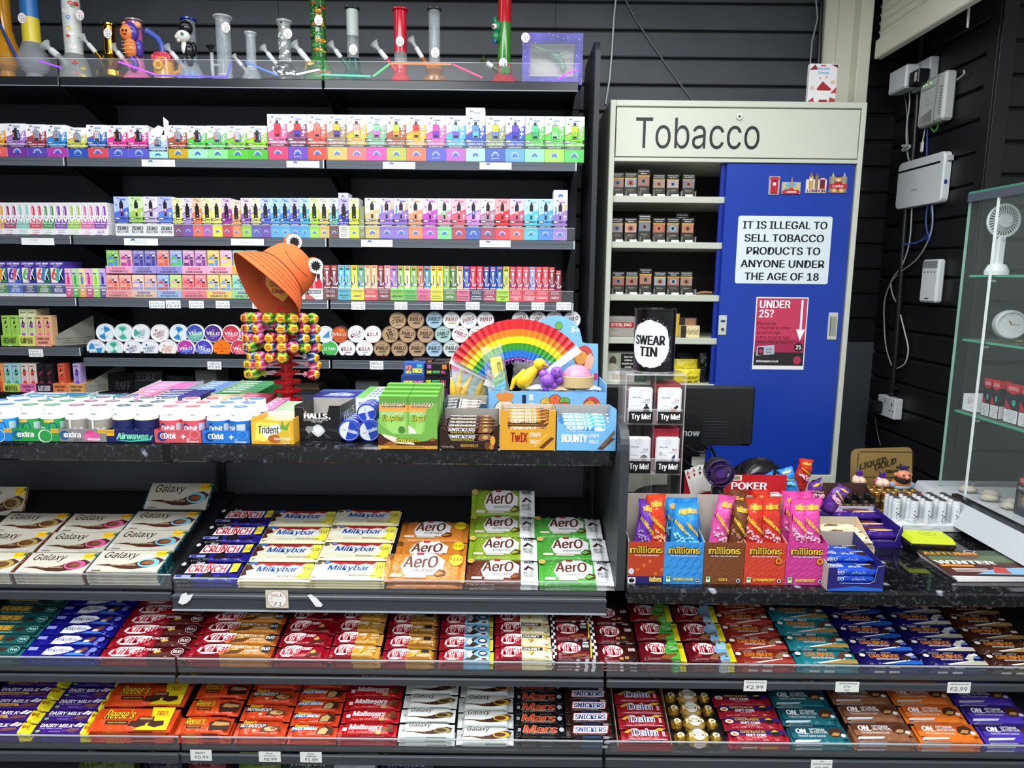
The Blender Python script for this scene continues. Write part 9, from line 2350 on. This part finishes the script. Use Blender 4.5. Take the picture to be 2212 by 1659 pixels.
for r in range(3):
 o=me.build('biscuit_bar')if o is None else o.copy()
 if r:
  COL.objects.link(o)
 o.location=(x0+.003,Yn2+.004+.031*r,ZR+.045+.004*r)
 tag(o,f'pale cream biscuit bar, {ORD[r]} row back in the cream brown tray','biscuit bar','pale biscuit bars')
M().box(x0+.003,x0+w-.003,Yn2+.004,Yn2+.095,ZR+.003,ZR+.0445,C('a89a84')).build('filler_card',bpy.data.objects[[q.name for q in COL.objects if q.get('label','').startswith('cream brown tray')][0]]).matrix_parent_inverse=Matrix.Translation((x0,Yn2,ZR+.0005)).inverted()
Yn3=PZ(1890,1183,ZR).y
x0,w,h=lowtray('purple and blue tray of purple biscuit bars on the low worktop',(1812,1949,1142,1160),Yn3,.15,'2c1c78',[],[(0,0),(1,0),(1,1.2),(.95,.95),(.9,.35),(.15,.35),(.08,.8),(0,.8)],'c0bcc8',.062)
bb=bar([(0,'3c1c7c')],[('t','CHOCO',.06,.5,.40,.85,'ece4f4',.04,.1),('t','Delight',.12,.2,.44,.48,'e070c0',.03,.2),('o',.64,.66,.22,.24,'5a3020'),('o',.74,.40,.2,.14,'d8b088'),('t','\uFEEE\uFEDB\uFEEE\uFEB7',.5,.1,.64,.26,'dfe0f4')])
me=bb(w-.006,.05,.018)
o=None
for r in range(3):
 for t in((0,1)if r==0 else(1,)if r==1 else(1,2)):
  o=me.build('biscuit_bar')if o is None else o.copy()
  if r or t:
   COL.objects.link(o)
  o.location=(x0+.003,Yn3+.004+.047*r,ZR+.003+.0186*t-(.0 if r==0 else .0))
  o.rotation_euler=(0,0,0)
  tag(o,f'purple chocolate biscuit bar, {ORD[r]} row back, {ORD[t]} layer in the purple tray','biscuit bar','purple biscuit bars')
  # small black capped bottles in a display
Yq=Yn3+.16
x0=PY(1800,1095,Yq).x
bd=lowtray('dark purple bottle display with a torn back card',(1803,1900,1106,1110),Yq,.09,'3a2a30',[],[(0,0),(1,0),(1,1),(0,1)],'4a2c28',.10)
x0,w,h=bd
o=None
for k in range(8):
 if o is None:
  root=thing('liquid_bottle','','bottle',group='small black capped bottles')
  M().lathe([(.0085,0),(.009,.002),(.009,.028),(.006,.034)],C('6a5a3c','clear',flat=1,alpha=.7),16).dec(cyl(.0092,.02,z=.005),[('r',.2,.1,.8,.9,'9a7a84')],curved=True).build('body',root)
  M().lathe([(.0085,.034),(.009,.035),(.009,.052),(.008,.054)],C('121214','plastic'),16).build('cap',root)
  o=root
  c_=root
 else:
  c_=copy_tree(o)
 c_.location=(x0+.012+(w-.024)*(k%4)/3,Yq+.022+.03*(k//4),ZR+.028)
 c_['label']=f'small black capped bottle, {ORD[k % 4]} along the {("front", "back")[k // 4]} row of the dark purple display'
M().box(x0+.003,x0+w-.003,Yq+.004,Yq+.084,ZR+.003,ZR+.0275,C('3a3034')).build('riser',bpy.data.objects[[q.name for q in COL.objects if q.get('label','').startswith('dark purple bottle display')][0]]).matrix_parent_inverse=Matrix.Translation((x0,Yq,ZR+.0005)).inverted()
# gold card display with bottles
Yg=PZ(1900,1120,ZR).y+.02
GC=C('9a7f48','foil',metal=.35,bump=.1)
gp=[(1836,1090),(1838,985),(1840,976),(1848,970),(1860,969),(1960,966),(1968,969),(1971,976),(1969,1090)]
g0=PY(1836,1090,Yg+.10)
q=[(PY(x,y,Yg+.10).x-g0.x,PY(x,y,Yg+.10).z-ZR-.0006)for x,y in gp]
gd=thing('gold_display','gold card display of small bottles with dark western lettering','display',(g0.x,Yg,ZR+.0006))
q[0]=(q[0][0],0)
q[-1]=(q[-1][0],0)
m=M().prism(q[::-1],.10,.1015,GC)
W_,Z1,Z0=q[-1][0],q[5][1],PY(1900,1036,Yg+.10).z-ZR
F=lambda u,v,n:V((W_*u,.10-n,Z0+(Z1-Z0)*v))
m.dec(F,[('r',.08,.06,.94,.08,'2a2218'),('r',.08,.84,.94,.86,'2a2218'),('r',.06,.12,.07,.80,'2a2218'),('r',.95,.12,.96,.80,'2a2218'),('t','ROOM',.69,.34,.90,.43,'2a2218',.05),('t','ODORISER',.53,.20,.90,.30,'2a2218',.05)],z0=.001)
for t,x,y in(('LIQUID',.10,.28),('GOLD',.34,.26)):
 g,fs=glyphs(t,.03,0)
 m.add([F(x+(.42 if t=='LIQUID' else .34)*gx,y+.24*gx+.20*gy,.002+k)for gx,gy,k in g],fs,C('2a2218'))
m.build('back_card',gd)
p1=PY(2003,1105,Yg).x-g0.x
M().box(.02,p1,.0,.098,0,.016,C('8a7040'),.001).build('tray',gd)
o=None
for r in range(3):
 for k in range(6):
  if o is None:
   root=thing('gold_bottle','','bottle',group='small gold bottles')
   M().lathe([(.0095,0),(.0105,.003),(.0105,.026),(.008,.032)],C('96793c','foil',bump=.15),18).dec(cyl(.0107,.024,z=.003),[('t','Liquid',.2,.55,.8,.85,'2a1c10',.03),('t','Gold',.26,.2,.74,.5,'2a1c10',.03)],curved=True).build('body',root)
   M().lathe([(.0085,.031),(.0092,.033),(.0092,.042),(.011,.044),(.011,.052),(.0095,.054)],C('b08e48','foil',bump=.15),18).dec(cyl(.0111,.008,z=.044),[('r',.2,0,.8,1,'6a1c14'),('t','NEW',.3,.15,.7,.85,'e09a3c',.03)],curved=True).build('cap',root)
   c_=o=root
  else:
   c_=copy_tree(o)
  c_.location=(g0.x+.034+.0245*k,Yg+.016+.028*r,ZR+.0175)
  c_['label']=f'small gold bottle, {ORD[k]} along the {("front", "middle", "back")[r]} row of the gold display'
  # novelty lighters on top
for k,(px,py,body,lab)in enumerate(((1862,1036,'d8b8a0','peach novelty lighter with a purple top behind the black bottles'),(1904,1050,'e0c0a8','peach and hot pink novelty lighter standing on the gold bottles'))):
 p=PY(px,py,Yg+.05)
 root=thing('novelty_lighter',lab,'lighter',V((p.x,Yg+.05,ZR+.074))if k==1 else V((p.x,Yg+.07,ZR+.074)))
 m=M().ball((-.008,-.004,.014),.013,C(body,'gloss'),sc=(1,1,.95)).ball((.008,-.004,.014),.013,C(body,'gloss'),sc=(1,1,.95)).ball((0,.004,.020),.015,C(body,'gloss'),sc=(1.15,.8,.8)).tube([(0,0,-.002),(0,0,.012)],.007,C('d8b4b8','plastic'),12)
 if k:
  m.ball((-.014,.002,.016),.010,C('c82c70','gloss'),sc=(.8,1,1.1)).ball((.014,.002,.016),.010,C('c82c70','gloss'),sc=(.8,1,1.1))
 m.build('body',root)
 M().box(-.008,.009,-.006,.006,.030,.046,C('4a1c8a','plastic'),.002).box(-.009,-.003,-.005,.005,.040,.052,C('a8acb0','metal'),.001).build('lighter_top',root)
p=PY(1948,1052,Yg+.05)
tr=thing('novelty_lighter','figure shaped novelty lighter in an orange striped knitted jumper','lighter',(p.x,Yg+.055,ZR+.072))
M().ball((0,0,.016),.023,C('c8742c','cloth'),sc=(1.25,.8,.7)).ball((0,-.002,.004),.022,C('8a9ab0','cloth'),sc=(1.3,.85,.45)).ball((-.028,-.002,.010),.010,C('8a9ab0','cloth'),sc=(1.2,1,1)).ball((.028,-.002,.010),.010,C('8a9ab0','cloth'),sc=(1.2,1,1)).build('jumper',tr)
M().ball((0,-.004,.026),.019,C('1a1814','cloth'),sc=(1.25,1,.8)).build('beard',tr)
M().ball((.002,-.005,.041),.018,C('d08060','plastic'),sc=(1.2,1,.85)).ball((.002,-.024,.038),.006,C('d88a68','plastic')).ball((-.020,-.002,.042),.006,C('d08060','plastic')).ball((.024,-.002,.042),.006,C('d08060','plastic')).ball((-.006,-.021,.045),.0028,C('2a1410','gloss')).ball((.011,-.021,.045),.0028,C('2a1410','gloss')).build('head',tr)
M().box(-.006,.012,-.006,.006,.054,.068,C('241c64','plastic'),.002).box(-.008,-.001,-.005,.005,.066,.078,C('a0a4a8','metal'),.001).build('lighter_top',tr)
# white lighters in a tray
Yl=PZ(2000,1150,ZR).y
xl_,xr_=PY(1934,1145,Yl).x,PY(2079,1145,Yl).x
w=xr_-xl_
m=M().box(0,w,0,.085,0,.022,C('dcdedc','plastic'),.002)
tag(m.build('lighter_tray',None,(xl_,Yl,ZR+.0006)),'white foam tray holding rows of white lighters','tray')
o=None
for r in range(4):
 for k in range(5):
  if r==0 and k==0:
   continue
  if o is None:
   root=thing('lighter','','lighter',group='white lighters')
   m=M().lathe([(.0105,0),(.0105,.052),(.0095,.054)],C('d8dce0','plastic'),18)
   F=cyl(.0106,.04,-70,120,z=.006)
   spots(m,F,9,['1c1c1e','6a4030','2a2a2c'],2,(.06,.10),.5)
   m.build('body',root)
   M().lathe([(.0095,.054),(.0102,.055),(.0102,.066),(.008,.068)],[C('d0d4d8','plastic'),C('e0e2e4','plastic'),C('3a3c40','plastic')],18).box(.004,.011,-.003,.003,.054,.066,C('b89a3c','metal'),.001).build('lighter_top',root)
   c_=o=root
  else:
   c_=copy_tree(o)
  c_.location=(xl_+.014+(w-.028)*k/4*.98,Yl+.012+.0205*r,ZR+.0235)
  c_['label']=f'white printed lighter, {ORD[k]} along the {("front", "second", "third", "back")[r]} row of the foam tray'
bag('clear_wrap','crumpled clear wrap lying on the front of the white lighter tray',1985,1138,95,42,Yl-.012,None,.02,.13,21)
# yellow and black case
Ye=PZ(2000,1203,ZR).y
p=PY(2003,1180,Ye+.03)
cs=thing('hard_case','small black zip case with a bright yellow lid','case',(p.x,Ye+.035,ZR+.0006),rz=-.08)
hw=50*Ye/F_PX
m=M()
for z0,z1,i0,i1,mt in((0,.028,.80,1.0,C('121416','plastic')),):
 m.add([(sx*hw*i0,sy*.034*i0,z0)for sx,sy in((-1,-1),(1,-1),(1,1),(-1,1))]+[(sx*hw*i1,sy*.036*i1,z1)for sx,sy in((-1,-1),(1,-1),(1,1),(-1,1))],[(3,2,1,0),(0,1,5,4),(1,2,6,5),(2,3,7,6),(3,0,4,7),(4,5,6,7)],mt)
m.box(-hw,hw,-.036,.036,.026,.031,C('16181a','plastic'),.002)
m.build('case_base',cs)
YW_=C('c4d42c','plastic')
m=M().box(-hw*.97,hw*.97,-.035,.035,.031,.037,YW_,.002)
m.add([(sx*hw*i,sy*.035*i,z)for z,i in((.037,.95),(.046,.86))for sx,sy in((-1,-1),(1,-1),(1,1),(-1,1))],[(0,1,5,4),(1,2,6,5),(2,3,7,6),(3,0,4,7),(4,5,6,7)],YW_)
m.dec(TOP(.05,.03,.046,-.022,-.008),[('o',.5,.5,.42,.5,'8a9428'),('o',.5,.5,.38,.45,'c4d42c'),('t','fit',.35,.35,.65,.65,'5a6418',.02)],'plastic')
m.build('case_lid',cs)
# magazines
pm=PZ(2120,1258,ZR)
for k in range(4):
 m=M().box(0,.21,0,.15,0,.0032,C('e4e0e0' if k<3 else '4a2c2a'),.0004)
 if k==3:
  m.dec(TOP(.21,.15,.0032),[('r',.02,.02,.98,.46,'4a2420'),('p',[(.3,.02),(.98,.02),(.98,.3),(.6,.24)],'7aa8c8'),('r',.02,.46,.98,.98,'3c4c38'),('p',[(.0,.5),(.98,.5),(.98,.78),(.02,.7)],'5a6a4c'),('o',.5,.74,.14,.12,'6a4a3c'),('t','WINTER',.02,.40,.70,.54,'f0eeec',.04),('t','AUTUMN',.02,.78,.66,.90,'d88a2c',.04),('r',.03,.30,.40,.37,'d88a2c'),('r',.10,.20,.5,.225,'d8c8c4'),('r',.10,.15,.5,.175,'d8c8c4'),('r',.10,.10,.44,.125,'d8c8c4'),('p',[(.52,.08),(.6,.3),(.72,.26),(.7,.05)],'b8402c'),('o',.62,.94,.07,.05,'e8e8e8'),('o',.62,.94,.06,.042,'2a3a5a')])
 tag(m.build('magazine',None,(pm.x-.055-.004*k,pm.y-.0+.003*k,ZR+.0008+.0038*k),(0,0,math.radians(1.5-k*.8))),f'glossy seasonal magazine at the worktop corner, {("bottom of the pile", "second up", "third up", "on top of the pile")[k]}','magazine','seasonal magazines')
 # ================================================================ glass display case
X0,Xb,Yr,Yn_=1.30,1.235,2.04,1.25
zb1=.984
gc=thing('display_case','tall glass display case on a white plinth at the end of the low worktop','display case',(0,0,0))
m=M()
q=[(Xb,ZR+.02),(1.9,ZR+.02),(1.9,zb1),(X0-.03,zb1)]
m.add([(x,y,z)for y in(Yn_,Yr+.06)for x,z in q],[(0,1,2,3),(7,6,5,4),(0,4,5,1)[::-1],(1,5,6,2)[::-1],(2,6,7,3)[::-1],(3,7,4,0)[::-1]],C('b8bcc0','plastic'))
m.box(Xb+.03,1.9,Yn_,Yr+.05,ZR+.0008,ZR+.02,BLACK)
m.build('plinth',gc)
M().box(X0-.03,X0-.012,Yn_,Yr-.11,zb1,zb1+.012,C('6a6e74','metal')).build('door_track',gc)
ztp=1.845
GLS=C('cfe0d8','clear',flat=1,alpha=.02,rough=.02)
GED=C('8ab8a0','clear',flat=1,alpha=.8)
M().box(X0,X0+.005,Yn_,Yr,zb1,ztp,GLS).box(X0+.005,1.9,Yr-.005,Yr,zb1,ztp,GLS).build('glass_panel',gc)
M().box(X0-.001,X0+.0055,Yr-.002,Yr+.001,zb1,ztp,GED).build('glass_edge',gc)
M().box(X0-.004,X0+.0,Yn_,1.915,zb1+.01,ztp-.01,GLS).box(X0-.0045,X0+.0005,1.912,1.917,zb1+.01,ztp-.01,C('e0e8e4','plastic')).build('sliding_pane',gc)
M().box(X0-.004,1.9,Yn_,Yr,ztp,ztp+.006,C('5aa888','clear',flat=1,alpha=.5)).box(X0-.006,X0,Yn_,Yr,ztp-.022,ztp,C('8a9094','metal',rough=.4)).build('top_panel',gc)
zsh=[1.618,1.435,1.225]
for z in zsh:
 s_=M().box(X0+.012,1.8,Yn_,Yr-.02,z-.006,z,C('b8d8cc','clear',flat=1,alpha=.16)).box(X0+.010,X0+.013,Yn_,Yr-.02,z-.006,z,C('4aa880','clear',flat=1,alpha=.85)).build('glass_shelf',gc)
 M().tube([(X0+.012,Yr-.10,z-.016),(X0+.03,Yr-.10,z-.016)],.006,C('c0c4c6','metal'),12).build('shelf_peg',s_)
 # white desk fan in the case
p=PX(2165,478,X0+.07)
fd=thing('hand_fan','white hand fan on its dock on the upper glass shelf','fan',(p.x,p.y,zsh[0]+.0006))
rf=33*p.y/F_PX
fz=p.z-zsh[0]
m=M()
WP=C('d4d8da','plastic')
for k in range(32):
 a=2*math.pi*k/32
 m.add([V((r_*math.cos(a+da),-.012+.004*(r_>.02),fz+r_*math.sin(a+da)))for r_,da in((rf*.38,0),(rf*.93,.10),(rf*.93,.20),(rf*.38,.16))],[(0,1,2,3)],WP)
m.tube([(0,-.010,fz),(0,-.016,fz)],rf*.42,WP,24)
m.tube([V((rf*math.cos(2*math.pi*k/36),-.006,fz+rf*math.sin(2*math.pi*k/36)))for k in range(37)],.004,WP,8)
m.build('fan_head',fd)
M().box(-.011,.011,-.012,.010,.02,fz-rf*.9,WP,.004).tube([(0,-.0118,fz-rf*1.2),(0,-.0135,fz-rf*1.2)],.003,C('b0b4b6','plastic'),10).build('handle',fd)
M().lathe([(.030,0),(.030,.012),(.022,.028),(.012,.032)],WP,28).build('dock',fd)
# alarm clock
p=PX(2182,700,X0+.07)
ck=thing('alarm_clock','round pale grey alarm clock with gold feet on the middle glass shelf','clock',(p.x,p.y,zsh[1]+.0006),rz=-.25)
rc=31*p.y/F_PX
cz=rc+.008
m=M()
m.X=Matrix.Translation((0,0,cz))@Matrix.Rotation(math.pi/2,4,'X')
m.lathe([(rc*.7,-.03),(rc,-.012),(rc*1.0,.008),(rc*.93,.012),(rc*.84,.012),(rc*.82,.008)],C('b4b8b8','satin'),40)
m.X=Matrix()
m.build('clock_body',ck)
it=[('o',.5,.5,.5,.5,'bcc2c0',32)]
for k in range(12):
 a=math.radians(30*k)
 c_,s1=math.cos(a),math.sin(a)
 it.append(('p',[(.5+.36*c_-.008*s1,.5+.36*s1+.008*c_),(.5+.45*c_-.008*s1,.5+.45*s1+.008*c_),(.5+.45*c_+.008*s1,.5+.45*s1-.008*c_),(.5+.36*c_+.008*s1,.5+.36*s1-.008*c_)],'c8a050' if k==3 else 'e8ecec'))
it+=[('p',[(.5,.48),(.5,.53),(.82,.53),(.82,.50)],'b89850'),('p',[(.48,.5),(.53,.52),(.42,.68),(.38,.66)],'4a4a3c'),('p',[(.5,.5),(.51,.51),(.2,.32)],'d8d8d0')]
M().dec(FR(rc*1.64,rc*1.64,-rc*.82,cz-rc*.82,-.0085),it,'satin').build('dial',ck)
M().tube([(-.03,-.012,.003),(-.015,0,.003),(.0,.01,.003),(.015,0,.003),(.03,-.012,.003)],.0016,C('b8924a','metal'),8).tube([(-.02,-.008,.003),(-.016,0,.012)],.0016,C('b8924a','metal'),8).tube([(.02,-.008,.003),(.016,0,.012)],.0016,C('b8924a','metal'),8).build('feet',ck)
# dark red topped boxes on the lower glass shelf
for k,(yy,wd,lab)in enumerate(((1.935,.032,'first'),(1.90,.032,'second'),(1.845,.052,'third'),(1.79,.052,'fourth'))):
 hb_=.108
 m=M().box(0,.03,0,wd,0,hb_,C('1c1a1e'),.0006)
 m.dec(LS(wd,hb_),[('p',[(0,.80),(.0,1),(1,1),(1,.80),(.5,.72)],'b02028'),('t','OXVA',.15,.82,.85,.92,'c8b8b0',.02),('p',[(0,.36),(.5,.36),(0,.6)],'a82028'),('o',.62,.52,.14,.08,'2a9a8a'),('r',.02,.02,.98,.34,'d0d2d2'),('t','This product\ncontains nicotine\nwhich is a highly\naddictive\nsubstance',.1,.06,.9,.31,'3a3c3c',.01)])
 m.dec(FR(.03,hb_),[('r',0,.8,1,1,'b02028'),('r',.05,.02,.95,.34,'d0d2d2')])
 tag(m.build('vape_kit_box',None,(X0+.03,yy-wd,zsh[2]+.0006)),f'dark vape kit box with a red top, {lab} from the white basket','box','vape kit boxes in the glass case')
p=PX(2092,880,X0+.05)
bs=thing('basket','small white open fronted basket in the glass case','basket',(X0+.025,1.965,zsh[2]+.0006))
M().box(0,.07,0,.045,0,.002,WP).box(.068,.07,0,.045,0,.05,WP).box(0,.07,.043,.045,0,.05,WP).box(0,.07,0,.002,0,.03,WP).box(0,.002,.002,.043,0,.022,WP).box(0,.002,.028,.043,.022,.05,WP).build('basket_body',bs)
for k in range(4):
 c=V((X0+.056,1.987,zsh[2]+.006+.005*k))
 pts=[c+V((.022*math.cos(2*math.pi*q/20),.016*math.sin(2*math.pi*q/20),.002*math.sin(q+k)))for q in range(21)]
 tag(M().tube(pts,.003,C(('e0d0d8','d8c8d0','e4dce0','d0c0c8')[k],'plastic'),7).build('bracelet'),f'pale pink bracelet in the white basket, {("lowest", "second", "third", "uppermost")[k]}','bracelet','bracelets in the basket')
for k,(y_,x_)in enumerate(((1.98,.05),(1.94,.09),(1.90,.06),(1.86,.10),(1.83,.07))):
 m=M().ball((0,0,.009),.022,C('b4ac9c','matte'),12,8,(1.1,.9,.42),.5)
 tag(m.build('stone',None,(X0+x_,y_,zb1+.001)),f'pale flat stone in the case bottom, {ORD[k]} from the rear glass','stone','pale stones')
for k,(y_,wd,hh)in enumerate(((1.80,.06,.115),(1.735,.062,.10))):
 m=M().box(0,.07,0,wd,0,hh,C('1a1c28'),.0008)
 m.dec(LS(wd,hh),[('o',.5,.82,.36,.10,'b02430'),('t','OXVA',.25,.79,.75,.86,'d8c0c0',.02),('t','NeXLIM',.15,.60,.8,.68,'b8bcc8',.02),('r',.2,.2,.7,.5,'5a5248'),('o',.55,.36,.14,.1,'8a7a60')])
 m.dec(FR(.07,hh),[('r',.1,.3,.9,.7,'2a3050')])
 tag(m.build('vape_kit_box',None,(X0+.055,y_-wd,zb1+.001)),('navy vape kit box with a red oval in the case bottom','second navy vape kit box in the case bottom at the picture edge')[k],'box','navy vape kit boxes')
p=PX(2155,1000,X0+.1)
for k,(z,y_)in enumerate(((ztp+.0066,1.90),(ztp+.0496,1.91))):
 m=M().box(0,.16,0,.085,0,.042,C('a88a5c','matte'),.004)
 m.add([(-.0005,.0,.018),(-.0005,.085,.018),(-.0005,.085,.024),(-.0005,.0,.024)],[(0,1,2,3)],C('8a6c44','matte'))
 tag(m.build('cardboard_box',None,(X0+.055+.008*k,y_-.085,z),(0,0,.06*k)),('brown cardboard box lying on the glass case, lower one','brown cardboard box lying on the glass case, upper one')[k],'box','cardboard boxes on the glass case')
M().tube([(X0+.07,Yr-.05,zb1),(X0+.07,Yr-.05,zb1+.03)],.005,C('b8bcc0','metal'),12).build('post',gc)
